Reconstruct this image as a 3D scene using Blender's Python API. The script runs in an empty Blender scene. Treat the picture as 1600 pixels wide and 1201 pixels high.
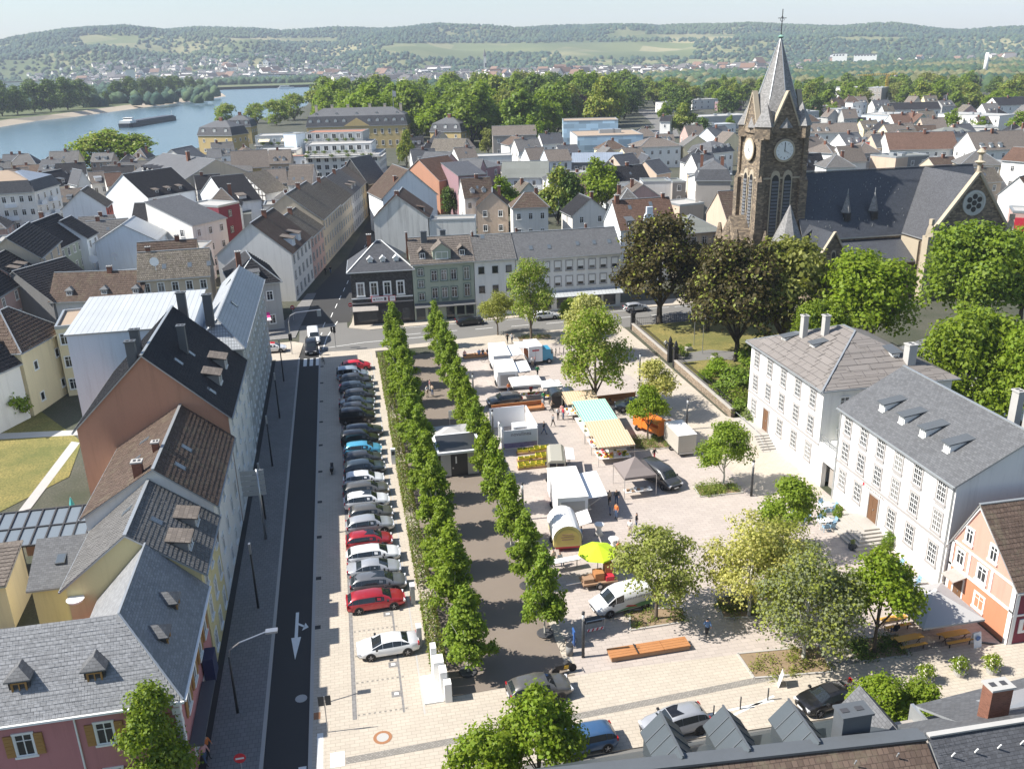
import bpy, math, random
import numpy as np
from mathutils import Matrix, Vector
R_ = random.Random(7)
rad = math.radians
scn = bpy.context.scene
col = scn.collection
# camera
EYE = np.array([0., 0., 42.])
FPX, PITCH, ROLL, YAW = 1390., rad(20.27), rad(-1.47), rad(10.55)
_fw = np.array([math.sin(YAW)*math.cos(PITCH), math.cos(YAW)*math.cos(PITCH), -math.sin(PITCH)])
_r0 = np.array([math.cos(YAW), -math.sin(YAW), 0.]); _u0 = np.cross(_r0, _fw)
_r = _r0*math.cos(ROLL)+_u0*math.sin(ROLL); _u = -_r0*math.sin(ROLL)+_u0*math.cos(ROLL)
cam = bpy.data.cameras.new('camera'); camo = bpy.data.objects.new('camera', cam); col.objects.link(camo)
cam.sensor_fit = 'HORIZONTAL'; cam.sensor_width = 36; cam.lens = FPX/1600*36
cam.clip_start = 1; cam.clip_end = 30000
camo.matrix_world = Matrix(((_r[0], _u[0], -_fw[0], EYE[0]), (_r[1], _u[1], -_fw[1], EYE[1]), (_r[2], _u[2], -_fw[2], EYE[2]), (0, 0, 0, 1)))
scn.camera = camo
# sky and sun
SUN_EL = 45.5; SUN_AZ = (-1., .05)     # the sun stands to the left, a touch beyond the square
w = bpy.data.worlds.new('World'); scn.world = w; w.use_nodes = True
nt = w.node_tree; bg = nt.nodes['Background']
sky = nt.nodes.new('ShaderNodeTexSky'); sky.sky_type = 'NISHITA'; sky.sun_disc = False
sky.sun_elevation = rad(SUN_EL); sky.sun_rotation = math.atan2(SUN_AZ[0], SUN_AZ[1])
sky.altitude = 60; sky.air_density = 1.0; sky.dust_density = .7; sky.ozone_density = 1.2
nt.links.new(sky.outputs[0], bg.inputs[0]); bg.inputs[1].default_value = .09
sl = bpy.data.lights.new('sun', 'SUN'); so = bpy.data.objects.new('sun', sl); col.objects.link(so)
sl.energy = 5.; sl.angle = rad(.53); sl.color = (1., .95, .87)
_n = math.hypot(*SUN_AZ); SUNV = Vector((SUN_AZ[0]/_n*math.cos(rad(SUN_EL)), SUN_AZ[1]/_n*math.cos(rad(SUN_EL)), math.sin(rad(SUN_EL))))
so.rotation_euler = SUNV.to_track_quat('Z', 'Y').to_euler(); so.location = SUNV*300
vs = scn.view_settings; vs.view_transform = 'Standard'; vs.look = 'None'; vs.gamma = 1; vs.use_curve_mapping = False; vs.exposure = .85
scn.cycles.max_bounces = 6; scn.cycles.diffuse_bounces = 3; scn.cycles.glossy_bounces = 2; scn.cycles.transmission_bounces = 2
scn.cycles.volume_bounces = 0; scn.cycles.transparent_max_bounces = 4; scn.cycles.caustics_reflective = False; scn.cycles.caustics_refractive = False
# measuring helpers (survey of the place from the known camera)
def ray(x, y): return _fw*FPX+_r*(x-800)-_u*(y-600.5)
def G(x, y, z=0.):
 d = ray(x, y); t = (z-EYE[2])/d[2]; return (float(d[0]*t), float(d[1]*t))
def at_range(x, y, dist):
 d = ray(x, y); t = dist/math.hypot(d[0], d[1]); return (float(d[0]*t), float(d[1]*t), float(EYE[2]+d[2]*t))
def height_over(xy, x, y):
 d = ray(x, y); return float(EYE[2]+d[2]*math.hypot(*xy)/math.hypot(d[0], d[1]))
# materials
MATS = {}
def nodes(name):
 m = bpy.data.materials.new(name); m.use_nodes = True; MATS[name] = m
 return m, m.node_tree, m.node_tree.nodes['Principled BSDF']
def N(t, kind, **kw):
 n = t.nodes.new('ShaderNode'+kind)
 for k, v in kw.items():
  if k.startswith('i_'): n.inputs[k[2:].replace('_', ' ')].default_value = v
  else: setattr(n, k, v)
 return n
def rgba(c): return (c[0], c[1], c[2], 1.)
def ramp(t, fac, stops):
 r = N(t, 'ValToRGB'); e = r.color_ramp.elements
 while len(e) < len(stops): e.new(.5)
 for k, (p, c) in enumerate(stops): e[k].position = p; e[k].color = rgba(c)
 t.links.new(fac, r.inputs[0]); return r.outputs[0]
def mixc(t, fac, a, b, mode='MIX'):
 m = N(t, 'Mix', data_type='RGBA', blend_type=mode)
 for k, v in ((0, fac), (6, a), (7, b)):
  if hasattr(v, 'is_linked'): t.links.new(v, m.inputs[k])
  else: m.inputs[k].default_value = v if k == 0 else rgba(v)
 return m.outputs[2]
def noise(t, vec, scale, detail=4, rough=.6):
 n = N(t, 'TexNoise', i_Scale=scale, i_Detail=detail, i_Roughness=rough); t.links.new(vec, n.inputs['Vector']); return n.outputs[0]
def pos(t): return N(t, 'NewGeometry').outputs['Position']
def mul(c, k): return tuple(min(1., x*k) for x in c)
def M(name, c, rough=.8, var=.12, scale=.35, fine=6., metal=0., spec=.35, bump=0., streak=0.):
 """plain surface: base colour broken up by two noises, optional vertical weather streaks"""
 if name in MATS: return MATS[name]
 m, t, b = nodes(name); p = pos(t)
 a = noise(t, p, scale); f = noise(t, p, fine, 3)
 cc = mixc(t, a, mul(c, 1-var*1.6), mul(c, 1+var*1.3))
 cc = mixc(t, .5, cc, mixc(t, f, mul(c, 1-var), mul(c, 1+var)))
 if streak:
  mp = N(t, 'Mapping'); mp.inputs['Scale'].default_value = (1.3, 1.3, .09); t.links.new(p, mp.inputs[0])
  s = noise(t, mp.outputs[0], 1.2, 5, .7)
  cc = mixc(t, ramp(t, s, [(.5, (0, 0, 0)), (.8, (streak,)*3)]), cc, mul(c, .45))
 t.links.new(cc, b.inputs['Base Color'])
 b.inputs['Roughness'].default_value = rough; b.inputs['Metallic'].default_value = metal
 b.inputs['Specular IOR Level'].default_value = spec
 if bump:
  bp = N(t, 'Bump', i_Strength=.6, i_Distance=bump); t.links.new(f, bp.inputs['Height']); t.links.new(bp.outputs[0], b.inputs['Normal'])
 return m
def courses(name, c, bw, bh, mortar=.012, dark=.5, var=.25, rough=.7, offset=.5, moss=None, bump=.02, rot=0., world=False, spec=.18, wear=.2):
 """slates, tiles, slabs, bricks that are too small to model: brick pattern in metres"""
 m, t, b = nodes(name)
 vec = pos(t) if world else N(t, 'TexCoord').outputs['UV']
 if rot:
  mp = N(t, 'Mapping'); mp.inputs['Rotation'].default_value = (0, 0, rot); t.links.new(vec, mp.inputs[0]); vec = mp.outputs[0]
 br = N(t, 'TexBrick', offset=offset, i_Scale=1., i_Mortar_Size=mortar, i_Mortar_Smooth=.2, i_Bias=0., i_Brick_Width=bw, i_Row_Height=bh)
 br.inputs['Color1'].default_value = rgba(mul(c, 1-var)); br.inputs['Color2'].default_value = rgba(mul(c, 1+var)); br.inputs['Mortar'].default_value = rgba(mul(c, dark))
 t.links.new(vec, br.inputs['Vector'])
 p = pos(t); a = noise(t, p, .22, 5, .65)
 cc = mixc(t, ramp(t, a, [(.3, (0, 0, 0)), (.75, (1, 1, 1))]), mixc(t, wear, br.outputs[0], mul(c, .6)), mixc(t, wear*.7, br.outputs[0], mul(c, 1.35)))
 if moss:
  s = noise(t, p, .9, 5, .7); cc = mixc(t, ramp(t, s, [(.52, (0, 0, 0)), (.7, (.75,)*3)]), cc, moss)
 t.links.new(cc, b.inputs['Base Color']); b.inputs['Roughness'].default_value = rough; b.inputs['Specular IOR Level'].default_value = spec
 if bump:
  bp = N(t, 'Bump', i_Strength=.7, i_Distance=bump, invert=True); t.links.new(br.outputs[1], bp.inputs['Height']); t.links.new(bp.outputs[0], b.inputs['Normal'])
 return m
def leafmat(name, c, tip, trans=.42, var=.25):
 m, t, b = nodes(name); p = pos(t)
 oi = N(t, 'ObjectInfo').outputs['Random']; a = noise(t, p, .55, 3); f = noise(t, p, 3.5, 2)
 cc = mixc(t, ramp(t, a, [(.32, (0, 0, 0)), (.68, (1, 1, 1))]), mul(c, 1-var), mul(c, 1+var))
 cc = mixc(t, ramp(t, f, [(.45, (0, 0, 0)), (.7, (.8,)*3)]), cc, tip)
 cc = mixc(t, ramp(t, oi, [(0, (0, 0, 0)), (1, (.5,)*3)]), cc, (c[0]*1.3, c[1]*1.12, c[2]*.7))
 t.links.new(cc, b.inputs['Base Color']); b.inputs['Roughness'].default_value = .55; b.inputs['Specular IOR Level'].default_value = .25
 tr = N(t, 'BsdfTranslucent'); t.links.new(mixc(t, 1., cc, (1.25, 1.3, .6), 'MULTIPLY'), tr.inputs[0])
 mx = N(t, 'MixShader', i_Fac=trans); t.links.new(b.outputs[0], mx.inputs[1]); t.links.new(tr.outputs[0], mx.inputs[2])
 t.links.new(mx.outputs[0], t.nodes['Material Output'].inputs[0]); return m
def simple(name, c, rough=.5, metal=0., spec=.5, coat=0., emit=0.):
 if name in MATS: return MATS[name]
 m, t, b = nodes(name); b.inputs['Base Color'].default_value = rgba(c); b.inputs['Roughness'].default_value = rough
 b.inputs['Metallic'].default_value = metal; b.inputs['Specular IOR Level'].default_value = spec
 b.inputs['Coat Weight'].default_value = coat; b.inputs['Coat Roughness'].default_value = .05
 return m
def paint(name, c, metal=.3):
 """car paint: clear coat over slightly flaked colour with road dust low on the body"""
 m, t, b = nodes(name); p = N(t, 'TexCoord').outputs['Object']
 f = noise(t, p, 3., 4); cc = mixc(t, ramp(t, f, [(.45, (0, 0, 0)), (.8, (.18,)*3)]), c, mixc(t, .5, c, (.3, .28, .25)))
 t.links.new(cc, b.inputs['Base Color']); b.inputs['Metallic'].default_value = metal; b.inputs['Roughness'].default_value = .32
 b.inputs['Coat Weight'].default_value = .8; b.inputs['Coat Roughness'].default_value = .06; return m
# mesh builder
class MB:
 def __init__(s): s.v = []; s.f = []; s.m = []
 def add(s, vs, fs, m=0):
  o = len(s.v); s.v += [tuple(map(float, p)) for p in vs]
  for f in fs: s.f.append(tuple(i+o for i in f)); s.m.append(m)
  return s
 def poly(s, pts, m=0): return s.add(pts, [tuple(range(len(pts)))], m)
 def box(s, x0, y0, z0, x1, y1, z1, m=0, skip=()):
  v = [(x0, y0, z0), (x1, y0, z0), (x1, y1, z0), (x0, y1, z0), (x0, y0, z1), (x1, y0, z1), (x1, y1, z1), (x0, y1, z1)]
  f = {'b': (3, 2, 1, 0), 't': (4, 5, 6, 7), 'f': (0, 1, 5, 4), 'r': (1, 2, 6, 5), 'k': (2, 3, 7, 6), 'l': (3, 0, 4, 7)}
  return s.add(v, [f[k] for k in f if k not in skip], m)
 def bar(s, a, b, w, h=None, m=0):
  """square bar from a to b"""
  a = Vector(a); b = Vector(b); d = (b-a).normalized(); h = h or w
  up = Vector((0, 0, 1)) if abs(d.z) < .95 else Vector((0, 1, 0))
  x = d.cross(up).normalized()*w/2; y = x.cross(d).normalized()*h/2
  v = [a-x-y, a+x-y, a+x+y, a-x+y, b-x-y, b+x-y, b+x+y, b-x+y]
  return s.add(v, [(0, 1, 2, 3), (7, 6, 5, 4), (0, 4, 5, 1), (1, 5, 6, 2), (2, 6, 7, 3), (3, 7, 4, 0)], m)
 def tube(s, pts, rs, n=8, m=0, caps=True):
  pts = [Vector(p) for p in pts]; rings = []
  if not isinstance(rs, (list, tuple)): rs = [rs]*len(pts)
  o = len(s.v)
  for k, p in enumerate(pts):
   d = (pts[min(k+1, len(pts)-1)]-pts[max(k-1, 0)]).normalized()
   up = Vector((0, 0, 1)) if abs(d.z) < .9 else Vector((1, 0, 0))
   x = d.cross(up).normalized(); y = x.cross(d)
   for j in range(n):
    a = 2*math.pi*j/n; q = p+(x*math.cos(a)+y*math.sin(a))*rs[k]; s.v.append((q.x, q.y, q.z))
  for k in range(len(pts)-1):
   for j in range(n):
    s.f.append((o+k*n+j, o+k*n+(j+1) % n, o+(k+1)*n+(j+1) % n, o+(k+1)*n+j)); s.m.append(m)
  if caps:
   s.f.append(tuple(o+j for j in reversed(range(n)))); s.m.append(m)
   s.f.append(tuple(o+(len(pts)-1)*n+j for j in range(n))); s.m.append(m)
  return s
 def lathe(s, prof, n=12, c=(0, 0, 0), m=0):
  o = len(s.v)
  for r, z in prof:
   for j in range(n):
    a = 2*math.pi*j/n; s.v.append((c[0]+r*math.cos(a), c[1]+r*math.sin(a), c[2]+z))
  for k in range(len(prof)-1):
   for j in range(n):
    s.f.append((o+k*n+j, o+k*n+(j+1) % n, o+(k+1)*n+(j+1) % n, o+(k+1)*n+j)); s.m.append(m)
  s.f.append(tuple(o+j for j in reversed(range(n)))); s.m.append(m)
  s.f.append(tuple(o+(len(prof)-1)*n+j for j in range(n))); s.m.append(m)
  return s
 def slab(s, poly, th, m=0, ms=None):
  """polygon thickened straight down by th"""
  k = len(poly); lo = [(p[0], p[1], p[2]-th) for p in poly]; o = len(s.v); ms = m if ms is None else ms
  s.v += [tuple(map(float, p)) for p in poly]+[tuple(map(float, p)) for p in lo]
  s.f.append(tuple(o+i for i in range(k))); s.m.append(m)
  s.f.append(tuple(o+k+i for i in reversed(range(k)))); s.m.append(ms)
  for i in range(k):
   j = (i+1) % k; s.f.append((o+i, o+k+i, o+k+j, o+j)); s.m.append(ms)
  return s
 def prism(s, outline, y0, y1, m=0, axis='y'):
  """closed outline of (x, z) extruded along y"""
  k = len(outline); o = len(s.v)
  for y in (y0, y1):
   for a, z in outline: s.v.append((a, y, z) if axis == 'y' else (y, a, z))
  s.f.append(tuple(o+i for i in range(k))); s.m.append(m); s.f.append(tuple(o+k+i for i in reversed(range(k)))); s.m.append(m)
  for i in range(k):
   j = (i+1) % k; s.f.append((o+j, o+i, o+k+i, o+k+j)); s.m.append(m)
  return s
 def move(s, dx=0, dy=0, dz=0, rz=0., i0=0):
  c, n = math.cos(rz), math.sin(rz)
  s.v[i0:] = [(x*c-y*n+dx, x*n+y*c+dy, z+dz) for x, y, z in s.v[i0:]]; return s
 def mesh(s, name, mats, smooth=False, uv=True):
  me = bpy.data.meshes.new(name); me.from_pydata(s.v, [], s.f)
  for m in (mats if isinstance(mats, (list, tuple)) else [mats]): me.materials.append(MATS[m] if isinstance(m, str) else m)
  if len(me.polygons):
   me.polygons.foreach_set('material_index', s.m[:len(me.polygons)])
   if smooth: me.polygons.foreach_set('use_smooth', [True]*len(me.polygons))
   if uv: auto_uv(me)
  me.update(); return me
 def build(s, name, mats, parent=None, smooth=False, uv=True, loc=None, rz=0.):
  return link(name, s.mesh(name, mats, smooth, uv), parent, loc, rz)
KIDS = {}
def auto_uv(me):
 n = len(me.polygons); nl = len(me.loops)
 nor = np.zeros(n*3); me.polygons.foreach_get('normal', nor); nor = nor.reshape(-1, 3)
 tot = np.zeros(n, int); me.polygons.foreach_get('loop_total', tot)
 vi = np.zeros(nl, int); me.loops.foreach_get('vertex_index', vi)
 co = np.zeros(len(me.vertices)*3); me.vertices.foreach_get('co', co); co = co.reshape(-1, 3)
 nn = np.repeat(nor, tot, axis=0); p = co[vi]
 t = np.stack([-nn[:, 1], nn[:, 0], np.zeros(nl)], 1); L = np.linalg.norm(t, axis=1)
 flat = L < .02; t[flat] = (1, 0, 0); L[flat] = 1; t /= L[:, None]
 v = np.cross(nn, t); v[flat] = (0, 1, 0)
 me.uv_layers.new(name='UV').data.foreach_set('uv', np.stack([(p*t).sum(1), (p*v).sum(1)], 1).astype(np.float32).ravel())
def link(name, data, parent=None, loc=None, rz=0.):
 o = bpy.data.objects.new(name, data); col.objects.link(o)
 if parent is not None: o.parent = parent; KIDS.setdefault(parent.name, []).append(o)
 if loc is not None: o.location = loc
 if rz: o.rotation_euler = (0, 0, rz)
 return o
def tag(o, label=None, cat=None, group=None, kind=None):
 if label: o['label'] = label
 if cat: o['category'] = cat
 if group: o['group'] = group
 if kind: o['kind'] = kind
 return o
def thing(name, label, cat, loc=(0, 0, 0), rz=0., group=None):
 return tag(link(name, None, None, loc, rz), label, cat, group)
def copy_tree(o, parent=None):
 c = o.copy(); col.objects.link(c); c.parent = parent
 if parent is not None: KIDS.setdefault(parent.name, []).append(c)
 for ch in list(KIDS.get(o.name, ())): copy_tree(ch, c)
 return c
def struct(name, mb, mats, parent=None): return tag(mb.build(name, mats, parent), kind='structure')
# materials of the setting
courses('slabs_beige', (.475, .42, .347), .62, .31, .018, .68, .055, .85, world=True, bump=.004, wear=.2)
courses('slabs_square', (.44, .385, .345), .8, .4, .018, .7, .06, .85, world=True, bump=.004, wear=.18)
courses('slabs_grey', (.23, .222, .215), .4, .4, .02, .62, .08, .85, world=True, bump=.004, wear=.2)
courses('cobble_band', (.30, .28, .25), .2, .12, .02, .55, .2, .9, world=True, bump=.01)
M('asphalt', (.05, .049, .048), .9, .18, .12, 40., bump=.004)
M('asphalt_light', (.17, .165, .155), .9, .12, .15, 30., bump=.004)
M('gravel', (.20, .165, .135), .95, .16, .25, 30., bump=.012)
M('soil', (.26, .19, .12), .95, .3, 1.2, 14., bump=.03)
M('kerbstone', (.42, .40, .37), .85, .1)
M('paint_white', (.75, .75, .72), .7, .12, 2., 20.)
M('concrete', (.42, .41, .39), .85, .12, .8, 10.)
def grass_mat(name, a, b):
 m, t, bs = nodes(name); p = pos(t)
 c = mixc(t, ramp(t, noise(t, p, .16, 5, .65), [(.35, (0, 0, 0)), (.65, (1, 1, 1))]), a, b)
 c = mixc(t, ramp(t, noise(t, p, 5., 4), [(.3, (0, 0, 0)), (.8, (1, 1, 1))]), mul(a, .6), c)
 t.links.new(c, bs.inputs['Base Color']); bs.inputs['Roughness'].default_value = .9
 return m
grass_mat('lawn', (.14, .15, .035), (.42, .32, .10))
grass_mat('town_ground', (.06, .07, .04), (.15, .135, .11))
def water_mat():
 m, t, b = nodes('river_water'); p = pos(t)
 mp = N(t, 'Mapping'); mp.inputs['Scale'].default_value = (1, .35, 1); t.links.new(p, mp.inputs[0])
 n1 = noise(t, mp.outputs[0], .06, 6, .7); n2 = noise(t, p, .006, 4)
 t.links.new(mixc(t, n2, (.07, .13, .17), (.10, .17, .21)), b.inputs['Base Color'])
 b.inputs['Roughness'].default_value = .22; b.inputs['Specular IOR Level'].default_value = .5
 bp = N(t, 'Bump', i_Strength=1., i_Distance=.5); t.links.new(n1, bp.inputs['Height']); t.links.new(bp.outputs[0], b.inputs['Normal'])
water_mat()
# river, banks, town ground
WZ = -5.
def P3(pts, z): return [(p[0], p[1], z) for p in pts]
bank = [G(-500, 330), G(-200, 300), G(60, 277), G(200, 252), G(320, 229), G(385, 193), G(482, 164), G(494, 141)]
g = MB()
az = lambda p: math.atan2(p[0], p[1])
a0 = az(bank[-1])
arc = [(1900*math.sin(a0+(rad(62)-a0)*k/24), 1900*math.cos(a0+(rad(62)-a0)*k/24)) for k in range(25)]
town = bank+arc+[(900, -150), (-400, -150)]
g.poly(P3(list(reversed(town)), 0.))
for k in range(len(bank)-1):
 a, b = bank[k], bank[k+1]; g.poly([(a[0], a[1], 0), (b[0], b[1], 0), (b[0]-6, b[1]+3, WZ-1), (a[0]-6, a[1]+3, WZ-1)])
struct('ground', g, ['town_ground'])
wv = MB(); wv.poly(P3([(-6000, -200), (1500, -200), (1500, 2600), (-6000, 2600)], WZ)); struct('river', wv, ['river_water'])
shore = [G(-600, 285, WZ), G(-200, 222, WZ), G(0, 199, WZ), G(60, 189, WZ), G(120, 182.5, WZ), G(190, 173, WZ), G(250, 165, WZ), G(330, 154.5, WZ), G(356, 150.5, WZ), G(350, 146, WZ), G(330, 142, WZ), G(345, 137.6, WZ)]
inn = [G(-600, 270), G(-200, 214), G(0, 192.5), G(60, 182.5), G(120, 176), G(190, 167), G(250, 159), G(330, 149.5), G(347, 147), G(338, 144.5), G(322, 140.5), G(335, 134.5)]
M('beach', (.44, .37, .28), .95, .15, .02, .5)
grass_mat('meadow', (.09, .12, .035), (.16, .17, .06))
bm_ = MB(); inn = [(p[0]-24, p[1]) for p in inn]
for k in range(len(shore)-1):
 bm_.poly([(shore[k][0], shore[k][1], WZ-.3), (shore[k+1][0], shore[k+1][1], WZ-.3), (inn[k+1][0], inn[k+1][1], -1.2), (inn[k][0], inn[k][1], -1.2)])
struct('river_beach', bm_, ['beach'])
fb = MB(); a1 = az(inn[-1]); lim = [(2050*math.sin(a1+(rad(-60)-a1)*k/12), 2050*math.cos(a1+(rad(-60)-a1)*k/12)) for k in range(13)]
fb.poly(P3(list(reversed(inn+lim)), -1.2)); struct('far_bank', fb, ['meadow'])
# streets, pavements, square
def sheet(name, pts, mat, z, skirt=.12):
 m = MB(); p = P3(pts, z)
 area = sum(pts[i][0]*pts[(i+1) % len(pts)][1]-pts[(i+1) % len(pts)][0]*pts[i][1] for i in range(len(pts)))
 if area < 0: p.reverse()
 if skirt: m.slab(p, skirt)
 else: m.poly(p)
 return struct(name, m, [mat])
def rect(x0, y0, x1, y1): return [(x0, y0), (x1, y0), (x1, y1), (x0, y1)]
sheet('street', rect(-8.2, 20, -4.9, 136), 'asphalt', .02, 0)
sheet('cross_street', [(-8.2, 131.2), (70, 134.6), (70, 144.2), (16, 143.6), (3, 143.4), (-.6, 145.6), (-.6, 149), (-8.5, 149)], 'asphalt_light', .012, 0)
sheet('north_street', [(-9.6, 149), (-.2, 149), (3.4, 176), (6.4, 203), (15, 256), (24, 310), (20, 310), (8, 256), (.8, 204), (-6.6, 171)], 'asphalt', .024, 0)
sheet('front_road', [(5, 30), (66, 30), (66, 42.2), (24, 43.3), (9, 43.5), (5, 43.4)], 'asphalt_light', .012, 0)
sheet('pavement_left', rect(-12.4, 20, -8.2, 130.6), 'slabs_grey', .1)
sheet('corner_pavement', [(-16, 130.6), (-8.2, 130.6), (-7.6, 138.5), (-9.2, 139.8), (-16, 139.6)], 'slabs_beige', .1)
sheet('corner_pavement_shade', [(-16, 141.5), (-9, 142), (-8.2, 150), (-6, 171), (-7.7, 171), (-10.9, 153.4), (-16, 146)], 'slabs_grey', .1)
sheet('parking_pavement', rect(-4.9, 43.4, 3.3, 131.4), 'slabs_beige', .1)
sheet('hedge_bed', rect(3.3, 51.2, 4.7, 128), 'slabs_beige', .1)
sheet('front_pavement', [(3.3, 43.4), (9, 43.5), (24, 43.3), (66, 42.2), (66, 49.5), (44.6, 47.6), (40, 50.2), (16.4, 51.2), (3.3, 50.8)], 'slabs_beige', .104)
sheet('gravel_court', [(4.7, 50.9), (13.6, 51.1), (13.6, 128), (4.7, 128)], 'gravel', .1)
sheet('market_square', [(13.6, 51.1), (16.4, 51.2), (40, 50.2), (45.4, 47.6), (45.4, 73), (38.4, 73), (37.4, 110), (32, 128), (13.6, 128)], 'slabs_square', .1)
sheet('path_along_wall', [(38.4, 73), (45.4, 73), (45.4, 92), (44, 94), (43.6, 131.5), (13.6, 131.5), (13.6, 128), (32, 128), (37.4, 110)], 'slabs_beige', .1)
sheet('street_side_pavement', [(-4.9, 131.4), (43.6, 131.5), (43.4, 134.6), (25, 134.9), (2, 132.6), (-4.9, 133)], 'slabs_beige', .104)
sheet('shop_pavement', [(.2, 148.5), (-.4, 145.4), (3, 143.3), (16, 143.5), (70, 144.1), (70, 148), (20, 148), (3.6, 176), (2.4, 176)], 'slabs_beige', .1)
def deco(name, pts, mat, z): return sheet(name, pts, mat, z, 0)
deco('paving_band', [(-2.8, 46.0), (5, 46.3), (18, 47.0), (33, 47.9), (44, 48.4), (44, 49.0), (33, 48.5), (18, 47.6), (5, 46.9), (-2.8, 46.6)], 'cobble_band', .109)
deco('court_edge', rect(13.2, 51.3, 13.9, 127.5), 'slabs_beige', .109)
deco('bay_line', rect(-2.25, 50, -1.95, 126), 'slabs_grey', .105)
deco('bay_edge', rect(1.15, 50, 1.3, 126), 'slabs_grey', .105)
deco('drain_line', rect(2.55, 49.5, 2.66, 131), 'concrete', .105)
km = MB()
km.box(-8.2, 20, .0, -7.95, 131, .13); struct('kerb', km, ['kerbstone'])
km = MB(); km.box(-5.15, 43.4, 0, -4.9, 133, .115); struct('kerb', km, ['kerbstone'])
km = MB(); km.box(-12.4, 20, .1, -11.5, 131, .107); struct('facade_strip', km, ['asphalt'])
km = MB()
for y in np.arange(61, 128, 7.2): km.box(-5.0, y, .1, -4.45, y+.5, .106)
struct('drain_covers', km, ['asphalt'])
for k, y in enumerate((59.9, 56.8, 53.7, 50.3)):
 km = MB()
 for j in range(10): km.box(-1.9+j*.36, y, .1, -1.74+j*.36, y+.16, .106)
 struct('bay_marking', km, ['cobble_band'])
for y in (61.8, 58.3, 55.3, 52.0):
 km = MB(); km.box(.5, y-.32, .1, 1.15, y+.32, .106, 0); km.box(.7, y-.1, .106, 1., y+.16, .109, 1); struct('bay_symbol', km, ['slabs_grey', 'paint_white'])
def stripes(name, rects, z):
 m = MB()
 for r in rects: m.poly(P3(rect(*r), z))
 return struct(name, m, ['paint_white'])
stripes('crossing_marking', [(-7.7, 40.5, -7.15, 45.6), (-6.7, 40.8, -6.15, 46.1), (-5.75, 41, -5.25, 46.5)], .026)
stripes('crossing_marking', [(-7.4, 127, -6.9, 130.6), (-6.5, 127, -6., 130.6), (-5.6, 127, -5.1, 130.6)], .026)
stripes('tactile_marking', [(-4.6, 41, -4.2, 49.2), (-3.75, 45.9, -2.85, 47.2)], .11)
m = MB()
m.poly([(-6.45, 60.4, .026), (-6.2, 60.4, .026), (-6.2, 63.8, .026), (-6.45, 63.8, .026)]); m.poly([(-6.32, 57.6, .026), (-5.95, 60.4, .026), (-6.7, 60.4, .026)])
m.poly([(-6.2, 62, .026), (-5.75, 61.6, .026), (-5.62, 61.75, .026), (-6.2, 62.3, .026)]); m.poly([(-5.9, 61.2, .026), (-5.4, 61.55, .026), (-5.65, 62.2, .026)])
struct('arrow_marking', m, ['paint_white'])
m = MB()
for k in range(9):
 x = 8+k*6.; m.poly(P3([(x, 138.9), (x+3, 139.05), (x+3, 139.2), (x, 139.05)], .018))
 m.poly(P3([(x, 143.0), (x+5, 143.05), (x+5, 143.17), (x, 143.12)], .018))
for k in range(14):
 y = 141+k*6; x = -5.+(y-141)*.135 if y > 150 else -5.2+(y-141)*.08; m.poly(P3([(x, y), (x+.14, y), (x+.5, y+3), (x+.36, y+3)], .03))
for (a, b) in (((-4.6, 134.6), (-4.0, 141)), ((-4.0, 141), (-2.2, 150)), ((-4.4, 135.2), (2, 136.6)), ((2, 136.6), (14, 137))):
 d = Vector((b[0]-a[0], b[1]-a[1])).normalized(); n_ = (-d.y*.08, d.x*.08); m.poly(P3([(a[0]-n_[0], a[1]-n_[1]), (b[0]-n_[0], b[1]-n_[1]), (b[0]+n_[0], b[1]+n_[1]), (a[0]+n_[0], a[1]+n_[1])], .03))
struct('road_marking', m, ['paint_white'])
m = MB()
for (a, b) in (((18.6, 45.0), (26.2, 45.6)), ((20.4, 44.0), (26.4, 46.0)), ((18.6, 45.0), (20.4, 44.0))):
 d = Vector((b[0]-a[0], b[1]-a[1])).normalized(); n_ = (-d.y*.09, d.x*.09); m.poly(P3([(a[0]-n_[0], a[1]-n_[1]), (b[0]-n_[0], b[1]-n_[1]), (b[0]+n_[0], b[1]+n_[1]), (a[0]+n_[0], a[1]+n_[1])], .112))
struct('no_parking_marking', m, ['paint_white'])
m = MB(); m.lathe([(.62, .108), (.62, .112)], 20, (-.35, 47.9, 0), 0); m.lathe([(.4, .112), (.4, .115)], 20, (-.35, 47.9, 0), 1)
struct('manhole_cover', m, [M('rust_iron', (.33, .16, .08)), 'concrete'])
m = MB(); m.lathe([(.42, .022), (.42, .028)], 14, (-5.75, 53.1, 0), 0); struct('manhole_cover', m, ['concrete'])
m = MB(); m.box(-4.85, 50.6, .1, -4.4, 51.3, .108); struct('drain_grate', m, ['rust_iron'])
deco('bend_road', [G(930, 262), G(985, 258), G(1000, 240), G(1062, 214), G(1052, 190), G(1022, 172), G(990, 170), G(1012, 186), G(1024, 200), G(985, 214)], 'asphalt_light', .02)
sheet('churchyard_lawn', [(45.3, 95), (75, 95), (75, 134), (45.3, 132.6)], 'lawn', .35, .4)
deco('churchyard_path', [(45.4, 113.5), (51, 113.8), (60, 109.5), (75, 106), (75, 110), (60, 113.2), (52, 118), (45.4, 117)], 'asphalt_light', .356)
sheet('garden_lawn', [G(-60, 830), G(108, 745), G(128, 690), G(60, 640), G(-60, 640)], 'lawn', .05, 0)
deco('garden_path', [G(28, 800), G(48, 795), G(125, 692), G(112, 690)], 'concrete', .056)
deco('garden_path', [G(-60, 690), G(125, 680), G(125, 672), G(-60, 680)], 'concrete', .056)
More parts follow.
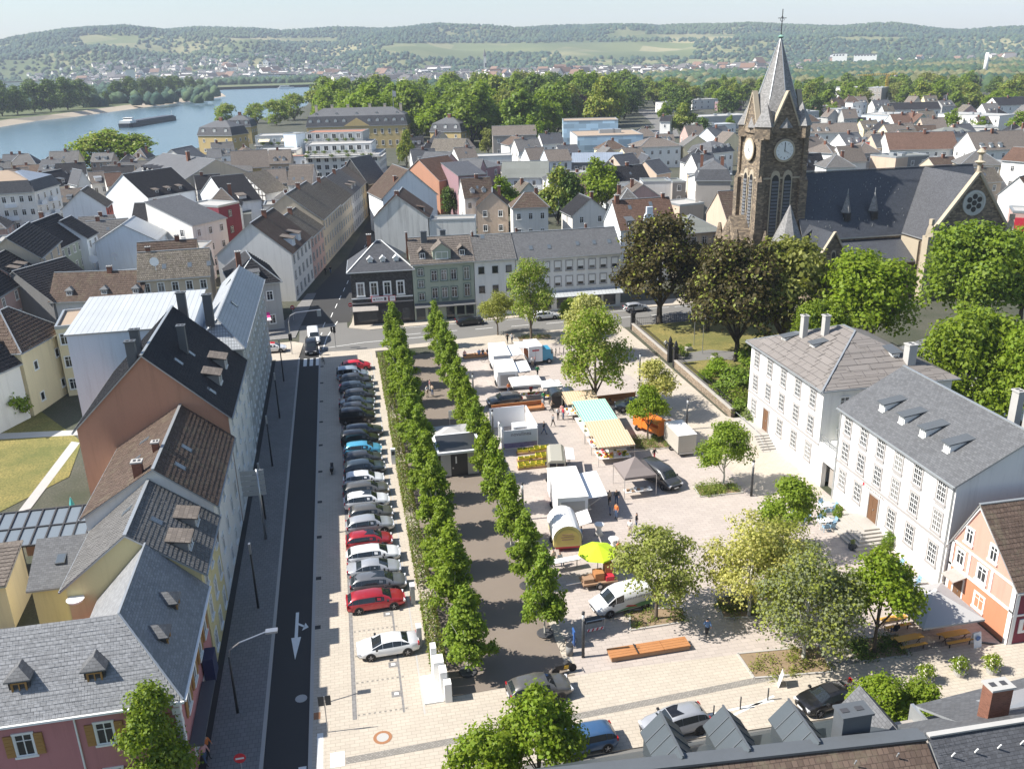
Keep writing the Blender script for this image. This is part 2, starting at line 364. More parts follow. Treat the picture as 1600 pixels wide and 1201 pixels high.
# foliage
def np_mesh(name, v, quads, mats, mi=None, smooth=False):
 me = bpy.data.meshes.new(name); n, k = quads.shape
 me.vertices.add(len(v)); me.vertices.foreach_set('co', v.astype(np.float32).ravel())
 me.loops.add(n*k); me.loops.foreach_set('vertex_index', quads.astype(np.int32).ravel())
 me.polygons.add(n); me.polygons.foreach_set('loop_start', np.arange(0, n*k, k, dtype=np.int32))
 for m in mats: me.materials.append(MATS[m])
 if mi is not None: me.polygons.foreach_set('material_index', mi.astype(np.int32))
 me.update(calc_edges=True); me.validate()
 if smooth: me.polygons.foreach_set('use_smooth', np.ones(n, bool))
 return me
def leaf_cloud(rng, p, out, size, squash=.75):
 """one small four-cornered leaf face for each point, facing roughly outwards and up"""
 n = len(p); nr = out*.9+np.array([0, 0, .35])+rng.normal(size=(n, 3))*.55; nr /= np.linalg.norm(nr, axis=1)[:, None]
 a = rng.normal(size=(n, 3)); u = np.cross(nr, a); u /= np.linalg.norm(u, axis=1)[:, None]; v = np.cross(nr, u)
 s = (size*rng.uniform(.6, 1.3, n))[:, None]
 q = np.stack([p-u*s*.5, p-v*s*.5*squash+nr*s*.08, p+u*s*.5, p+v*s*.5*squash+nr*s*.08], 1)
 return q.reshape(-1, 3), np.arange(4*n).reshape(n, 4)
def lobes_points(rng, lobes, n, clumps, spread, shell=.45, flat=.8):
 L = np.array(lobes, float); w = L[:, 3]*L[:, 4]*L[:, 5]; w = w**.7; idx = rng.choice(len(L), clumps, p=w/w.sum())
 d = rng.normal(size=(clumps, 3)); d /= np.linalg.norm(d, axis=1)[:, None]; d[:, 2] = np.where(d[:, 2] < -.5, -d[:, 2], d[:, 2])
 r = rng.uniform(shell, 1., clumps)[:, None]**.6
 c = L[idx, :3]+d*L[idx, 3:6]*r
 k = rng.integers(0, clumps, n); off = rng.normal(size=(n, 3)); off[:, 2] *= flat
 off *= (spread*rng.uniform(.25, 1., n)/np.linalg.norm(off, axis=1))[:, None]
 ctr = (L[:, :3]*w[:, None]).sum(0)/w.sum()
 o = off/spread*.8+d[k]; o /= np.linalg.norm(o, axis=1)[:, None]
 return c[k]+off, o
def crown(seed, lobes, n, clumps, spread, leaf, mat, mat2=None, frac2=0., shell=.45):
 rng = np.random.default_rng(seed); p, o = lobes_points(rng, lobes, n, clumps, spread, shell)
 v, q = leaf_cloud(rng, p, o, leaf)
 mi = (rng.random(n) < frac2).astype(int) if mat2 else None
 return np_mesh('crown', v, q, [mat]+([mat2] if mat2 else []), mi)
def blob(rng, h, wd, z0, k, top=.6):
 """lobes of a rounded uneven crown: height h, width wd, lower edge z0"""
 L = [(0, 0, z0+(h-z0)*.5, wd*.32, wd*.32, (h-z0)*.42)]
 for i in range(k):
  a = i*2.4+rng.uniform(0, 1); f = rng.uniform(.12, .95); rr = wd*.5*(.72*math.sin(math.pi*min(.95, .22+.7*f)))
  z = z0+(h-z0)*f*.88+.06*(h-z0); s = wd*rng.uniform(.16, .25)
  L.append((rr*math.cos(a), rr*math.sin(a), z, s, s, s*.85))
 L.append((0, 0, h-(h-z0)*.14, wd*.22, wd*.22, (h-z0)*.14)); return L
def trunk_mesh(seed, h, r, z1, mat, spreadw=1.5, limbs=5):
 rng = random.Random(seed); t = MB()
 t.tube([(0, 0, -.15), (0, 0, .25), (.04, 0, z1*.6), (0, .05, z1), (.1, 0, h*.7)], [r*1.5, r*1.05, r*.9, r*.75, r*.25], 8)
 for k in range(limbs):
  a = k*2.4+rng.random(); z = z1*rng.uniform(.75, 1.2); L = spreadw*rng.uniform(.7, 1.1)
  t.tube([(0, 0, z), (L*.5*math.cos(a), L*.5*math.sin(a), z+(h-z1)*.22), (L*math.cos(a), L*math.sin(a), z+(h-z1)*.48)], [r*.5, r*.36, r*.12], 6)
 return t.mesh('trunk', [mat], True, False)
M('bark', (.12, .095, .07), .95, .3, 3., 20., bump=.03); M('bark_pale', (.5, .48, .42), .9, .15, 3., 20.)
M('bark_dark', (.06, .05, .04), .95, .3, 3., 20.)
leafmat('leaf_plane', (.17, .26, .03), (.34, .42, .07)); leafmat('leaf_maple', (.16, .235, .02), (.30, .37, .04))
leafmat('leaf_bronze', (.050, .046, .014), (.12, .085, .03), .25); leafmat('leaf_pale', (.24, .27, .075), (.56, .55, .26), .4)
leafmat('leaf_cream', (.46, .47, .17), (.72, .70, .40), .45); leafmat('leaf_chestnut', (.15, .18, .04), (.33, .31, .12))
leafmat('leaf_fresh', (.16, .26, .02), (.26, .34, .04), .4); leafmat('leaf_dark', (.05, .095, .022), (.11, .17, .03), .25)
leafmat('leaf_mid', (.12, .19, .03), (.23, .30, .055), .3); leafmat('leaf_olive', (.20, .24, .04), (.34, .36, .09), .3)
leafmat('leaf_purple', (.035, .015, .018), (.07, .03, .03), .2); leafmat('leaf_hedge', (.12, .13, .03), (.26, .22, .06), .25)
leafmat('leaf_sage', (.16, .19, .10), (.28, .30, .17), .3); leafmat('petal_white', (.75, .72, .70), (.85, .8, .85), .3)
PROTO = {}
def proto(key, seed, h, wd, z0, lob, n, clumps, spread, leaf, mat, r=.16, bark='bark', mat2=None, frac2=0., limbs=5, shell=.45, lobes=None):
 rng = random.Random(seed); L = lobes or blob(rng, h, wd, z0, lob)
 PROTO[key] = (crown(seed, L, n, clumps, spread, leaf, mat, mat2, frac2, shell), trunk_mesh(seed, h, r, max(z0, .8), bark, wd*.33, limbs), h)
def tree(key, name, label, x, y, h=None, rz=None, sx=1., group=None, z=.1, cat='tree', mat=None):
 cm, tm, h0 = PROTO[key]; s = (h or h0)/h0
 t = thing(name, label, cat, (x, y, z), R_.uniform(0, 6.28) if rz is None else rz, group)
 t.scale = (s*sx, s*sx, s)
 c = link('crown', cm, t); link('trunk', tm, t)
 if mat: c.material_slots[0].link = 'OBJECT'; c.material_slots[0].material = MATS[mat]
 return t
for k in range(4):
 rng = random.Random(40+k); L = []
 for j in range(8):
  f = j/7.; z = 2.2+f*5.1; rr = 2.15*(1-f*.7)*(.72+.36*rng.random()); L.append((rng.uniform(-.25, .25), rng.uniform(-.25, .25), z, rr*.42, rr*.42, .7))
  for q in range(5):
   a = q*1.257+j*.8+rng.random()*.9; rq = rr*rng.uniform(.55, 1.05); L.append((rq*math.cos(a), rq*math.sin(a), z+rng.uniform(-.35, .35), rr*.3, rr*.3, .36))
 L.append((0, 0, 7.9, .4, .4, .75))
 proto('alley%d' % k, 40+k, 8.5, 4.4, 2.2, 0, 8200, 430, .5, .30, 'leaf_plane', .09, 'bark_pale', 'leaf_maple', .35, 6, .35, L)
proto('maple', 3, 12., 9.5, 2.6, 22, 13000, 620, 1.0, .4, 'leaf_maple', .3, 'bark', 'leaf_fresh', .3)
proto('maple2', 13, 12., 9., 2.6, 20, 13000, 600, 1.0, .4, 'leaf_maple', .3, 'bark', 'leaf_mid', .25)
proto('bronze', 4, 14., 11., 2.8, 26, 15000, 680, 1.1, .44, 'leaf_bronze', .38, 'bark_dark', 'leaf_olive', .12)
proto('bronze2', 14, 14., 10.5, 2.4, 24, 15000, 680, 1.1, .44, 'leaf_bronze', .36, 'bark_dark', 'leaf_olive', .16)
proto('chestnut', 5, 11., 8.5, 2.2, 20, 8500, 430, 1.0, .5, 'leaf_chestnut', .3, 'bark', 'leaf_pale', .3)
proto('young', 6, 6.5, 4.6, 1.9, 15, 8500, 420, .6, .235, 'leaf_maple', .1, 'bark_pale', 'leaf_plane', .4)
proto('young2', 16, 7., 4.4, 2., 15, 8500, 400, .58, .235, 'leaf_maple', .12, 'bark', 'leaf_fresh', .3)
proto('open', 7, 8., 6.5, 2.2, 18, 9000, 420, .68, .235, 'leaf_olive', .14, 'bark', 'leaf_pale', .4, 7)
proto('tall_open', 8, 12.5, 8.5, 2.6, 22, 11000, 480, .92, .33, 'leaf_plane', .26, 'bark', 'leaf_pale', .35, 7)
proto('pale', 9, 8., 7., 1.8, 19, 11000, 500, .72, .225, 'leaf_pale', .13, 'bark_pale', 'leaf_cream', .55, 7)
proto('cream', 19, 6., 3.6, 1.6, 12, 6000, 300, .52, .21, 'leaf_cream', .1, 'bark_pale', 'leaf_pale', .4, 6)
proto('column', 10, 9., 4.4, .6, 20, 12000, 520, .66, .235, 'leaf_mid', .15, 'bark', 'leaf_maple', .5)
proto('bush', 11, 1., 1.5, .05, 9, 650, 60, .25, .14, 'leaf_mid', .03, 'bark', 'leaf_maple', .5)
proto('fbush', 12, 1., 1.3, .05, 10, 1600, 110, .22, .12, 'leaf_maple', .03, 'bark', 'petal_white', .16)
proto('shrub', 21, 2.4, 3., .1, 12, 1500, 120, .5, .26, 'leaf_mid', .05, 'bark', 'leaf_fresh', .35)
for k, (mt, m2) in enumerate((('leaf_mid', 'leaf_maple'), ('leaf_maple', 'leaf_fresh'), ('leaf_olive', 'leaf_mid'), ('leaf_dark', 'leaf_mid'), ('leaf_chestnut', 'leaf_olive'))):
 proto('far%d' % k, 60+k, 17., 14., .8, 18+k, 3200, 240, 1.7, 1.15, mt, .45, 'bark_dark', m2, .35)
proto('farpurple', 66, 16., 12., 1.5, 16, 2400, 200, 1.6, 1.1, 'leaf_purple', .45, 'bark_dark')
proto('farwillow', 67, 16., 15., .5, 16, 3200, 240, 1.7, 1.05, 'leaf_olive', .5, 'bark', 'leaf_fresh', .5)
proto('poplar', 68, 30., 24., -1.5, 26, 4200, 300, 2.6, 1.7, 'leaf_dark', .6, 'bark_dark', 'leaf_mid', .45)
# hills beyond the river plain
SKY = [(-300, 80), (0, 66), (40, 57), (100, 48), (190, 41), (260, 46), (300, 42), (400, 44), (440, 47), (530, 41), (600, 44), (680, 39), (760, 42), (800, 45), (880, 40), (930, 38), (1000, 39), (1030, 42), (1100, 37), (1200, 37), (1300, 40), (1400, 41), (1440, 44), (1500, 47), (1540, 45), (1600, 41), (1900, 44)]
RIDGE = 4600.
sa = []; sh = []
for x, y in SKY:
 d = ray(x, y+3); sa.append(math.atan2(d[0], d[1])); sh.append(EYE[2]+d[2]/math.hypot(d[0], d[1])*RIDGE)
def vnoise(x, y, s):
 r = np.random.default_rng(s); gx = r.random((64, 64)); xi = np.floor(x).astype(int); yi = np.floor(y).astype(int); fx = x-xi; fy = y-yi
 fx = fx*fx*(3-2*fx); fy = fy*fy*(3-2*fy); A = gx[xi % 64, yi % 64]; B = gx[(xi+1) % 64, yi % 64]; Cc = gx[xi % 64, (yi+1) % 64]; D = gx[(xi+1) % 64, (yi+1) % 64]
 return (A*(1-fx)+B*fx)*(1-fy)+(Cc*(1-fx)+D*fx)*fy
def hill_z(x, y):
 r = np.hypot(x, y); a = np.arctan2(x, y); top = np.interp(a, sa, sh)
 foot = 2500+500*vnoise(a*14+3, a*0+2, 5)
 t = np.clip((r-foot)/(RIDGE-foot), 0, 1); s = t*t*(3-2*t)
 z = top*(.75*s+.25*t)+(vnoise(x/260, y/260, 1)-.5)*60*np.sin(np.pi*np.clip(t, 0, 1))+(vnoise(x/600, y/600, 2)-.5)*50*np.sin(np.pi*t)
 back = np.clip((r-RIDGE)/2500, 0, 1); return z*(1-back*.6)-.6
na, nr = 260, 130
aa = np.linspace(rad(-58), rad(62), na); rr = np.concatenate([np.linspace(1840, 4700, nr-20), np.linspace(4760, 7500, 20)])
A, Rr = np.meshgrid(aa, rr, indexing='ij'); X = Rr*np.sin(A); Y = Rr*np.cos(A); Z = hill_z(X, Y)
idx = np.arange(na*nr).reshape(na, nr); q = np.stack([idx[:-1, :-1], idx[1:, :-1], idx[1:, 1:], idx[:-1, 1:]], -1).reshape(-1, 4)[:, ::-1]
def hill_mat():
 m, t, b = nodes('hill_fields'); p = pos(t)
 n = noise(t, p, .0016, 5, .6); v = N(t, 'TexVoronoi', i_Scale=.0045); t.links.new(p, v.inputs['Vector'])
 c = mixc(t, ramp(t, v.outputs['Color'], [(.3, (0, 0, 0)), (.7, (1, 1, 1))]), (.13, .16, .05), (.30, .27, .13))
 c = mixc(t, ramp(t, n, [(.4, (0, 0, 0)), (.62, (1, 1, 1))]), (.075, .105, .035), c)
 t.links.new(c, b.inputs['Base Color']); b.inputs['Roughness'].default_value = .95
hill_mat()
ho = link('hills', np_mesh('hills', np.stack([X, Y, Z], -1).reshape(-1, 3), q, ['hill_fields'], smooth=True)); tag(ho, kind='structure')
OPEN = [((870, 1085), (66, 92)), ((600, 880), (68, 84)), ((1000, 1150), (40+14, 62)), ((120, 215), (56, 72)), ((1300, 1420), (58, 64)), ((640, 760), (70, 92)), ((950, 1010), (48, 60)), ((350, 520), (60, 66))]
def px_of(x, y, z):
 vx, vy, vz = x-EYE[0], y-EYE[1], z-EYE[2]; k = FPX/(vx*_fw[0]+vy*_fw[1]+vz*_fw[2])
 return 800+k*(vx*_r[0]+vy*_r[1]+vz*_r[2]), 600.5-k*(vx*_u[0]+vy*_u[1]+vz*_u[2])
def in_open(x, y, z):
 px, py = px_of(x, y, z); o = np.zeros(len(x), bool)
 for (x0, x1), (y0, y1) in OPEN: o |= (px > x0+12*np.sin(py)) & (px < x1) & (py > y0) & (py < y1)
 return o
def blobs(seed, x, y, z, s, mats, mi, tall=1.):
 """tree tops far away: uneven 6-sided domes, three rings"""
 rng = np.random.default_rng(seed); n = len(x); rings = [(.75, 0.), (1., .38), (.68, .8)]; V = []
 for rr_, zz in rings:
  for j in range(6):
   a = j*math.pi/3+zz*1.3; jr = rng.uniform(.75, 1.2, n)
   V.append(np.stack([x+s*rr_*jr*math.cos(a), y+s*rr_*jr*math.sin(a), z+s*1.5*tall*zz*rng.uniform(.85, 1.12, n)], -1))
 V.append(np.stack([x, y, z+s*1.5*tall*rng.uniform(.95, 1.2, n)], -1)); V = np.stack(V, 1)   # n, 19, 3
 f = []
 for k in range(2):
  for j in range(6): f.append((k*6+j, k*6+(j+1) % 6, (k+1)*6+(j+1) % 6, (k+1)*6+j))
 for j in range(0, 6, 2): f.append((12+j, 12+j+1, 12+(j+2) % 6, 18))
 f = np.array(f); F = (f[None]+np.arange(n)[:, None, None]*19).reshape(-1, 4)
 return np_mesh('far_wood', V.reshape(-1, 3), F, mats, np.repeat(mi, len(f)))
def woodmat(name, a, b):
 m, t, bs = nodes(name); p = pos(t); c = mixc(t, ramp(t, noise(t, p, .004, 4), [(.3, (0, 0, 0)), (.7, (1, 1, 1))]), a, b)
 c = mixc(t, ramp(t, noise(t, p, .12, 4, .7), [(.3, (.75,)*3), (.7, (0, 0, 0))]), c, mul(a, .35)); t.links.new(c, bs.inputs['Base Color']); bs.inputs['Roughness'].default_value = .9
woodmat('wood_a', (.024, .072, .046), (.04, .098, .055)); woodmat('wood_b', (.048, .098, .04), (.09, .145, .055)); woodmat('wood_c', (.15, .165, .065), (.21, .20, .10))
rng = np.random.default_rng(11)
n = 64000; a = rng.uniform(rad(-30), rad(48), n); r = np.sqrt(rng.uniform(2250**2, 4900**2, n)); x = r*np.sin(a); y = r*np.cos(a); z = hill_z(x, y)
up = np.clip((r-2900)/500, 0, 1); dens = .2+.8*up*np.clip(1.9*vnoise(x/330+9, y/330, 3)-.1+.5*(r > 4250), .0, 1)
dens = np.where(r < 3000, .12+.5*(vnoise(x/140, y/140, 6) > .6), dens)
k = (rng.random(n) < dens) & ~in_open(x, y, z)
x, y, z = x[k], y[k], z[k]; s = rng.uniform(4.5, 10, len(x)); mi = np.where(rng.random(len(x)) < .35, 1, 0); mi[(vnoise(x/400, y/400, 8) > .72)] = 1
tag(link('hill_wood', blobs(1, x, y, z-2, s, ['wood_a', 'wood_b'], mi)), 'hazy blue green woods covering the long hills on the horizon', 'wood', kind='stuff')
n = 9000; a = rng.uniform(rad(-3), rad(46), n); r = np.sqrt(rng.uniform(870**2, 2500**2, n)); x = r*np.sin(a); y = r*np.cos(a)
px, py = px_of(x, y, np.zeros(n)); lim = np.interp(px, [480, 700, 1000, 1200, 1300, 1600], [880, 880, 880, 940, 940, 940]); far = np.interp(px, [480, 850, 1000, 1300, 1600], [1500, 1500, 1700, 2500, 2500])
k = (r > lim) & (r < far) & (px > 496); x, y, r = x[k], y[k], r[k]; s = rng.uniform(5.5, 9.5, len(x)); pa = vnoise(x/90, y/90, 4)
mi = np.where(pa > .66, 2, np.where(rng.random(len(x)) < .5, 1, 0))
tag(link('plain_wood', blobs(2, x, y, np.zeros(len(x))-1, s, ['wood_a', 'wood_b', 'wood_c'], mi, .9)), 'broad green wood in the plain behind the town', 'wood', kind='stuff')
n = 1500; px = rng.uniform(-60, 500, n); a = np.array([math.atan2(*ray(q_, 130)[:2]) for q_ in px]); r = np.where(px > 335, rng.uniform(2010, 2150, n), rng.uniform(1150, 2200, n)); x = r*np.sin(a); y = r*np.cos(a)
k = (px > 335) | (rng.random(n) < .45); x, y = x[k], y[k]
tag(link('far_shore_wood', blobs(3, x, y, np.full(len(x), -2.), rng.uniform(6, 10, len(x)), ['wood_a', 'wood_b'], rng.integers(0, 2, len(x)))), 'low trees along the far river shore', 'wood', kind='stuff')
# far settlement
WALLC = [(.80, .79, .76), (.74, .70, .62), (.82, .81, .79), (.72, .69, .64)]
for k, c in enumerate(WALLC): M('far_wall%d' % k, c, .9, .08, .05, 1.)
M('far_roof_grey', (.12, .115, .115), .8, .2, .02, .5); M('far_roof_brown', (.20, .125, .09), .8, .2, .02, .5); M('far_white', (.78, .77, .74), .8, .06, .02, .5)
HM = []
for k in range(8):
 m = MB(); wx, wy, he, hr = 5.5+k % 3*1.6, 4.8+k % 2*.8, 5.5+k % 4*.9, 10+k % 3
 m.prism([(-wy, -2), (wy, -2), (wy, he), (0, hr), (-wy, he)], -wx, wx, 0, 'x')
 for sgn in (-1, 1): m.slab([(-wx-.5, sgn*(wy+.6), he-.5), (wx+.5, sgn*(wy+.6), he-.5), (wx+.5, 0, hr+.25), (-wx-.5, 0, hr+.25)][::-sgn], .3, 1)
 for j in (-.5, .2, .6): m.box(wx*j-.8, -wy-.06, 2.2, wx*j+.8, -wy+.1, 3.8, 2); m.box(-wx-.06, wy*j-.6, 2.2, -wx+.1, wy*j+.6, 3.8, 2)
 HM.append(m.mesh('far_house', ['far_wall%d' % (k % 4), ('far_roof_grey', 'far_roof_grey', 'far_roof_brown')[k % 3], simple('far_pane', (.05, .055, .06), .2)]))
def settle(n, pxr, rr_, seed, big=1.):
 rng = random.Random(seed); out = []
 for _ in range(n):
  px = rng.uniform(*pxr); r = rng.uniform(*rr_); a = math.atan2(*ray(px, 110)[:2]); out.append((r*math.sin(a), r*math.cos(a), rng.uniform(0, 3.14), rng.choice(HM), big*rng.uniform(.8, 1.35)))
 return out
FH = settle(140, (760, 1190), (1720, 2350), 1, 1.2)+settle(90, (120, 440), (2250, 3100), 2, 1.5)+settle(40, (420, 700), (2150, 2800), 3, 1.5)+settle(20, (1180, 1600), (2500, 2900), 4, 1.4)
for x, y, rz, me, s in FH:
 o = tag(link('far_house', me, None, (x, y, float(hill_z(np.array([x]), np.array([y]))[0]) if math.hypot(x, y) > 1850 else 0.), rz), 'tiny pale house of the hazy settlement at the foot of the hills', 'house', 'far settlement below the hills'); o.scale = (s, s, s)
v0 = MB()
for x, y, rz, me, s in settle(800, (40, 540), (2150, 3300), 5, .9)+settle(650, (520, 1250), (1750, 2600), 6, .9):
 i0 = len(v0.v); k = HM.index(me); wx, wy, he, hr = 5.5+k % 3*1.6, 4.8+k % 2*.8, 5.5+k % 4*.9, 10+k % 3
 v0.prism([(-wy, -4), (wy, -4), (wy, he), (0, hr), (-wy, he)], -wx, wx, k % 2, 'x')
 for sgn in (-1, 1): v0.poly([(-wx-.5, sgn*(wy+.6), he-.4), (wx+.5, sgn*(wy+.6), he-.4), (wx+.5, 0, hr+.25), (-wx-.5, 0, hr+.25)][::-sgn], 2)
 v0.move(x, y, float(hill_z(np.array([x]), np.array([y]))[0]) if math.hypot(x, y) > 1850 else 0., rz, i0)
tag(v0.build('far_settlement', ['far_wall0', 'far_wall1', 'far_roof_grey'], uv=False), 'mass of tiny houses of the distant villages', 'houses', kind='stuff')
for (px, py, wd, dp, h, nm, lb) in ((50, 124, 150, 30, 16, 'works_hall', 'long pale works hall behind the far river bank'), (205, 121, 16, 16, 34, 'silo_tower', 'white silo tower standing above the trees of the far bank'), (425, 118, 70, 30, 15, 'works_hall', 'low white hall on the far shore with a grey roof'), (450, 121, 36, 30, 14, 'works_hall', 'bluish white hall right of the low white hall on the far shore'), (485, 112, 50, 25, 12, 'works_hall', 'small white hall above the far shore near the park trees'), (758, 106, 7, 7, 42, 'church_spire', 'thin brown village steeple before the hills')):
 a = math.atan2(*ray(px, py)[:2]); r = 2120. if px < 700 else 2500.; m = MB(); m.box(-wd/2, 0, -4, wd/2, dp, h, 0); m.box(-wd/2-.6, -.6, h, wd/2+.6, dp+.6, h+1.2, 1)
 for j in range(max(1, int(wd/9))): m.box(-wd/2+3+j*9, -.15, h*.35, -wd/2+8+j*9, .05, h*.6, 2)
 if nm == 'church_spire': m.lathe([(4.5, h), (.2, h+18)], 6, (0, 3.5, 0), 1)
 tag(m.build(nm, ['far_white' if nm != 'church_spire' else 'far_wall3', 'far_roof_grey', 'far_pane'], None, False, False, (r*math.sin(a), r*math.cos(a), 0), -a), lb, 'tower' if wd < 20 else 'hall')
for (px, py, r, wd, h, lb, nm, ct) in ((1170, 44, 4250, 30, 14, 'white manor high up on the wooded hill', 'hill_manor', 'house'), (1312, 90, 2450, 34, 9, 'white works block far behind the church spire', 'works_block', 'building'), (1352, 89, 2450, 52, 5, 'long low white works hall far behind the church', 'works_block', 'building')):
 x, y, z = at_range(px, py, r); z0 = float(hill_z(np.array([x]), np.array([y]))[0]); m = MB(); m.box(-wd/2, 0, z0-3-z, wd/2, 20, h, 0); m.box(-wd/2-.6, -.6, h, wd/2+.6, 20.6, h+1.5, 1)
 for j in range(int(wd/7)): m.box(-wd/2+2+j*7, -.15, h*.4, -wd/2+6+j*7, .05, h*.75, 2)
 tag(m.build(nm, ['far_white', 'far_roof_grey', 'far_pane'], None, False, False, (x, y, z), -math.atan2(x, y)), lb, ct)
x, y = G(1538, 118); m = MB(); m.lathe([(3.2, 0), (2.2, 30)], 12); tag(m.build('works_chimney', ['far_white'], None, True, False, (x, y, 0)), 'pale round factory chimney rising from the right wood', 'chimney')
# single trees of the park, the far bank and the right-hand wood
cnt = 0; rt = random.Random(5)
KD = {'far0': 'mid green', 'far1': 'bright green', 'far2': 'olive green', 'far3': 'dark green', 'far4': 'yellowish green', 'farpurple': 'dark purple', 'farwillow': 'yellow green'}
def scatter(px0, px1, r0, r1, step, group, place, hmin, hmax, keep=lambda px, r: True):
 global cnt
 r = r0
 while r < r1:
  aL = math.atan2(*ray(px0, 150)[:2]); aR = math.atan2(*ray(px1, 150)[:2]); st = step*(1+(r-r0)/r1*.5); a = aL+rt.random()*st/r
  while a < aR:
   x, y = (r+rt.uniform(-.4, .4)*st)*math.sin(a), (r+rt.uniform(-.4, .4)*st)*math.cos(a); px = px_of(np.array([x]), np.array([y]), np.array([0.]))[0][0]
   if keep(px, r):
    key = rt.choice(['far0', 'far0', 'far1', 'far2', 'far3', 'far4', 'far1'])
    tree(key, 'broadleaf_tree', '%s round-crowned tree %s' % (KD[key], place), x, y, rt.uniform(hmin, hmax), sx=rt.uniform(.9, 1.15), group=group, z=-.3); cnt += 1
   a += st*rt.uniform(.8, 1.25)/r
  r += st*.95
scatter(500, 1000, 430, 900, 25, 'trees of the park', 'in the park behind the yellow palace', 20, 29, lambda px, r: r > np.interp(px, [500, 640, 700, 790, 870, 990], [500, 490, 450, 420, 440, 560]))
scatter(1000, 1630, 640, 960, 31, 'trees of the wood behind the town', 'at the edge of the wood behind the right half of town', 14, 19, lambda px, r: r > np.interp(px, [985, 1100, 1240, 1420, 1600], [560, 640, 620, 660, 560]))
for (px, py, key, h) in ((505, 175, 'farpurple', 19), (672, 205, 'farpurple', 14), (907, 190, 'farpurple', 17)):
 x, y = G(px, py); tree(key, 'copper_beech', 'dark purple copper beech %s' % {505: 'left of the flag behind the palace', 672: 'beside the grey roofed garden pavilion', 907: 'behind the tiled glass office block'}[px], x, y, h, z=-.2)
for k, (px, py, h) in enumerate(((20, 190, 26), (52, 185, 30), (75, 183, 27), (100, 180, 30), (125, 179, 32), (150, 176, 33), (172, 172, 30), (185, 170, 22), (205, 168, 15), (222, 165, 26), (243, 164, 29), (262, 160, 27), (280, 159, 28), (297, 157, 28), (312, 154, 27), (330, 151, 26), (345, 149, 20), (-5, 196, 22), (40, 168, 30), (90, 166, 30), (140, 163, 30), (235, 152, 27), (270, 150, 27), (300, 148, 26))):
 x, y = G(px-3, py-5, -1.2); tree('poplar', 'poplar', 'dark green poplar on the far river bank', x-26, y, h, sx=.95, group='poplars along the far river bank', z=-1.2)
for px, py, h, lb in ((148, 266, 14, 'large yellow green willow left at the river behind the roofs'), (214, 262, 14, 'large yellow green willow right of its twin at the river'), (180, 262, 16, 'yellow green willow crown between two others at the river'), (355, 196, 15, 'round bright tree on the river bank left of the palace'), (432, 196, 17, 'yellow green tree at the river in front of the palace wing'), (460, 188, 19, 'taller yellow green tree beside the palace wing'), (402, 193, 14, 'smaller yellow green tree at the bend of the river')):
 x, y = G(px, py); tree('farwillow', 'willow_tree', lb, x, y, h, sx=1.55 if py > 250 else 1.15, z=-.3)
# building materials
WALL = dict(white=(.80, .79, .76), offwhite=(.76, .74, .70), cream=(.78, .67, .44), yellow=(.55, .42, .20), pale_yellow=(.66, .57, .31), pink=(.50, .22, .22), rose=(.52, .36, .32), salmon=(.55, .23, .13), salmon_light=(.60, .32, .25),
   brown=(.47, .25, .165), bluewhite=(.76, .79, .82), skyblue=(.68, .77, .86), grey=(.42, .42, .41), dgrey=(.22, .22, .22), mauve=(.30, .19, .21), maroon=(.22, .05, .07), sage=(.38, .42, .34), red=(.42, .10, .07), beige=(.55, .47, .36), black=(.045, .045, .05), taupe=(.36, .33, .30), peach=(.56, .44, .34))  # pale blues on white walls: the cool tint of shade put into the colour
for k, c in WALL.items(): M('wall_'+k, c, .88, .07, .25, 5., bump=.003, streak=.35)
M('wall_stained', (.66, .65, .61), .9, .1, .2, 4., streak=.8)
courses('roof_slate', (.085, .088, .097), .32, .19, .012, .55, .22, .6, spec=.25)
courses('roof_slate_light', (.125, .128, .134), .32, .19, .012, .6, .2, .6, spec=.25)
courses('roof_dark', (.036, .036, .040), .3, .3, .02, .5, .25, .7, spec=.15)
courses('roof_brown', (.12, .086, .068), .3, .34, .02, .55, .25, .8, moss=(.15, .13, .09))
courses('roof_taupe', (.175, .15, .13), .3, .34, .02, .6, .2, .8)
courses('roof_red', (.145, .09, .068), .3, .34, .02, .55, .25, .8)
courses('roof_grey', (.16, .155, .15), .3, .34, .02, .55, .2, .75)
courses('roof_mottled', (.17, .15, .125), .3, .36, .03, .5, .4, .85, moss=(.13, .12, .085))
courses('roof_green', (.19, .20, .185), 3., 2., .02, .7, .08, .85)
courses('roof_zinc', (.46, .48, .49), .62, 30., .03, .6, .04, .42, offset=0., bump=.03, spec=.5)
courses('roof_bluemetal', (.26, .30, .36), .6, 30., .03, .6, .05, .4, offset=0., bump=.03)
courses('roof_metaltile', (.40, .42, .44), .3, .4, .035, .45, .1, .42, offset=0., spec=.5)
courses('panels_grey', (.215, .195, .18), 2.4, .9, .03, .3, .08, .6)
courses('brick_red', (.20, .095, .065), .24, .08, .015, 1.3, .25, .9)
courses('slate_wall', (.075, .073, .072), .3, .2, .015, .6, .4, .6)
M('flat_grey', (.33, .32, .30), .9, .15, .3, 3.); M('flat_gravel', (.36, .28, .21), .95, .15, .3, 6.); M('flat_red', (.36, .17, .11), .95, .15, .3, 6.)
M('trim_white', (.80, .80, .78), .6, .05); M('trim_grey', (.36, .34, .33), .8, .08); M('trim_dark', (.06, .06, .065), .6, .1); M('trim_green', (.16, .21, .18), .7, .06)
M('zinc', (.45, .47, .48), .45, .1, 1., 8., metal=.6); M('lead_dark', (.10, .11, .12), .5, .15, 1., 6.); M('shutter_wood', (.38, .21, .07), .7, .2, 2., 12.)
M('timber', (.05, .035, .028), .9, .2); M('door_wood', (.16, .085, .045), .7, .2, 2., 10.); M('stone_step', (.40, .375, .34), .9, .12, 1., 8.); M('shop_black', (.03, .03, .033), .45, .15)
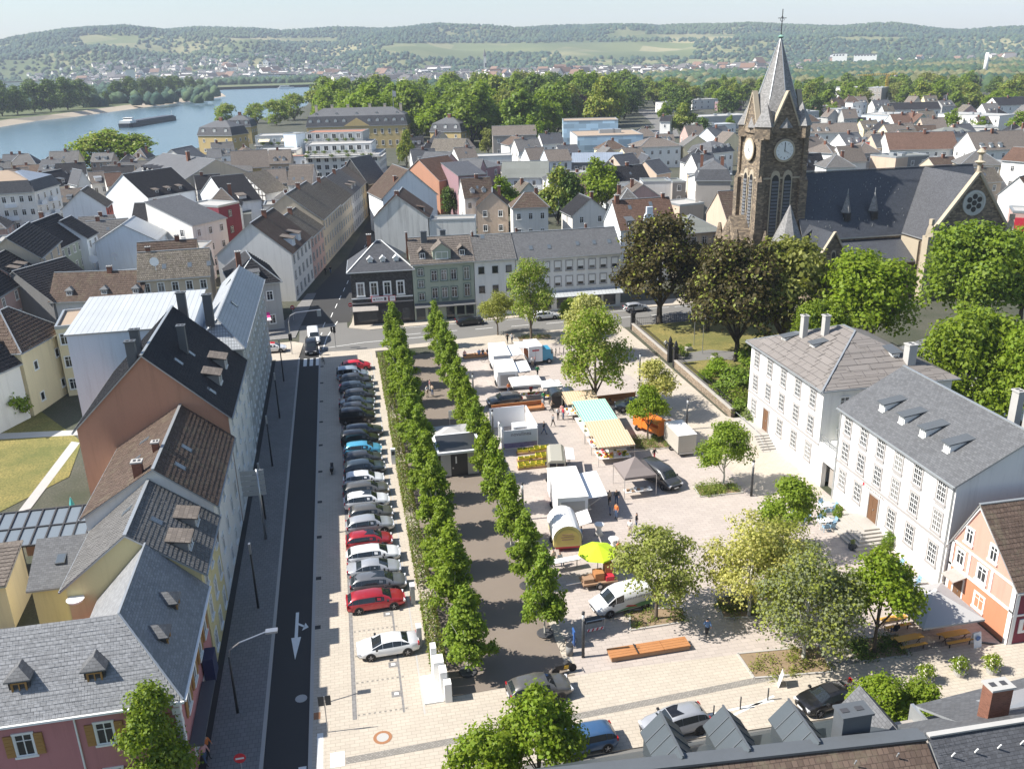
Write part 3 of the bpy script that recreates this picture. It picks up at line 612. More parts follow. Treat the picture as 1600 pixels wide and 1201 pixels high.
def glass_mat():
 m, t, b = nodes('pane_glass'); oi = N(t, 'ObjectInfo').outputs['Random']; p = pos(t)
 f = noise(t, p, .8, 2)
 t.links.new(mixc(t, ramp(t, oi, [(.68, (0, 0, 0)), (.72, (.6,)*3), (.9, (.3,)*3), (.91, (0, 0, 0))]), mixc(t, f, (.012, .014, .017), (.05, .055, .06)), (.34, .33, .31)), b.inputs['Base Color'])
 b.inputs['Roughness'].default_value = .08; b.inputs['Specular IOR Level'].default_value = .6
glass_mat(); simple('glass_plain', (.03, .036, .042), .06, 0., .7); simple('skylight_glass', (.10, .12, .14), .06, 0., .8)
# windows, doors, dormers (x across, z up, outside towards -y)
WC = {}
def win_meshes(w, h, style, trim, sash='trim_white', border=.11):
 key = (round(w, 2), round(h, 2), style, trim, sash, border)
 if key in WC: return WC[key]
 fr = MB(); b = border; o = -.075
 if b > 0:
  fr.box(-w/2-b, o, -b, -w/2, .02, h+b, 0); fr.box(w/2, o, -b, w/2+b, .02, h+b, 0); fr.box(-w/2, o, h, w/2, .02, h+b, 0); fr.box(-w/2-b-.05, o-.07, -b-.02, w/2+b+.05, .02, .0, 0)
 s = .055; d0, d1 = -.05, -.012
 fr.box(-w/2, d0, 0, -w/2+s, d1, h, 1); fr.box(w/2-s, d0, 0, w/2, d1, h, 1); fr.box(-w/2+s, d0, 0, w/2-s, d1, s, 1); fr.box(-w/2+s, d0, h-s, w/2-s, d1, h, 1)
 if style in ('cross', 'two', 'grid'): fr.box(-.03, d0+.004, s, .03, d1, h-s, 1)
 if style == 'cross': fr.box(-w/2+s, d0+.008, h*.68, w/2-s, d1, h*.68+.05, 1)
 if style == 'grid':
  for k in (1, 2, 3): fr.box(-w/2+s, d0+.008, h*k/4-.022, w/2-s, d1, h*k/4+.022, 1)
  for k in (-.25, .25): fr.box(w*k-.018, d0+.012, s, w*k+.018, d1, h-s, 1)
 if style == 'arch': fr.lathe([(.01, 0), (.01, .01)], 4)
 if style == 'shut': fr.box(-w/2+s, -.04, h*.35, w/2-s, -.02, h-s, 1)
 pn = MB(); pn.poly([(-w/2+.01, -.009, .01), (w/2-.01, -.009, .01), (w/2-.01, -.009, h-.01), (-w/2+.01, -.009, h-.01)])
 WC[key] = (fr.mesh('window', [trim, sash], False, False), pn.mesh('pane', ['pane_glass'], False, False)); return WC[key]
SIDE = {'F': (0., lambda w, d: (-w/2, 0., 1, 0)), 'R': (math.pi/2, lambda w, d: (w/2, 0., 0, 1)), 'K': (math.pi, lambda w, d: (w/2, d, -1, 0)), 'L': (-math.pi/2, lambda w, d: (-w/2, d, 0, -1))}
def put_window(parent, side, w, d, s, z, ww, wh, style='cross', trim='trim_white', sash='trim_white', border=.11, shutters=None, off=0.):
 rz, fn = SIDE[side]; x0, y0, dx, dy = fn(w, d); nx, ny = (dy, -dx)
 o = link('window', win_meshes(ww, wh, style, trim, sash, border)[0], parent, (x0+dx*s+nx*off, y0+dy*s+ny*off, z), rz)
 link('pane', win_meshes(ww, wh, style, trim, sash, border)[1], o)
 if shutters:
  for k in (-1, 1):
   m = MB(); m.box(-.24, -.1, 0, .24, -.03, wh, 0)
   for q in range(5): m.box(-.2, -.115, .12+q*(wh-.2)/5, .2, -.1, .12+q*(wh-.2)/5+(wh-.2)/7, 0)
   link('shutter', m.mesh('shutter', [shutters], False, False), o, (k*(ww/2+.34), 0, 0))
 return o
def put_door(parent, side, w, d, s, z, dw, dh, mat='door_wood', frame='trim_grey'):
 rz, fn = SIDE[side]; x0, y0, dx, dy = fn(w, d); m = MB()
 m.box(-dw/2-.15, -.1, 0, -dw/2, .02, dh+.15, 0); m.box(dw/2, -.1, 0, dw/2+.15, .02, dh+.15, 0); m.box(-dw/2, -.1, dh, dw/2, .02, dh+.15, 0)
 o = m.build('door', [frame], parent, False, False, (x0+dx*s, y0+dy*s, z), rz)
 m = MB(); m.box(-dw/2, -.05, 0, dw/2, -.01, dh, 0)
 for a in (-1, 1):
  for b_ in (.12, .55): m.box(a*dw*.25-dw*.17, -.065, dh*b_, a*dw*.25+dw*.17, -.05, dh*b_+dh*.33, 0)
 m.build('door_leaf', [mat], o, False, False); m = MB(); m.box(dw*.06, -.11, dh*.45, dw*.1, -.066, dh*.52); m.build('handle', ['zinc'], o, False, False)
def chimney(parent, x, y, z0, z1, wx=.7, wy=.6, mat='brick_red', pots=2):
 m = MB(); cap_ = 'lead_dark' if mat == 'lead_dark' else 'concrete'; m.box(-wx/2, -wy/2, z0-z1, wx/2, wy/2, -.12, 0); m.box(-wx/2-.08, -wy/2-.08, -.12, wx/2+.08, wy/2+.08, 0, 1)
 for k in range(pots): m.box(-wx/2+.1+k*wx/pots, -.15, 0, -wx/2+.1+k*wx/pots+wx/pots*.5, .15, .04, 2)
 return m.build('chimney', [mat, cap_, 'trim_dark'], parent, loc=(x, y, z1))
def tiles(parent, planes, tw, th, mat, lift=.035, rib=True):
 """courses of single tiles laid over roof planes: each tile has its own lip and side step (joined, too small to pick apart)"""
 V = []; F = []
 for poly in planes:
  P = [np.array(p, float) for p in poly]; u = P[1]-P[0]; L = np.linalg.norm(u); u /= L
  n = np.cross(P[1]-P[0], P[-1]-P[0]); n /= np.linalg.norm(n)
  if n[2] < 0: n = -n
  v = np.cross(n, u); v = v if np.dot(v, P[-1]-P[0]) > 0 else -v
  q = np.array([[np.dot(p-P[0], u), np.dot(p-P[0], v)] for p in P]); H = q[:, 1].max(); x0, x1 = q[:, 0].min(), q[:, 0].max()
  rows = max(1, int(H/th))
  for r in range(rows):
   ya, yb = r*th, min(H, (r+1)*th+.02)
   def span(y):
    xs = []
    for i in range(len(q)):
     a, b = q[i], q[(i+1) % len(q)]
     if (a[1]-y)*(b[1]-y) <= 0 and abs(a[1]-b[1]) > 1e-6: xs.append(a[0]+(b[0]-a[0])*(y-a[1])/(b[1]-a[1]))
    return (min(xs), max(xs)) if xs else (0, 0)
   s0, s1 = span(min(H-.01, (ya+yb)/2)); k = max(0, int((s1-s0)/tw))
   for c in range(k):
    a = s0+c*tw+(tw*.5*(r % 2) if not rib else 0.); b = a+tw*.96
    if b > s1: continue
    o = len(V); up = n*lift; j = R_.uniform(-.006, .006)
    pt = lambda x, y, h: P[0]+u*x+v*y+n*h
    V += [pt(a, ya, lift+.02+j), pt(b, ya, lift*.6+.02+j), pt(b, yb, .012+j), pt(a, yb, lift*.4+.012+j), pt(a, ya, .0), pt(b, ya, .0)]
    F += [(o, o+1, o+2, o+3), (o+4, o+5, o+1, o)]
    if rib: F += [(o, o+3, o+4, o+4)[:3]]
 m = MB(); m.v = [tuple(map(float, p)) for p in V]; m.f = F; m.m = [0]*len(F)
 return tag(m.build('roof_tiles', [mat], parent), kind='stuff')
def dormer(parent, side, w, d, s, inset, he, slope, dw, dh, wall, roofm, kind='gable', ww=None, wh=None, trim='trim_white', style='two'):
 """dormer whose front stands `inset` metres behind the eave"""
 rz, fn = SIDE[side]; x0, y0, dx, dy = fn(w, d); nx, ny = dy, -dx; z = he+inset*slope; dep = dh/slope
 m = MB(); a = dw/2
 m.poly([(-a, 0, -.1), (a, 0, -.1), (a, 0, dh), (-a, 0, dh)]); m.poly([(-a, 0, -.1), (-a, 0, dh), (-a, dep, dh)]); m.poly([(a, 0, -.1), (a, dep, dh), (a, 0, dh)])
 if kind == 'gable': m.poly([(-a, 0, dh), (a, 0, dh), (0, 0, dh+a*.75)])
 o = m.build('dormer', [wall], parent, False, True, (x0+dx*s-nx*inset, y0+dy*s-ny*inset, z), rz)
 m = MB()
 if kind == 'gable':
  hr = dh+a*.75; dr = hr/slope
  for k in (-1, 1): m.slab([(k*(a+.15), -.2, dh-.1), (0, -.2, hr+.05), (0, dr, hr+.05), (k*(a+.15), dep, dh-.1)][::k], .08)
 elif kind == 'hip':
  hr = dh+a*.8; dr = hr/slope
  for k in (-1, 1): m.slab([(k*(a+.15), -.2, dh-.05), (0, a*.8, hr+.05), (0, dr, hr+.05), (k*(a+.15), dep, dh-.05)][::k], .08)
  m.slab([(-a-.15, -.2, dh-.05), (a+.15, -.2, dh-.05), (0, a*.8, hr+.05)], .08)
 else:
  m.slab([(-a-.18, -.25, dh+.02), (a+.18, -.25, dh+.02), (a+.18, dep*1.25, dh+.02+dep*.25*slope+.12), (-a-.18, dep*1.25, dh+.02+dep*.25*slope+.12)], .1)
 m.build('dormer_roof', [roofm], o)
 ww = ww or dw*.66; wh = wh or dh*.66; f = link('window', win_meshes(ww, wh, style, trim, trim, .05)[0], o, (0, -.02, dh*.14)); return o
def skylight(roof, side, w, d, s, inset, he, slope, sw=.7, sh=1.):
 rz, fn = SIDE[side]; x0, y0, dx, dy = fn(w, d); nx, ny = dy, -dx; c = 1/math.hypot(1, slope); sn = slope*c; m = MB()
 P = lambda x, t, h: (x, t*c-h*sn, t*sn+h*c)
 for (a0, a1, t0, t1, h, mi) in ((-sw/2, sw/2, 0, sh, .1, 0), (-sw/2+.07, sw/2-.07, .07, sh-.07, .108, 1)):
  v = [P(a0, t0, h), P(a1, t0, h), P(a1, t1, h), P(a0, t1, h)]
  m.poly(v, mi)
  if mi == 0:
   lo = [P(a0, t0, -.05), P(a1, t0, -.05), P(a1, t1, -.05), P(a0, t1, -.05)]
   for i in range(4): m.poly([v[i], lo[i], lo[(i+1) % 4], v[(i+1) % 4]], 0)
 return m.build('skylight', ['lead_dark', 'skylight_glass'], roof, False, False, (x0+dx*s-nx*inset, y0+dy*s-ny*inset, he+inset*slope+.12), rz)
FOOT = []; TILED = ('roof_brown', 'roof_taupe', 'roof_dark', 'roof_mottled', 'roof_grey', 'roof_red')
def free(x, y, ang, w, d, gap=.4):
 c, s = math.cos(ang), math.sin(ang)
 for i in range(5):
  for j in range(5):
   u, v = w*(i/4-.5), d*j/4; px, py = x+u*c-v*s, y+u*s+v*c
   for fx, fy, fa, fw, fd in FOOT:
    dx, dy = px-fx, py-fy; lx = dx*math.cos(fa)+dy*math.sin(fa); ly = -dx*math.sin(fa)+dy*math.cos(fa)
    if abs(lx) < fw/2+gap and -gap < ly < fd+gap: return False
 return True
def house(name, label, A, B, he, depth, hr, roof='gx', wall='white', rmat='roof_slate', win='', chim=(), dorm=(), sky=(), tile=None, ov=.35, cat='house', group=None, trim='trim_white', style='cross', base=None, ww=.95, wh=1.45, ridge_off=0., z0=0., shut=None, gut='zinc', wall2=None, rlabel=None, facade=None, sash='trim_white', brd=.1, chm='brick_red'):
 """A, B: ground points under the left and right ends of the side facing the viewer; the house reaches `depth` away from it"""
 A = Vector(A[:2]); B = Vector(B[:2]); w = (B-A).length; ang = math.atan2(B.y-A.y, B.x-A.x); mid = (A+B)/2
 t = thing(name, label, cat, (mid.x, mid.y, z0), ang, group); d = depth; a = w/2; FOOT.append((mid.x, mid.y, ang, w, d))
 wm = 'wall_'+wall if 'wall_'+wall in MATS else wall; mats = [wm, 'wall_'+(wall2 or wall) if 'wall_'+(wall2 or wall) in MATS else wm]
 m = MB(); rx = ridge_off; rm = MB(); planes = []; th = .16
 if roof == 'gy':      # gable towards the viewer
  out = [(-a, -3), (a, -3), (a, he), (rx, hr), (-a, he)]; m.prism(out, 0, d)
  sl = {-1: (hr-he)/(a+rx), 1: (hr-he)/(a-rx)}
  for k in (-1, 1):
   xe = k*(a+ov); ze = he-ov*sl[k]+.1; pl = [(xe, -ov*.6, ze), (rx, -ov*.6, hr+.1), (rx, d+ov*.6, hr+.1), (xe, d+ov*.6, ze)]
   pl = pl if k < 0 else pl[::-1]; pl = [(p[0], p[1], p[2]+.06) for p in pl]; rm.slab(pl, th, 0, 1)
   planes.append([(xe, -ov*.6, ze+.06), (xe, d+ov*.6, ze+.06), (rx, d+ov*.6, hr+.16), (rx, -ov*.6, hr+.16)])
  eaves = [((-a-ov-.06, -ov*.5), (-a-ov-.06, d+ov*.5), he-ov*sl[-1]+.04), ((a+ov+.06, -ov*.5), (a+ov+.06, d+ov*.5), he-ov*sl[1]+.04)]
  slp = {'L': sl[-1], 'R': sl[1]}
  rm.box(rx-.12, -ov*.6, hr+.14, rx+.12, d+ov*.6, hr+.22, 1)
 elif roof == 'gx':
  yr = d/2+rx; out = [(0, -3), (d, -3), (d, he), (yr, hr), (0, he)]; m.prism(out, -a, a, 0, 'x')
  s1, s2 = (hr-he)/yr, (hr-he)/(d-yr)
  f_ = [(-a-ov*.6, -ov, he-ov*s1+.16), (a+ov*.6, -ov, he-ov*s1+.16), (a+ov*.6, yr, hr+.16), (-a-ov*.6, yr, hr+.16)]; k_ = [(a+ov*.6, d+ov, he-ov*s2+.16), (-a-ov*.6, d+ov, he-ov*s2+.16), (-a-ov*.6, yr, hr+.16), (a+ov*.6, yr, hr+.16)]
  rm.slab(f_, th, 0, 1); rm.slab(k_, th, 0, 1); planes = [f_]
  eaves = [((-a-ov*.5, -ov-.06), (a+ov*.5, -ov-.06), he-ov*s1+.04)]; slp = {'F': s1, 'K': s2}
  rm.box(-a-ov*.6, yr-.12, hr+.14, a+ov*.6, yr+.12, hr+.22, 1)
 elif roof == 'hip':
  m.box(-a, 0, -3, a, d, he)
  g_ = min(a, d/2)*.98; e = he+.1; o_ = ov
  if w >= d: r1, r2 = (-a+g_, d/2, hr+.1), (a-g_, d/2, hr+.1)
  else: r1, r2 = (0, g_, hr+.1), (0, d-g_, hr+.1)
  c = [(-a-o_, -o_, e), (a+o_, -o_, e), (a+o_, d+o_, e), (-a-o_, d+o_, e)]
  if w >= d: planes = [[c[0], c[1], r2, r1], [c[1], c[2], r2], [c[2], c[3], r1, r2], [c[3], c[0], r1]]
  else: planes = [[c[0], c[1], r1], [c[1], c[2], r2, r1], [c[2], c[3], r2], [c[3], c[0], r1, r2]]
  for p in planes: rm.slab(p, .14, 0, 1)
  s_ = (hr-he)/g_; slp = dict(F=s_, R=s_, L=s_, K=s_)
  for p, q_ in ((c[0], r1), (c[1], r2 if w >= d else r1), (r1, r2)): rm.bar((p[0], p[1], p[2]+.05), (q_[0], q_[1], q_[2]+.05), .16, .1, 1)
  eaves = [((-a-o_, -o_-.06), (a+o_, -o_-.06), he), ((a+o_+.06, -o_), (a+o_+.06, d+o_), he), ((-a-o_-.06, -o_), (-a-o_-.06, d+o_), he)]
 elif roof == 'mansard':
  m.box(-a, 0, -3, a, d, he); hm = he+(hr-he)*.58; i_ = .9; e = he+.05
  c = [(-a-ov, -ov, e), (a+ov, -ov, e), (a+ov, d+ov, e), (-a-ov, d+ov, e)]; u_ = [(-a+i_, i_, hm), (a-i_, i_, hm), (a-i_, d-i_, hm), (-a+i_, d-i_, hm)]
  g_ = min(a-i_, d/2-i_)*.95; r1, r2 = ((-a+i_+g_, d/2, hr), (a-i_-g_, d/2, hr)) if w >= d else ((0, i_+g_, hr), (0, d-i_-g_, hr))
  for i in range(4): rm.slab([c[i], c[(i+1) % 4], u_[(i+1) % 4], u_[i]], .1, 2, 1)
  up = [[u_[0], u_[1], r2, r1], [u_[1], u_[2], r2], [u_[2], u_[3], r1, r2], [u_[3], u_[0], r1]] if w >= d else [[u_[0], u_[1], r1], [u_[1], u_[2], r2, r1], [u_[2], u_[3], r2], [u_[3], u_[0], r1, r2]]
  for p in up: rm.slab([(x, y, z+.02) for x, y, z in p], .1, 0, 1)
  s_ = (hm-he)/(i_+ov); slp = dict(F=s_, R=s_, L=s_, K=s_); eaves = []
  rm.box(-a-ov, -ov, e-.25, a+ov, d+ov, e-.1, 1)
 elif roof == 'shed':
  m.prism([(0, -3), (d, -3), (d, hr), (0, he)], -a, a, 0, 'x'); s1 = (hr-he)/d
  f_ = [(-a-.2, -ov, he-ov*s1+.14), (a+.2, -ov, he-ov*s1+.14), (a+.2, d+.2, hr+.14), (-a-.2, d+.2, hr+.14)]; rm.slab(f_, .14, 0, 1); planes = [f_]; slp = {'F': s1}; eaves = []
 elif roof == 'shedx':   # falls to the right
  m.prism([(-a, -3), (a, -3), (a, he), (-a, hr)], 0, d); s1 = (hr-he)/w
  f_ = [(-a-.2, -.2, hr+.14), (a+ov, -.2, he-ov*s1+.14), (a+ov, d+.2, he-ov*s1+.14), (-a-.2, d+.2, hr+.14)]; rm.slab(f_, .14, 0, 1); planes = [f_]; slp = {'R': s1}; eaves = []
 else:                   # flat with parapet
  m.box(-a, 0, -3, a, d, he); rm.box(-a+.25, .25, he+.01, a-.25, d-.25, he+.05, 0)
  for bx_ in ((-a-.05, -.05, a+.05, .25), (-a-.05, d-.25, a+.05, d+.05), (-a-.05, .25, -a+.25, d-.25), (a-.25, .25, a+.05, d-.25)): rm.box(bx_[0], bx_[1], he-.1, bx_[2], bx_[3], he+.35, 1)
  slp = {}; eaves = []
 for i, f in enumerate(m.f): pass
 m.build('wall', mats, t)
 ro = rm.build('roof', [rmat, gut if gut in MATS else 'zinc', 'roof_slate'], t)
 if rlabel: ro['label'] = rlabel
 for p, q_, z in eaves:
  g = MB(); g.bar((p[0], p[1], z), (q_[0], q_[1], z), .13, .12); g.build('gutter', ['zinc'], t, False, False)
 if facade: MB().box(a+.001, .05, -1, a+.05, d-.05, he-.25).build('street_front', ['wall_'+facade], t)
 if tile is None and rmat in TILED and mid.y < 275 and roof in ('gx', 'gy', 'shed', 'hip'): tile = (.52, .5, rmat, .075)
 if base:
  g = MB(); g.box(-a-.03, -.03, -1, a+.03, d+.03, base[1]); g.build('plinth', [base[0]], t, False, True)
 for tok in win.split():   # e.g. F4x3 or F4x3:style
  tk, _, st = tok.partition(':'); sd = tk[0]; nc, nr_ = map(int, tk[1:].split('x')); Ls = w if sd in 'FK' else d; fh = he/nr_
  for i in range(nc):
   for j in range(nr_):
    hh = min(wh, fh*.62); put_window(t, sd, w, d, Ls*(i+.5)/nc, j*fh+fh*.3, min(ww, Ls/nc*.6), hh, st or style, trim, sash, brd, shut, off=.05 if facade and sd == 'R' else 0.)
 for (x, y, z1, *r_) in chim: chimney(ro, x, y, he if roof != 'flat' else he-.2, z1, *(r_ or ()), mat=chm) if len(r_) < 3 else chimney(ro, x, y, he, z1, *r_)
 for (sd, s, ins, dw, dh, dwall, droof, dk) in dorm: dormer(t, sd, w, d, s, ins, he, slp[sd], dw, dh, dwall, droof, dk)
 for (sd, s, ins) in sky: skylight(ro, sd, w, d, s, ins, he, slp[sd])
 if tile: tiles(ro, planes, *tile)
 t['w'] = w; return t
def hp(name, label, a, b, he, depth, apex=None, hr=None, **kw):
 """house placed from survey points a, b (ends of the eave line, height he) and, if given, its apex point"""
 A, B = G(a[0], a[1], he), G(b[0], b[1], he)
 if apex is not None:
  k = kw.pop('apex_at', 0.); mx, my = (A[0]+B[0])/2, (A[1]+B[1])/2; dx, dy = B[0]-A[0], B[1]-A[1]; L = math.hypot(dx, dy)
  hr = height_over((mx-dy/L*k, my+dx/L*k), *apex)
 return house(name, label, A, B, he, depth, hr, **kw)
# houses along the street on the left
def roof_planes(parent, planes, mat, th=.15, name='roof'):
 m = MB()
 for p in planes: m.slab(p, th, 0, 1)
 return m.build(name, [mat, 'zinc'], parent)
courses('slate_bright', (.24, .245, .255), .32, .19, .012, .6, .2, .5, spec=.4); M('zinc_dark', (.085, .10, .11), .45, .12, 1., 6., metal=.3)
t = thing('corner_house', 'pink house with yellow-brown shutters and slate roof, front left', 'house', (0, 0, 0))
m = MB(); m.box(-30, 46, -2, -18.8, 52.9, 7); m.box(-18.8, 46.0, -2, -12, 57.6, 7.002); m.build('wall', ['wall_pink'], t)
E_, Rz = 7.05, 11.
pl = [[(-30.5, 45.6, E_), (-11.6, 45.6, E_), (-15.3, 49.4, Rz), (-30.5, 49.4, Rz-.02)], [(-11.6, 45.6, E_), (-11.6, 57.9, E_), (-15.3, 57.9, Rz), (-15.3, 49.4, Rz)], [(-15.3, 49.4, Rz), (-15.3, 57.9, Rz), (-19.1, 57.9, E_), (-19.1, 53.2, E_)], [(-15.3, 49.4, Rz), (-19.1, 53.2, E_), (-30.5, 53.2, E_), (-30.5, 49.4, Rz)]]
pr = roof_planes(t, pl, 'slate_bright')
tiles(pr, [pl[0], pl[1]], .34, .26, 'slate_bright', .02, False)
m = MB(); m.bar((-11.6, 45.6, E_+.06), (-15.3, 49.4, Rz+.06), .12, .06); m.bar((-15.3, 49.4, Rz+.06), (-15.3, 57.9, Rz+.06), .12, .06); m.build('ridge_cap', ['zinc'], pr)
for a, b in (((-30.5, 45.5), (-11.55, 45.5)), ((-11.5, 45.6), (-11.5, 57.9))):
 m = MB(); m.bar((*a, 6.98), (*b, 6.98), .14); m.build('gutter', ['trim_white'], t, False, False)
m = MB(); m.bar((-17.8, 45.93, 0), (-17.8, 45.93, 6.9), .09); m.build('downpipe', ['trim_white'], t, False, False)
wl = SIDE
for i, x in enumerate((-25.9, -20.7, -16.3, -13.6)):
 for z in (1.1, 4.5): put_window(t, 'F', 0, 0, x, z+(0 if i != 9 else 0), .95, 1.5, 'cross', 'trim_white', 'trim_white', .12, 'shutter_wood').location = (x, 46., z)
for y in (48.3, 50.9, 53.5, 56.):
 for z in (4.4, 1.2):
  o = put_window(t, 'R', 0, 0, 0, z, .95, 1.5, 'cross', 'trim_white', 'trim_white', .12, 'shutter_wood' if z > 3 else None); o.location = (-12, y, z)
q = MB()
for k in range(13):
 L = .42 if k % 2 else .3; q.box(-12-L, 45.95, k*.53, -11.95, 46.0+L, k*.53+.46)
q.build('quoins', ['trim_white'], t)
m = MB(); m.box(-11.95, 46.4, 2.9, -11.1, 52.5, 3.05); m.build('canopy', ['lead_dark'], t, False, False)
for (x, y, sd) in ((-16.5, 46, 'F'), (-20.6, 46, 'F'), (-24.8, 46, 'F')): dormer(t, sd, 0, 0, 0, 1.2, 7.05, 1.04, 1.15, 1.15, 'slate_wall', 'roof_slate_light', 'hip', .75, .7, 'shutter_wood').location = (x, 46.9, 8.0)
for y in (49.9, 53.6): dormer(t, 'R', 0, 0, 0, 1.2, 7.05, 1.05, 1.15, 1.05, 'slate_wall', 'roof_slate_light', 'hip', .75, .7, 'shutter_wood').location = (-12.9, y, 8.05)
hs = MB(); hs.box(-11.9, 53.2, 2.4, -11.2, 54.6, 4.2); tag(hs.build('hanging_sign', [simple('sign_navy', (.02, .03, .09), .4)], t, False, False), 'dark blue sign projecting over the pavement')
house('town_house', 'yellow gabled house with grey tile roof and wide shed dormers', (-21., 58.), (-12, 58.), 8.2, 8.4, 11.7, 'gy', 'pale_yellow', 'roof_grey', 'R3x3 K2x2', tile=(.3, .34, 'roof_grey'), dorm=(('R', 2.3, .9, 1.7, 1.0, 'wall_dgrey', 'roof_taupe', 'shed'), ('R', 5.9, .9, 1.7, 1.0, 'wall_dgrey', 'roof_taupe', 'shed')), sky=(('R', 3.4, 2.8), ('L', 3.4, 3.2)), ridge_off=0., trim='trim_white')
o = thing('back_wing', 'low yellow back wing with shallow grey shingle roof', 'house', (0, 0, 0)); m = MB(); m.box(-25.2, 63.1, -1, -21.05, 66.8, 5.5); m.build('wall', ['wall_pale_yellow'], o)
rp = roof_planes(o, [[(-25.5, 62.8, 5.5), (-21.05, 62.8, 5.5), (-21.05, 67., 7.6), (-25.5, 67., 7.6)]], 'roof_slate_light'); skylight(rp, 'F', 0, 0, 0, 0, 0, .31).location = (-23.4, 64.6, 6.5)
put_window(o, 'F', 0, 0, 0, 2, 1., 1.5).location = (-22.2, 63.1, 2.4)
tag(MB().lathe([(.1, 0), (.5, .12), (.6, .3)], 12, (-20.4, 57.6, 7.2)).build('satellite_dish', ['trim_white'], o, False, False), 'white satellite dish')
t = thing('glass_canopy', 'glazed lean-to roof with dark bars behind the yellow house', 'canopy', (0, 0, 0)); m = MB(); m.poly([(-36, 72.5, 4.2), (-22.8, 72.5, 4.2), (-22.8, 77.3, 5.1), (-36, 77.3, 5.1)])
m.build('glazing', [simple('canopy_glass', (.17, .20, .23), .3, 0, .5)], t, False, False)
for k in range(13):
 b = MB(); x = -36+k*1.1; b.bar((x, 72.5, 4.25), (x, 77.3, 5.15), .12); b.build('bar', ['trim_dark'], t, False, False)
for y, z in ((72.5, 4.22), (74.9, 4.7), (77.3, 5.15)): MB().bar((-36, y, z), (-22.8, y, z), .14).build('bar', ['trim_dark'], t, False, False)
for x in (-35.8, -29, -23): MB().bar((x, 77.2, 0), (x, 77.2, 5.), .2).build('post', ['trim_dark'], t, False, False); MB().bar((x, 72.6, 0), (x, 72.6, 4.1), .2).build('post', ['trim_dark'], t, False, False)
house('back_house', 'cream back building with low roof at the left picture edge', (-37, 66.4), (-28.5, 66.8), 4., 5.3, 4.8, 'shed', 'cream', 'roof_taupe', 'F2x1')
house('town_house', 'house with reddish brown pantile roof beside the brown gable', (-21.6, 66.6), (-12, 66.6), 9.2, 13.7, 12.6, 'gy', 'offwhite', 'roof_brown', 'R4x3', tile=(.33, .40, 'roof_brown'), ridge_off=.8, wall2='brown', chim=((.3, 4.2, 13.3, .5, .5), (-.5, .8, 13.2, .7, .6)), sky=(('L', 4, 2.6), ('L', 8, 2.6), ('R', 2.6, 2.2), ('R', 6.2, 2.2)))
house('shed_house', 'low brick annexe with small orange tile roof in the gap', (-14.6, 65.8), (-12.1, 65.8), 6.2, .75, 6.8, 'shed', 'brown', 'roof_red')
house('town_house', 'tall house with bare brown gable and black slate roof', (-25.2, 80.5), (-12., 80.5), 11.2, 17., 17.6, 'gy', 'brown', 'roof_dark', 'R5x4', facade='offwhite', tile=(.3, .3, 'roof_dark'), chim=((-.9, .5, 19.0, .8, .6), (-1.1, 3.6, 19.2, .8, .6), (2.3, 7.5, 18.2, .7, .7)), dorm=(('R', 6., 1.1, 1.9, 1.3, 'wall_dgrey', 'roof_taupe', 'shed'), ('R', 11., 1.1, 1.9, 1.3, 'wall_dgrey', 'roof_taupe', 'shed')), sky=(('R', 2.6, 1.2), ('R', 8, 3.5), ('R', 4, 4.)), chm='lead_dark')
t = thing('garden_terrace', 'walled terrace with garden furniture left of the brown gable', 'terrace', (0, 0, 0))
MB().box(-30.5, 78.6, 0, -25.3, 79.1, 2.6).build('wall', ['wall_brown'], t); MB().box(-31, 78.6, 0, -30.5, 83, 2.2).build('wall', ['wall_brown'], t); MB().box(-30.5, 79.1, 1.2, -25.3, 85, 1.4).build('floor_slab', ['concrete'], t)
t = thing('folded_parasol', 'folded turquoise parasol on the walled terrace', 'parasol', (-27.2, 81.2, 1.4)); MB().tube([(0, 0, 0), (0, 0, 2.9)], .04).build('pole', ['zinc'], t); MB().lathe([(.12, .8), (.36, 1.1), (.22, 2.2), (.04, 2.85)], 8).build('canopy', [simple('turquoise', (.08, .42, .42), .8)], t)
house('town_house', 'white rendered house tinted shade-blue with standing seam metal roof', (-30.3, 99.6), (-17.3, 99.6), 14.8, 12, 15.9, 'shed', 'skyblue', 'roof_zinc', 'L2x3', chim=((6., -.6, 18.9, .9, .7), (8.6, -.3, 18.4, .9, .7)), ov=.15, chm='lead_dark')
house('town_house', 'street house with silver metal tile hip roof and grey facade', (-17.2, 97.6), (-12., 97.6), 12.4, 33., 15.2, 'hip', 'grey', 'roof_metaltile', 'R12x4', ov=.3, sky=(('L', 8, 1.2), ('R', 12, 1.4)))
# row behind the crossing
t = house('corner_pub', 'black slate clad corner house with hipped roof and shops below', (.6, 146.4), (10.7, 146.), 9.1, 9.5, 13.2, 'hip', 'slate_wall', 'roof_slate', '', chim=((-1.6, 4.6, 14.5, .7, .7), (4.7, 4.2, 14.6, .35, .35)), dorm=(('F', 3.4, 1.1, .85, .95, 'trim_white', 'trim_white', 'gable'), ('F', 5.5, 1.1, .85, .95, 'trim_white', 'trim_white', 'gable'), ('F', 7.7, 1.1, .85, .95, 'trim_white', 'trim_white', 'gable')), ov=.5, gut='trim_white')
for s in (1.5, 3.7, 5.9, 8.1): put_window(t, 'F', 10.1, 9.5, s, 5.1, 1.0, 2.1, 'cross', 'trim_white', 'trim_white', .2)
MB().box(-5.15, -.12, 4.55, 5.05, .0, 4.75).build('cornice', ['trim_white'], t); MB().box(-5.15, -.1, 3.75, 5.05, .0, 3.9).build('cornice', ['trim_grey'], t)
MB().box(-5.1, -.05, 0, 5.0, .0, 3.5).build('shop_front', ['shop_black'], t)
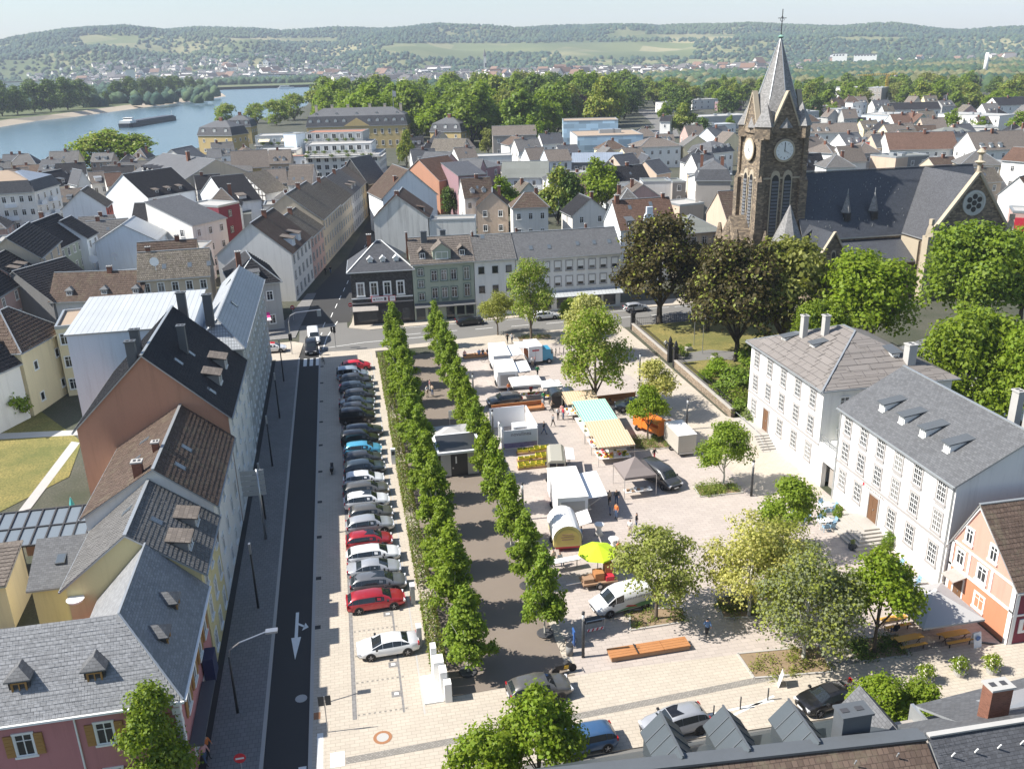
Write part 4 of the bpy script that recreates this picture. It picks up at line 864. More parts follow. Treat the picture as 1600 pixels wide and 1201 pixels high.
for x0, x1 in ((-4.4, -1.1), (-.4, 1.7), (3.1, 4.3)): MB().box(x0, -.09, .6, x1, -.05, 2.6).build('shop_window', ['glass_plain'], t)
MB().box(2., -.1, 0, 2.8, -.05, 2.4).build('door', ['trim_dark'], t); MB().slab([(-5.1, -1.1, 2.75), (-.9, -1.1, 2.75), (-.9, -.06, 3.35), (-5.1, -.06, 3.35)], .05).build('awning', ['wall_taupe'], t)
sg = MB(); sg.box(-1.9, -.3, 3.95, .95, -.14, 4.95, 1); sg.box(-1.82, -.33, 4.02, .85, -.3, 4.88, 0); MB_ = sg.box(1.05, -.3, 3.95, 2.1, -.14, 4.95, 1); sg.box(1.12, -.33, 4.02, 2.02, -.3, 4.88, 0)
so_ = tag(sg.build('shop_sign', [simple('sign_white', (.8, .78, .78), .5), simple('sign_red', (.5, .03, .05), .5)], t), 'white sign boards framed in red')
sg = MB(); sg.box(.2, -.345, 4.2, .55, -.331, 4.7); sg.box(-1.6, -.345, 4.3, -1.3, -.331, 4.5)
for k in range(9): sg.box(-1.1+k*.13, -.345, 4.35, -1.03+k*.13, -.331, 4.5+.1*(k % 3 == 0))
for k in range(7): sg.box(1.2+k*.1, -.345, 4.45, 1.27+k*.1, -.331, 4.52)
tag(sg.build('lettering', [simple('ink_dark', (.09, .05, .05), .6)], so_, False, False), kind='stuff')
t = house('town_house', 'grey green house with framed windows, gabled roof dormers and shop', (10.8, 146.), (21.15, 146.), 10., 9.6, 13.3, 'gx', 'sage', 'roof_taupe', '', chim=((-2.6, 3.8, 14.6, 1., .6), (.8, 5.2, 14.4, .9, .8)), ov=.4, chm='lead_dark',
  dorm=(('F', 1.9, .7, 1.2, 1.3, 'wall_black', 'roof_taupe', 'gable'), ('F', 5.1, .35, 3.0, 1.75, 'wall_sage', 'roof_taupe', 'gable'), ('F', 8.6, .9, 1.2, 1.3, 'wall_black', 'roof_taupe', 'gable')))
for s, zs, hh in ((1.35, (3.7, 5.9, 7.9), 1.2), (3.6, (3.9, 6.9), 1.75), (5.25, (3.9, 6.9), 1.75), (6.9, (3.9, 6.9), 1.75), (9.1, (3.9, 6.8), 2.1)):
 for z in zs: put_window(t, 'F', 10.35, 9.6, s, z, .95, hh, 'cross', 'trim_green', 'trim_white', .16)
for x in (-1.6, .1, 1.7): MB().box(x-.6, -.06, 3.3, x+.6, 0, 3.75).build('sill_panel', ['trim_green'], t)
MB().slab([(-5.15, -1.3, 2.7), (5.1, -1.3, 2.7), (5.1, -.05, 3.2), (-5.15, -.05, 3.2)], .06).build('awning', [simple('awning_stripe', (.12, .12, .12), .8)], t)
for x0, x1, z0 in ((-4.9, -3.4, .3), (-2.9, -1.5, .7), (.2, 1.6, 0), (2., 3.3, .7), (3.6, 4.9, .7)): MB().box(x0, -.06, z0, x1, -.01, 2.5).build('shop_window', ['glass_plain'], t)
t = house('town_house', 'narrow white house with light corrugated tile roof in the row', (21.25, 146.), (28.3, 146.), 9.9, 9.2, 13.1, 'gx', 'white', 'roof_grey', 'F3x3:plain', trim='trim_dark', sash='trim_dark', brd=.05, ww=.9, wh=1.1, tile=(.45, .4, 'roof_grey'), chim=((-3., 4.4, 14., .3, .3),), sky=(('F', 2.2, 3.8),))
t = house('town_house', 'long white house with grey slate roof and glazed shop canopy', (28.4, 146.), (47., 146.), 9.7, 9.6, 13.1, 'gx', 'white', 'roof_slate_light', '', sky=(('F', 3, 1.3), ('F', 6.2, 1.3), ('F', 11.3, 1.6), ('F', 14.3, 1.6), ('F', 17., 1.6)), chim=((-8., 5.5, 14., .35, .35), (4.5, 5.6, 14., .35, .35)))
for k in range(9):
 for z in (4.5, 7.2): put_window(t, 'F', 18.6, 9.6, 1.2+k*2.03, z, 1.05, 1.6, 'shut', 'trim_grey', 'trim_white', .14)
MB().slab([(-4., -2., 3.), (9.2, -2., 3.), (9.2, -.05, 3.7), (-4., -.05, 3.7)], .1).build('canopy', ['roof_zinc'], t)
for x0 in (-8, -5.4, -2.2, .8, 3.6, 6.2): MB().box(x0, -.06, .5, x0+2.2, -.01, 2.6).build('shop_window', ['glass_plain'], t)
# white houses on the right
def big_windows(t, w, d, cols, rows, skip=()):
 for j, z in enumerate(rows):
  for i, s in enumerate(cols):
   if (i, j) not in skip: put_window(t, 'F', w, d, s, z, 1.05, 1.85, 'grid', 'trim_grey', 'trim_white', .15)
t = house('white_house', 'white three storey house with low grey panelled hip roof and side steps', (45.4, 91.3), (45.4, 75.1), 10.2, 14.2, 13.6, 'hip', 'white', 'panels_grey', 'R3x3', ov=.5, base=('wall_bluewhite', 1.0), dorm=(('F', 3.6, 2.0, .9, .7, 'trim_white', 'lead_dark', 'shed'), ('F', 8., 3., .9, .7, 'trim_white', 'lead_dark', 'shed'), ('R', 9.5, 3., .9, .7, 'trim_white', 'lead_dark', 'shed')), chim=((-3, 3.5, 14.6, .7, .6), (-1.2, 5., 15., .7, .6), (6., 10.5, 13.5, .9, .9)), rlabel='hip roof of large grey panels with dark seams', chm='concrete')
big_windows(t, 16.2, 14.2, (1.6, 4.8, 8.0, 11.2, 14.3), (1.9, 4.9, 7.7), ((1, 0),))
put_door(t, 'F', 16.2, 14.2, 4.8, 1.1, 1.2, 2.6, 'door_wood'); MB().box(-8.1, -.08, 4.25, 8.1, 0, 4.45).build('string_course', ['trim_grey'], t)
tiles(KIDS[t.name][1], [[(-8.6, -.5, 10.3), (8.6, -.5, 10.3), (1.14, 6.96, 13.7), (-1.14, 6.96, 13.7)], [(8.6, -.5, 10.3), (8.6, 14.7, 10.3), (1.14, 7.24, 13.7), (1.14, 6.96, 13.7)]], 2.6, .8, 'panels_grey', .03, False)
st = thing('stone_steps', 'stone steps with railing at the upper white house door', 'steps', (0, 0, 0))
MB().box(43.6, 85.4, .1, 45.36, 90.9, 1.1).build('landing', ['stone_step'], st)
for k in range(6): MB().box(43.6, 85.4-.38*(k+1), .1, 45.36, 85.4-.38*k, 1.1-.165*(k+1)).build('step', ['stone_step'], st)
MB().tube([(43.6, 90.5, 2.), (43.6, 85.4, 2.), (43.6, 83.1, .95), (43.6, 83.1, .1)], .03, 6).build('railing', ['zinc'], st)
t = thing('gate_wall', 'white connecting wall with gateway and terrace railing between the white houses', 'wall', (0, 0, 0))
m = MB(); m.box(45.5, 74.2, -.5, 46., 75.1, 4.6); m.box(45.5, 71.8, 2.9, 46., 74.2, 4.6); m.box(45.5, 71.8, -.5, 46., 71.95, 2.9); m.box(46, 71.8, 4.3, 57, 75.1, 4.6); m.build('wall', ['wall_white'], t)
m = MB(); m.box(46.4, 71.95, 0, 46.5, 74.2, 2.9); m.build('gate', ['wall_taupe'], t); m = MB()
for z in (4.9, 5.15, 5.4): m.bar((45.6, 71.8, z), (45.6, 75.1, z), .05)
for y in (71.9, 73.4, 75.): m.bar((45.6, y, 4.6), (45.6, y, 5.5), .05)
m.build('railing', ['zinc'], t)
tree('shrub', 'potted_shrub', 'green shrub on the terrace between the white houses', 48, 73.5, 1.6, z=4.6, cat='shrub')
t = house('white_house', 'white inn with slate roof, four dormers and sandstone front steps', (45.4, 71.8), (45.4, 54.8), 9.7, 12.4, 13.1, 'gx', 'white', 'roof_slate_light', '', ov=.35, dorm=[('F', s, 1.6, .8, .95, 'trim_white', 'lead_dark', 'shed') for s in (4., 7., 10., 13.2)], chim=((3.5, 8.5, 15., .8, .6), (5.6, 8.2, 14.6, .9, .7)), base=('wall_offwhite', .9), chm='concrete')
CW = (1.5, 4.2, 6.9, 9.6, 12.3, 15.4)
big_windows(t, 17., 12.4, CW, (1.8, 4.75, 7.45), ((2, 0),)); put_door(t, 'F', 17, 12.4, 6.9, 1.1, 1.4, 2.5, 'door_wood')
MB().box(-8.5, -.09, 4.2, 8.5, 0, 4.4).build('string_course', ['trim_grey'], t)
for s in CW: MB().box(-8.5+s-.6, -.05, 7.02, -8.5+s+.6, 0, 7.12).build('sill_panel', ['trim_grey'], t)
lt = MB()
for k in range(11): lt.box(-3.0+k*.27, -.06, 4.5-.62, -3.0+k*.27+.13, -.01, 4.5-.42-.06*(k % 3 == 1))
tag(lt.build('lettering', ['trim_grey'], t, False, False), kind='stuff'); MB().box(-3.6, -.06, 3.85, -3.35, -.01, 4.1).build('emblem', ['sign_red'], t, False, False)
for x in (-8.3, 8.3): MB().bar((x, -.1, .1), (x, -.1, 9.5), .1).build('downpipe', ['zinc'], t, False, False)
st = thing('stone_steps', 'broad sandstone steps spreading from the inn door', 'steps', (0, 0, 0))
for k in range(6):
 e = .36*(k+1); MB().box(44.2-e, 63.9-e, .1, 45.36, 66.+e, 1.1-.165*k if k == 0 else 1.1-.165*k).build('step', ['stone_step'], st) if k == 0 else MB().box(44.2-e, 63.9-e, .1, 45.34-.004*k, 66.+e, 1.1-.165*k).build('step', ['stone_step'], st)
t = house('corner_inn', 'salmon pink corner house with white framing and brown tile roof', (45.7, 54.5), (45.7, 47.5), 5.0, 12, 9.2, 'gy', 'salmon_light', 'roof_brown', '', ov=.4, tile=(.36, .4, 'roof_brown'), ridge_off=-1.2)
m = MB(); m.box(-3.55, -.04, 0, 3.55, .0, 2.85); m.build('lower_wall', ['wall_salmon'], t); m = MB()
for b in ((-3.6, 2.8, 3.6, 3.0), (-3.6, 4.9, 3.6, 5.05), (-3.6, 0, -3.3, 5), (3.2, 0, 3.6, 5), (-1.6, 3, -1.35, 4.9), (.9, 3, 1.15, 4.9)): m.box(b[0], -.08, b[1], b[2], -.041 if b[1] < 2.8 else -.001, b[3])
m.bar((-3.5, -.05, 5.0), (-1.2, -.05, 9.0), .2, .08); m.bar((3.5, -.05, 5.0), (-1.2, -.05, 9.), .2, .08); m.build('white_framing', ['trim_white'], t)
for x, z, w_ in ((-2.5, 3.35, .8), (.0, 3.35, .9), (-1.9, 5.6, .7), (.8, 5.6, .7), (.2, 1., 1.)): put_window(t, 'F', 7, 12, x+3.5, z, w_, 1.2, 'cross', 'trim_white', 'trim_white', .14)
put_door(t, 'F', 7, 12, 1.3, 0, 1., 2.3, 'door_wood', 'trim_white'); MB().slab([(-2.9, -1.2, 2.5), (-1.4, -1.2, 2.5), (-1.4, -.05, 2.8), (-2.9, -.05, 2.8)], .08).build('canopy', ['wall_taupe'], t)
m = MB(); m.box(3.5, .02, -.1, 3.56, 11.9, 4.7); m.build('red_wall', ['wall_maroon'], t); m = MB()
for y in (.05, 2.6, 5.4, 8.2): m.box(3.56, y, 0, 3.62, y+.3, 4.7)
m.box(3.56, 0, 2.5, 3.61, 11.9, 2.65); m.build('white_framing', ['trim_white'], t)
m = MB(); m.box(3.56, .7, 1.0, 3.63, 2.1, 2.2); m.build('sign_panel', ['trim_white'], t); m = MB(); m.box(3.63, 1.05, 1.25, 3.65, 1.75, 1.95); m.build('sign_field', ['wall_red'], t)
MB().box(3.56, 3.2, 0, 3.6, 5.2, 2.3).build('shop_window', ['glass_plain'], t)
# roofs at the lower right edge
t = thing('slate_roofed_house', 'near house with brown shingle slope, dark zinc ridge and gabled zinc dormers', 'house', (0, 0, 0))
m = MB(); m.box(7, 27.5, 0, 26.6, 36.6, 6); m.build('wall', ['wall_taupe'], t)
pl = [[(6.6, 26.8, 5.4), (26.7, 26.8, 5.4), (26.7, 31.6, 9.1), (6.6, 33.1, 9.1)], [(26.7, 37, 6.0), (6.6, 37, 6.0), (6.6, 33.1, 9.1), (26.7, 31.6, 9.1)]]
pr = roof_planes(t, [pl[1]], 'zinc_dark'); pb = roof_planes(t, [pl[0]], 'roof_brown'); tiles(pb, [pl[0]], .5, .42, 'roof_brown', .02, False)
m = MB(); m.bar((6.6, 33.1, 9.17), (26.7, 31.6, 9.17), .5, .14); m.bar((6.6, 33.5, 9.05), (26.7, 32., 9.05), .5, .2); m.build('ridge_cap', ['lead_dark'], pr)
for x in (14.2, 17.6, 21.2):
 y = 33.4-(x-6.6)*.08; d_ = MB(); a = .95; L0, L1 = y+.4, y+3.; z0 = 7.; zt = 9.0
 d_.box(x-a, L0, z0, x+a, L1, zt-.7); o = d_.build('dormer', ['zinc_dark'], t); r_ = MB()
 for k in (-1, 1):
  r_.slab([(x+k*(a+.12), L0-.5, zt-.75), (x, L0-.5, zt+.35), (x, L1+.2, zt+.35), (x+k*(a+.12), L1+.2, zt-.75)][::k], .06)
  for q in range(1, 4):
   f = q/4; yy = L0-.5+(L1-L0+.7)*f; r_.bar((x+k*(a+.12), yy, zt-.73), (x, yy, zt+.38), .05, .05, 1)
 r_.bar((x, L0-.5, zt+.4), (x, L1+.2, zt+.4), .1, .08, 1); r_.build('dormer_roof', ['zinc_dark', 'lead_dark'], o)
chimney(pr, 23.6, 33.2, 7.5, 10.1, 1.6, .9, 'lead_dark')
for k, x in enumerate((13.3, 19.6, 22.5, 24.8)): MB().bar((x, 31., 8.8), (x, 30.9, 9.1), .06).build('snow_hook', ['zinc'], pb)
t = thing('slate_roofed_house', 'near house with black diamond slate slope and brick chimney, lower right corner', 'house', (0, 0, 0))
m = MB(); m.box(26.9, 27, 0, 45, 36.4, 5.6); m.build('wall', ['wall_taupe'], t)
pl = [[(26.8, 26.6, 5.2), (45, 26.6, 5.2), (45, 31.2, 9.2), (26.8, 31.5, 9.2)], [(45, 34.6, 7.2), (26.8, 34.6, 7.2), (26.8, 31.5, 9.2), (45, 31.2, 9.2)]]
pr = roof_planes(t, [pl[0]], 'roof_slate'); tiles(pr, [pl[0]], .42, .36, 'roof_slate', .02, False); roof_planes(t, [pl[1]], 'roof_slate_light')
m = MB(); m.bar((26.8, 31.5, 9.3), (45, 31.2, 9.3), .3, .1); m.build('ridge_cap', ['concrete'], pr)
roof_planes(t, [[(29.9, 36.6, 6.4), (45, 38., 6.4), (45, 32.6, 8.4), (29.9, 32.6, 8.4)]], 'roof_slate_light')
m = MB(); m.box(29.7, 32.8, 4, 29.9, 36.7, 6.45); m.build('parapet', ['zinc'], t)
chimney(pr, 32., 33.2, 7, 10.2, 1.25, .75, 'brick_red')
for k in range(6): MB().bar((27.6+k*1.3, 30.6, 8.6), (27.6+k*1.3, 30.45, 8.95), .06).build('snow_hook', ['trim_white'], pr)
t = thing('zinc_dormer', 'single grey slate dormer beside the lower right tree', 'dormer', (0, 0, 0)); m = MB(); m.box(25.6, 34, 5, 27.2, 36.5, 7.2); m.build('wall', ['lead_dark'], t); roof_planes(t, [[(25.4, 36.9, 7.1), (26.4, 36.9, 8.2), (26.4, 33, 8.2), (25.4, 33, 7.1)][::-1], [(27.4, 36.9, 7.1), (26.4, 36.9, 8.2), (26.4, 33, 8.2), (27.4, 33, 7.1)]], 'roof_slate_light', .08)
# church
def stone_mat(name, a, b, c):
 m, t, bs = nodes(name); uv = N(t, 'TexCoord').outputs['UV']
 br = N(t, 'TexBrick', offset=.5, i_Scale=1., i_Mortar_Size=.02, i_Mortar_Smooth=.3, i_Bias=0., i_Brick_Width=.52, i_Row_Height=.26)
 br.inputs['Color1'].default_value = (0, 0, 0, 1); br.inputs['Color2'].default_value = (1, 1, 1, 1); br.inputs['Mortar'].default_value = (.5, .5, .5, 1)
 t.links.new(uv, br.inputs['Vector']); v = noise(t, pos(t), 1.7, 3)
 f = mixc(t, .55, br.outputs[0], v); cc = ramp(t, f, [(.22, a), (.5, b), (.74, c)])
 cc = mixc(t, ramp(t, noise(t, pos(t), .2, 4), [(.4, (0, 0, 0)), (.75, (.6,)*3)]), cc, mul(a, .9))
 cc = mixc(t, br.outputs[1], cc, mul(b, .75)); t.links.new(cc, bs.inputs['Base Color']); bs.inputs['Roughness'].default_value = .92
 bp = N(t, 'Bump', i_Strength=.8, i_Distance=.04, invert=True); t.links.new(br.outputs[1], bp.inputs['Height']); t.links.new(bp.outputs[0], bs.inputs['Normal'])
stone_mat('church_stone', (.10, .083, .066), (.215, .168, .12), (.37, .29, .20)); M('dressed_stone', (.42, .36, .27), .9, .15, .6, 6.)
courses('spire_slate', (.24, .235, .23), .3, .2, .012, .6, .3, .6, spec=.4); courses('nave_slate', (.06, .066, .078), .32, .2, .012, .6, .25, .38, spec=.6)
simple('clock_white', (.78, .80, .80), .5); simple('black_iron', (.015, .015, .017), .5); M('louvre', (.12, .125, .135), .7, .1); M('verdigris', (.20, .36, .30), .7)
simple('church_glass', (.03, .032, .036), .15, 0., .6)
ch = thing('church', 'brown stone church with clock tower, slate spire and transept', 'church', (0, 0, 0))
X0, X1, Y0, Y1 = 71.6, 79.6, 145.6, 153.6; cx, cy = 75.6, 149.6
m = MB(); m.box(X0, Y0, -1, X1, Y1, 28.6)
tw = m.build('tower', ['church_stone'], ch)
b = MB()
for sx, sy in ((X0, Y0), (X1, Y0), (X0, Y1), (X1, Y1)):       # stepped corner buttresses
 for (e, zt) in ((1.0, 9.), (.72, 20.5), (.42, 27.5)): b.box(sx-e, sy-e, -1, sx+e, sy+e, zt); b.lathe([(e*1.36, zt), (e*.5, zt+1.3)], 4, (sx, sy, 0))
b.build('buttress', ['church_stone'], tw)
c = MB()
for z in (10.2, 20.8, 28.4): c.box(X0-.16, Y0-.16, z, X1+.16, Y1+.16, z+.28)
c.build('string_course', ['dressed_stone'], tw)
def face_frame(k):   # local frame of tower faces: 0 front (-y), 1 west (-x), 2 east (+x), 3 back
 return [((cx, Y0, 0), 0.), ((X0, cy, 0), -math.pi/2), ((X1, cy, 0), math.pi/2), ((cx, Y1, 0), math.pi)][k]
def lancet(w, h, y=-.02): 
 pts = [(-w/2, 0), (w/2, 0), (w/2, h-w*.8)]; 
 for k in range(1, 6): a = math.pi*k/6; pts.append((w/2*math.cos(a), h-w*.8+w*.8*math.sin(a)))
 return pts+[(-w/2, h-w*.8)]
for k in range(4):
 loc, rz = face_frame(k)
 for x in (-1.15, 1.15):
  f = MB(); o_ = [(p[0]*1.28, p[1]*1.03+9.9) for p in lancet(1.35, 12.)]; f.prism(o_, -.2, .02); o = f.build('bell_opening', ['dressed_stone'], tw, False, False, (loc[0], loc[1], 0), rz)
  o.location = (loc[0]+x*math.cos(rz), loc[1]+x*math.sin(rz), 0); g = MB(); g.prism([(p[0], p[1]+10.2) for p in lancet(1.3, 11.3)], -.24, -.19); g.build('recess', ['black_iron'], o, False, False)
  l = MB()
  for j in range(17): l.slab([(-.62, -.36, 10.5+j*.6), (.62, -.36, 10.5+j*.6), (.62, -.24, 10.85+j*.6), (-.62, -.24, 10.85+j*.6)], .07)
  l.build('louvre', ['louvre'], o, False, False)
 g = MB(); g.prism([(-2.9, 28.4), (2.9, 28.4), (0, 35.)], -.35, .3); gb = g.build('tower_gable', ['church_stone'], tw, False, True, (loc[0], loc[1], 0), rz)
 cp = MB()
 for s in (-1, 1): cp.bar((s*3.0, -.05, 28.3), (0, -.05, 35.3), .9, .26)
 cp.build('gable_coping', ['dressed_stone'], gb)
 gr = MB(); gr.slab([(-2.7, .25, 28.6), (0, .25, 34.8), (0, 4, 34.8), (-2.7, 4, 28.6)][::-1], .1); gr.slab([(2.7, .25, 28.6), (0, .25, 34.8), (0, 4, 34.8), (2.7, 4, 28.6)], .1); gr.build('gable_roof', ['spire_slate'], gb)
 if k < 3:
  cf = MB(); cf.lathe([(1.95, 0), (1.95, .16), (1.62, .2), (1.62, .12)], 28, (0, 0, 0)); i0 = 0; cf.v = [(x, -.36-z, y) for x, y, z in cf.v]
  co = cf.build('clock', ['dressed_stone'], tw, False, False, (loc[0], loc[1], 25.6), rz)
  d = MB(); d.lathe([(1.6, 0), (1.6, .03)], 28); d.v = [(x, -.5-z, y) for x, y, z in d.v]; d.build('dial', ['clock_white'], co, False, False)
  h = MB()
  for j in range(12):
   a = j*math.pi/6; h.bar((1.12*math.sin(a), -.545, 1.12*math.cos(a)), (1.42*math.sin(a), -.545, 1.42*math.cos(a)), .13, .02)
  h.build('numerals', ['black_iron'], co, False, False)
  for nm, a, L_, wd in (('hour_hand', rad(120), .95, .17), ('minute_hand', rad(0), 1.35, .11)):
   q = MB(); q.bar((-.25*math.sin(a), -.565, -.25*math.cos(a)), (L_*math.sin(a), -.565, L_*math.cos(a)), wd, .02); q.build(nm, ['black_iron'], co, False, False)
for sx, sy in ((X0, Y0), (X1, Y0), (X0, Y1), (X1, Y1)):
 pn = MB(); dx = .75 if sx == X0 else -.75; dy = .75 if sy == Y0 else -.75
 pn.lathe([(1.9, 27.6), (1.9, 29.6)], 4, (sx+dx, sy+dy, 0), 0); pn.lathe([(2.2, 29.6), (.05, 33.4)], 4, (sx+dx, sy+dy, 0), 1)
 pn.build('corner_pinnacle', ['church_stone', 'spire_slate'], tw)
s = MB(); n8 = 8
s.lathe([(4.9, 29.3), (3.45, 34.), (.16, 43.6)], 8, (cx, cy, 0)); sp = s.build('spire', ['spire_slate'], tw)
s = MB()
for j in range(8):
 a = 2*math.pi*j/8; s.bar((cx+3.47*math.cos(a), cy+3.47*math.sin(a), 34.), (cx+.18*math.cos(a), cy+.18*math.sin(a), 43.6), .12, .1)
s.build('spire_hips', ['zinc'], sp)
s = MB(); s.lathe([(.1, 43.5), (.55, 43.9), (.1, 44.2)], 10, (cx, cy, 0), 0); s.tube([(cx, cy, 44), (cx, cy, 48.2)], .07, 6, 1); s.bar((cx-.75, cy, 46.8), (cx+.75, cy, 46.8), .1, .1, 1); s.tube([(cx-.38, cy, 46.5), (cx, cy, 47.2), (cx+.38, cy, 46.5), (cx, cy, 46.2), (cx-.38, cy, 46.5)], .045, 5, 1); s.build('spire_cross', ['verdigris', 'black_iron'], sp)
w_ = MB(); w_.box(68.4, 146.4, -1, 71.8, 152.8, 10.); w_.prism([(146.2, 10), (153, 10), (149.6, 14.2)], 68.2, 71.8, 0, 'x')
for y in (146.0, 149.4, 153.2): w_.box(67.3, y-.5, -1, 69., y+.5, 9.6); w_.lathe([(.9, 9.6), (.25, 12.4)], 4, (68.1, y, 0))
for x in (70.4, 72.9): w_.box(x-.5, 143.6, -1, x+.5, 146, 9.2); w_.lathe([(.85, 9.2), (.2, 12.)], 4, (x, 144.6, 0))
w_.build('west_porch', ['church_stone'], ch)
nv = MB(); nv.box(79.4, 143., -1, 116, 156.4, 10.4); nv.build('nave_wall', ['church_stone'], ch)
nr_ = roof_planes(ch, [[(79.2, 142.6, 10.3), (98.6, 142.6, 10.3), (106., 149.7, 21.), (79.2, 149.7, 21.)], [(116, 156.8, 10.3), (79.2, 156.8, 10.3), (79.2, 149.7, 21), (116, 149.7, 21)], [(113., 142.6, 10.3), (116, 142.6, 10.3), (116, 149.7, 21), (106, 149.7, 21)]], 'nave_slate', .2, 'nave_roof')
MB().bar((79.2, 149.7, 21.1), (116, 149.7, 21.1), .3, .12).build('ridge_cap', ['lead_dark'], nr_)
for x in (88.3, 93.6):
 d = MB(); d.box(x-.5, 144.1, 13.0, x+.5, 146.4, 14.4, 0); d.box(x-.36, 144.05, 13.2, x+.36, 144.1, 14.2, 2); d.lathe([(1.0, 14.4), (.1, 17.6)], 4, (x, 145.0, 0), 1); d.tube([(x, 145., 17.4), (x, 145, 18.5)], .06, 5, 3); d.build('roof_lucarne', ['slate_wall', 'spire_slate', 'black_iron', 'zinc'], nr_)
m = MB()
for j in range(70): 
 f, g_ = R_.random(), R_.random(); x = 80+f*20; y = 143.4+g_*5.6; m.bar((x, y, 10.4+(y-142.6)*1.507), (x, y-.04, 10.4+(y-142.6)*1.507+.25), .06)
m.build('snow_hooks', ['zinc'], nr_)
ai = MB(); ai.box(84.4, 138., -1, 98.4, 143.1, 6.6); ai.build('aisle_wall', ['church_stone'], ch)
ar = roof_planes(ch, [[(84.2, 137.6, 6.5), (98.5, 137.6, 6.5), (98.5, 142.95, 9.7), (84.2, 142.95, 9.7)]], 'nave_slate', .15, 'aisle_roof')
MB().box(98.2, 137.5, 6, 98.7, 143, 10.1).build('aisle_parapet', ['dressed_stone'], ar)
def pointed(parent, x, y, z, w, h, lights=2):
 f = MB(); f.prism([(p[0]*1.2, p[1]*1.04) for p in lancet(w, h)], -.15, .02); o = f.build('window', ['dressed_stone'], parent, False, False, (x, y, z)); g = MB(); g.prism([(p[0]*.92, p[1]*.96+h*.02) for p in lancet(w, h)], -.17, -.15); g.build('pane', ['church_glass'], o, False, False)
 t_ = MB()
 for k in range(1, lights): t_.box(-w/2+w*k/lights-.07, -.21, 0, -w/2+w*k/lights+.07, -.17, h*.75)
 if lights > 1: t_.tube([(w*.3*math.cos(a*.524), -.19, h*.72+w*.3*math.sin(a*.524)) for a in range(13)], .06, 5); t_.build('tracery', ['dressed_stone'], o, False, False)
pointed(ch, 93.6, 138., .6, 2.8, 5.2, 2); pointed(ch, 88.2, 138., .6, 2.8, 5.2, 2)
for x in (84.6, 91., 96.6): MB().box(x-.35, 137.2, -1, x+.35, 138, 5.4).build('buttress', ['church_stone'], ch)
v = MB(); v.prism([(77.2, -1), (83.6, -1), (83.6, 7.4), (80.4, 12.8), (77.2, 7.4)], 134.6, 143.2); vs_ = v.build('side_chapel', ['church_stone'], ch)
roof_planes(vs_, [[(76.9, 134.9, 7.2), (80.4, 134.9, 13.), (80.4, 143.2, 13.), (76.9, 143.2, 7.2)][::-1], [(83.9, 134.9, 7.2), (80.4, 134.9, 13.), (80.4, 143.2, 13.), (83.9, 143.2, 7.2)]], 'nave_slate', .12)
m = MB(); m.bar((76.8, 134.6, 7.2), (80.4, 134.6, 13.2), .6, .25); m.bar((84, 134.6, 7.2), (80.4, 134.6, 13.2), .6, .25); m.build('coping', ['dressed_stone'], vs_)
for x, h in ((79.3, 3.4), (80.4, 5.), (81.5, 3.4)): pointed(vs_, x, 134.6, 5., .7, h, 1)
tt = MB(); tt.lathe([(2.5, -1), (2.5, 10.3)], 8, (75.6, 141.6, 0), 0); tt.lathe([(2.9, 10.3), (.06, 16.9)], 8, (75.6, 141.6, 0), 1); tt.build('stair_turret', ['church_stone', 'spire_slate'], ch)
tr = MB(); tr.prism([(98.6, -1), (113.4, -1), (113.4, 11.6), (106, 21.4), (98.6, 11.6)], 135., 135.6); tr.prism([(98.6, -1), (113.4, -1), (113.4, 10.4), (106, 20.2), (98.6, 10.4)], 135.6, 143.2); tr.build('transept_wall', ['church_stone'], ch)
tro = roof_planes(ch, [[(98.2, 135.5, 10.65), (106, 135.5, 21.05), (106, 149.7, 21.05), (98.2, 142.6, 10.65)], [(113.8, 142.6, 10.65), (106, 149.7, 21.05), (106, 135.5, 21.05), (113.8, 135.5, 10.65)]], 'roof_slate', .18, 'transept_roof')
m = MB(); m.bar((98.1, 135.05, 11.1), (106, 135.05, 21.7), .9, .4); m.bar((113.9, 135.05, 11.1), (106, 135.05, 21.7), .9, .4); m.build('gable_coping', ['dressed_stone'], tro)
for x, y in ((98.3, 134.9), (113.7, 134.9)):
 m = MB(); m.box(x-.7, y-.7, -1, x+.7, y+.9, 11.4); m.lathe([(.9, 11.4), (.7, 12.6), (.1, 14.2)], 4, (x, y, 0)); m.box(x-.25, y-.5, 13.4, x+.25, y+.3, 14.3)
 m.build('corner_pier', ['dressed_stone'], tro)
m = MB(); m.lathe([(.35, 21.4), (.3, 23), (.9, 23.4), (.35, 23.7), (.3, 24.6), (.75, 25), (.2, 25.6)], 8, (106, 135.1, 0)); m.build('finial', ['dressed_stone'], tro)
rw = MB(); rw.lathe([(2.15, 0), (2.15, .2), (1.75, .25), (1.75, .1)], 28); rw.v = [(x, -z, y) for x, y, z in rw.v]; ro_ = rw.build('rose_window', [M('rose_stone', (.5, .5, .47))], ch, False, False, (105.9, 134.99, 16.6))
d = MB(); d.lathe([(1.75, 0), (1.75, .1)], 24); d.v = [(x, -.02-z, y) for x, y, z in d.v]; d.build('rose_field', ['rose_stone'], ro_, False, False)
for j in range(7):
 a = j*math.pi/3; r_ = 0 if j == 6 else 1.08; d = MB(); d.lathe([(.47, 0), (.47, .05)], 14); d.v = [(x+r_*math.sin(a), -.13-z, y+r_*math.cos(a)) for x, y, z in d.v]; d.build('pane', ['church_glass'], ro_, False, False)
for j in range(7): pointed(ch, 101.6+j*1.45, 135., 9.6, .72, 3.6, 1)
pointed(ch, 106, 135., 1., 3.4, 6.4, 3); MB().box(98.6, 134.9, 8.7, 113.4, 135., 9.05).build('string_course', ['dressed_stone'], ch)
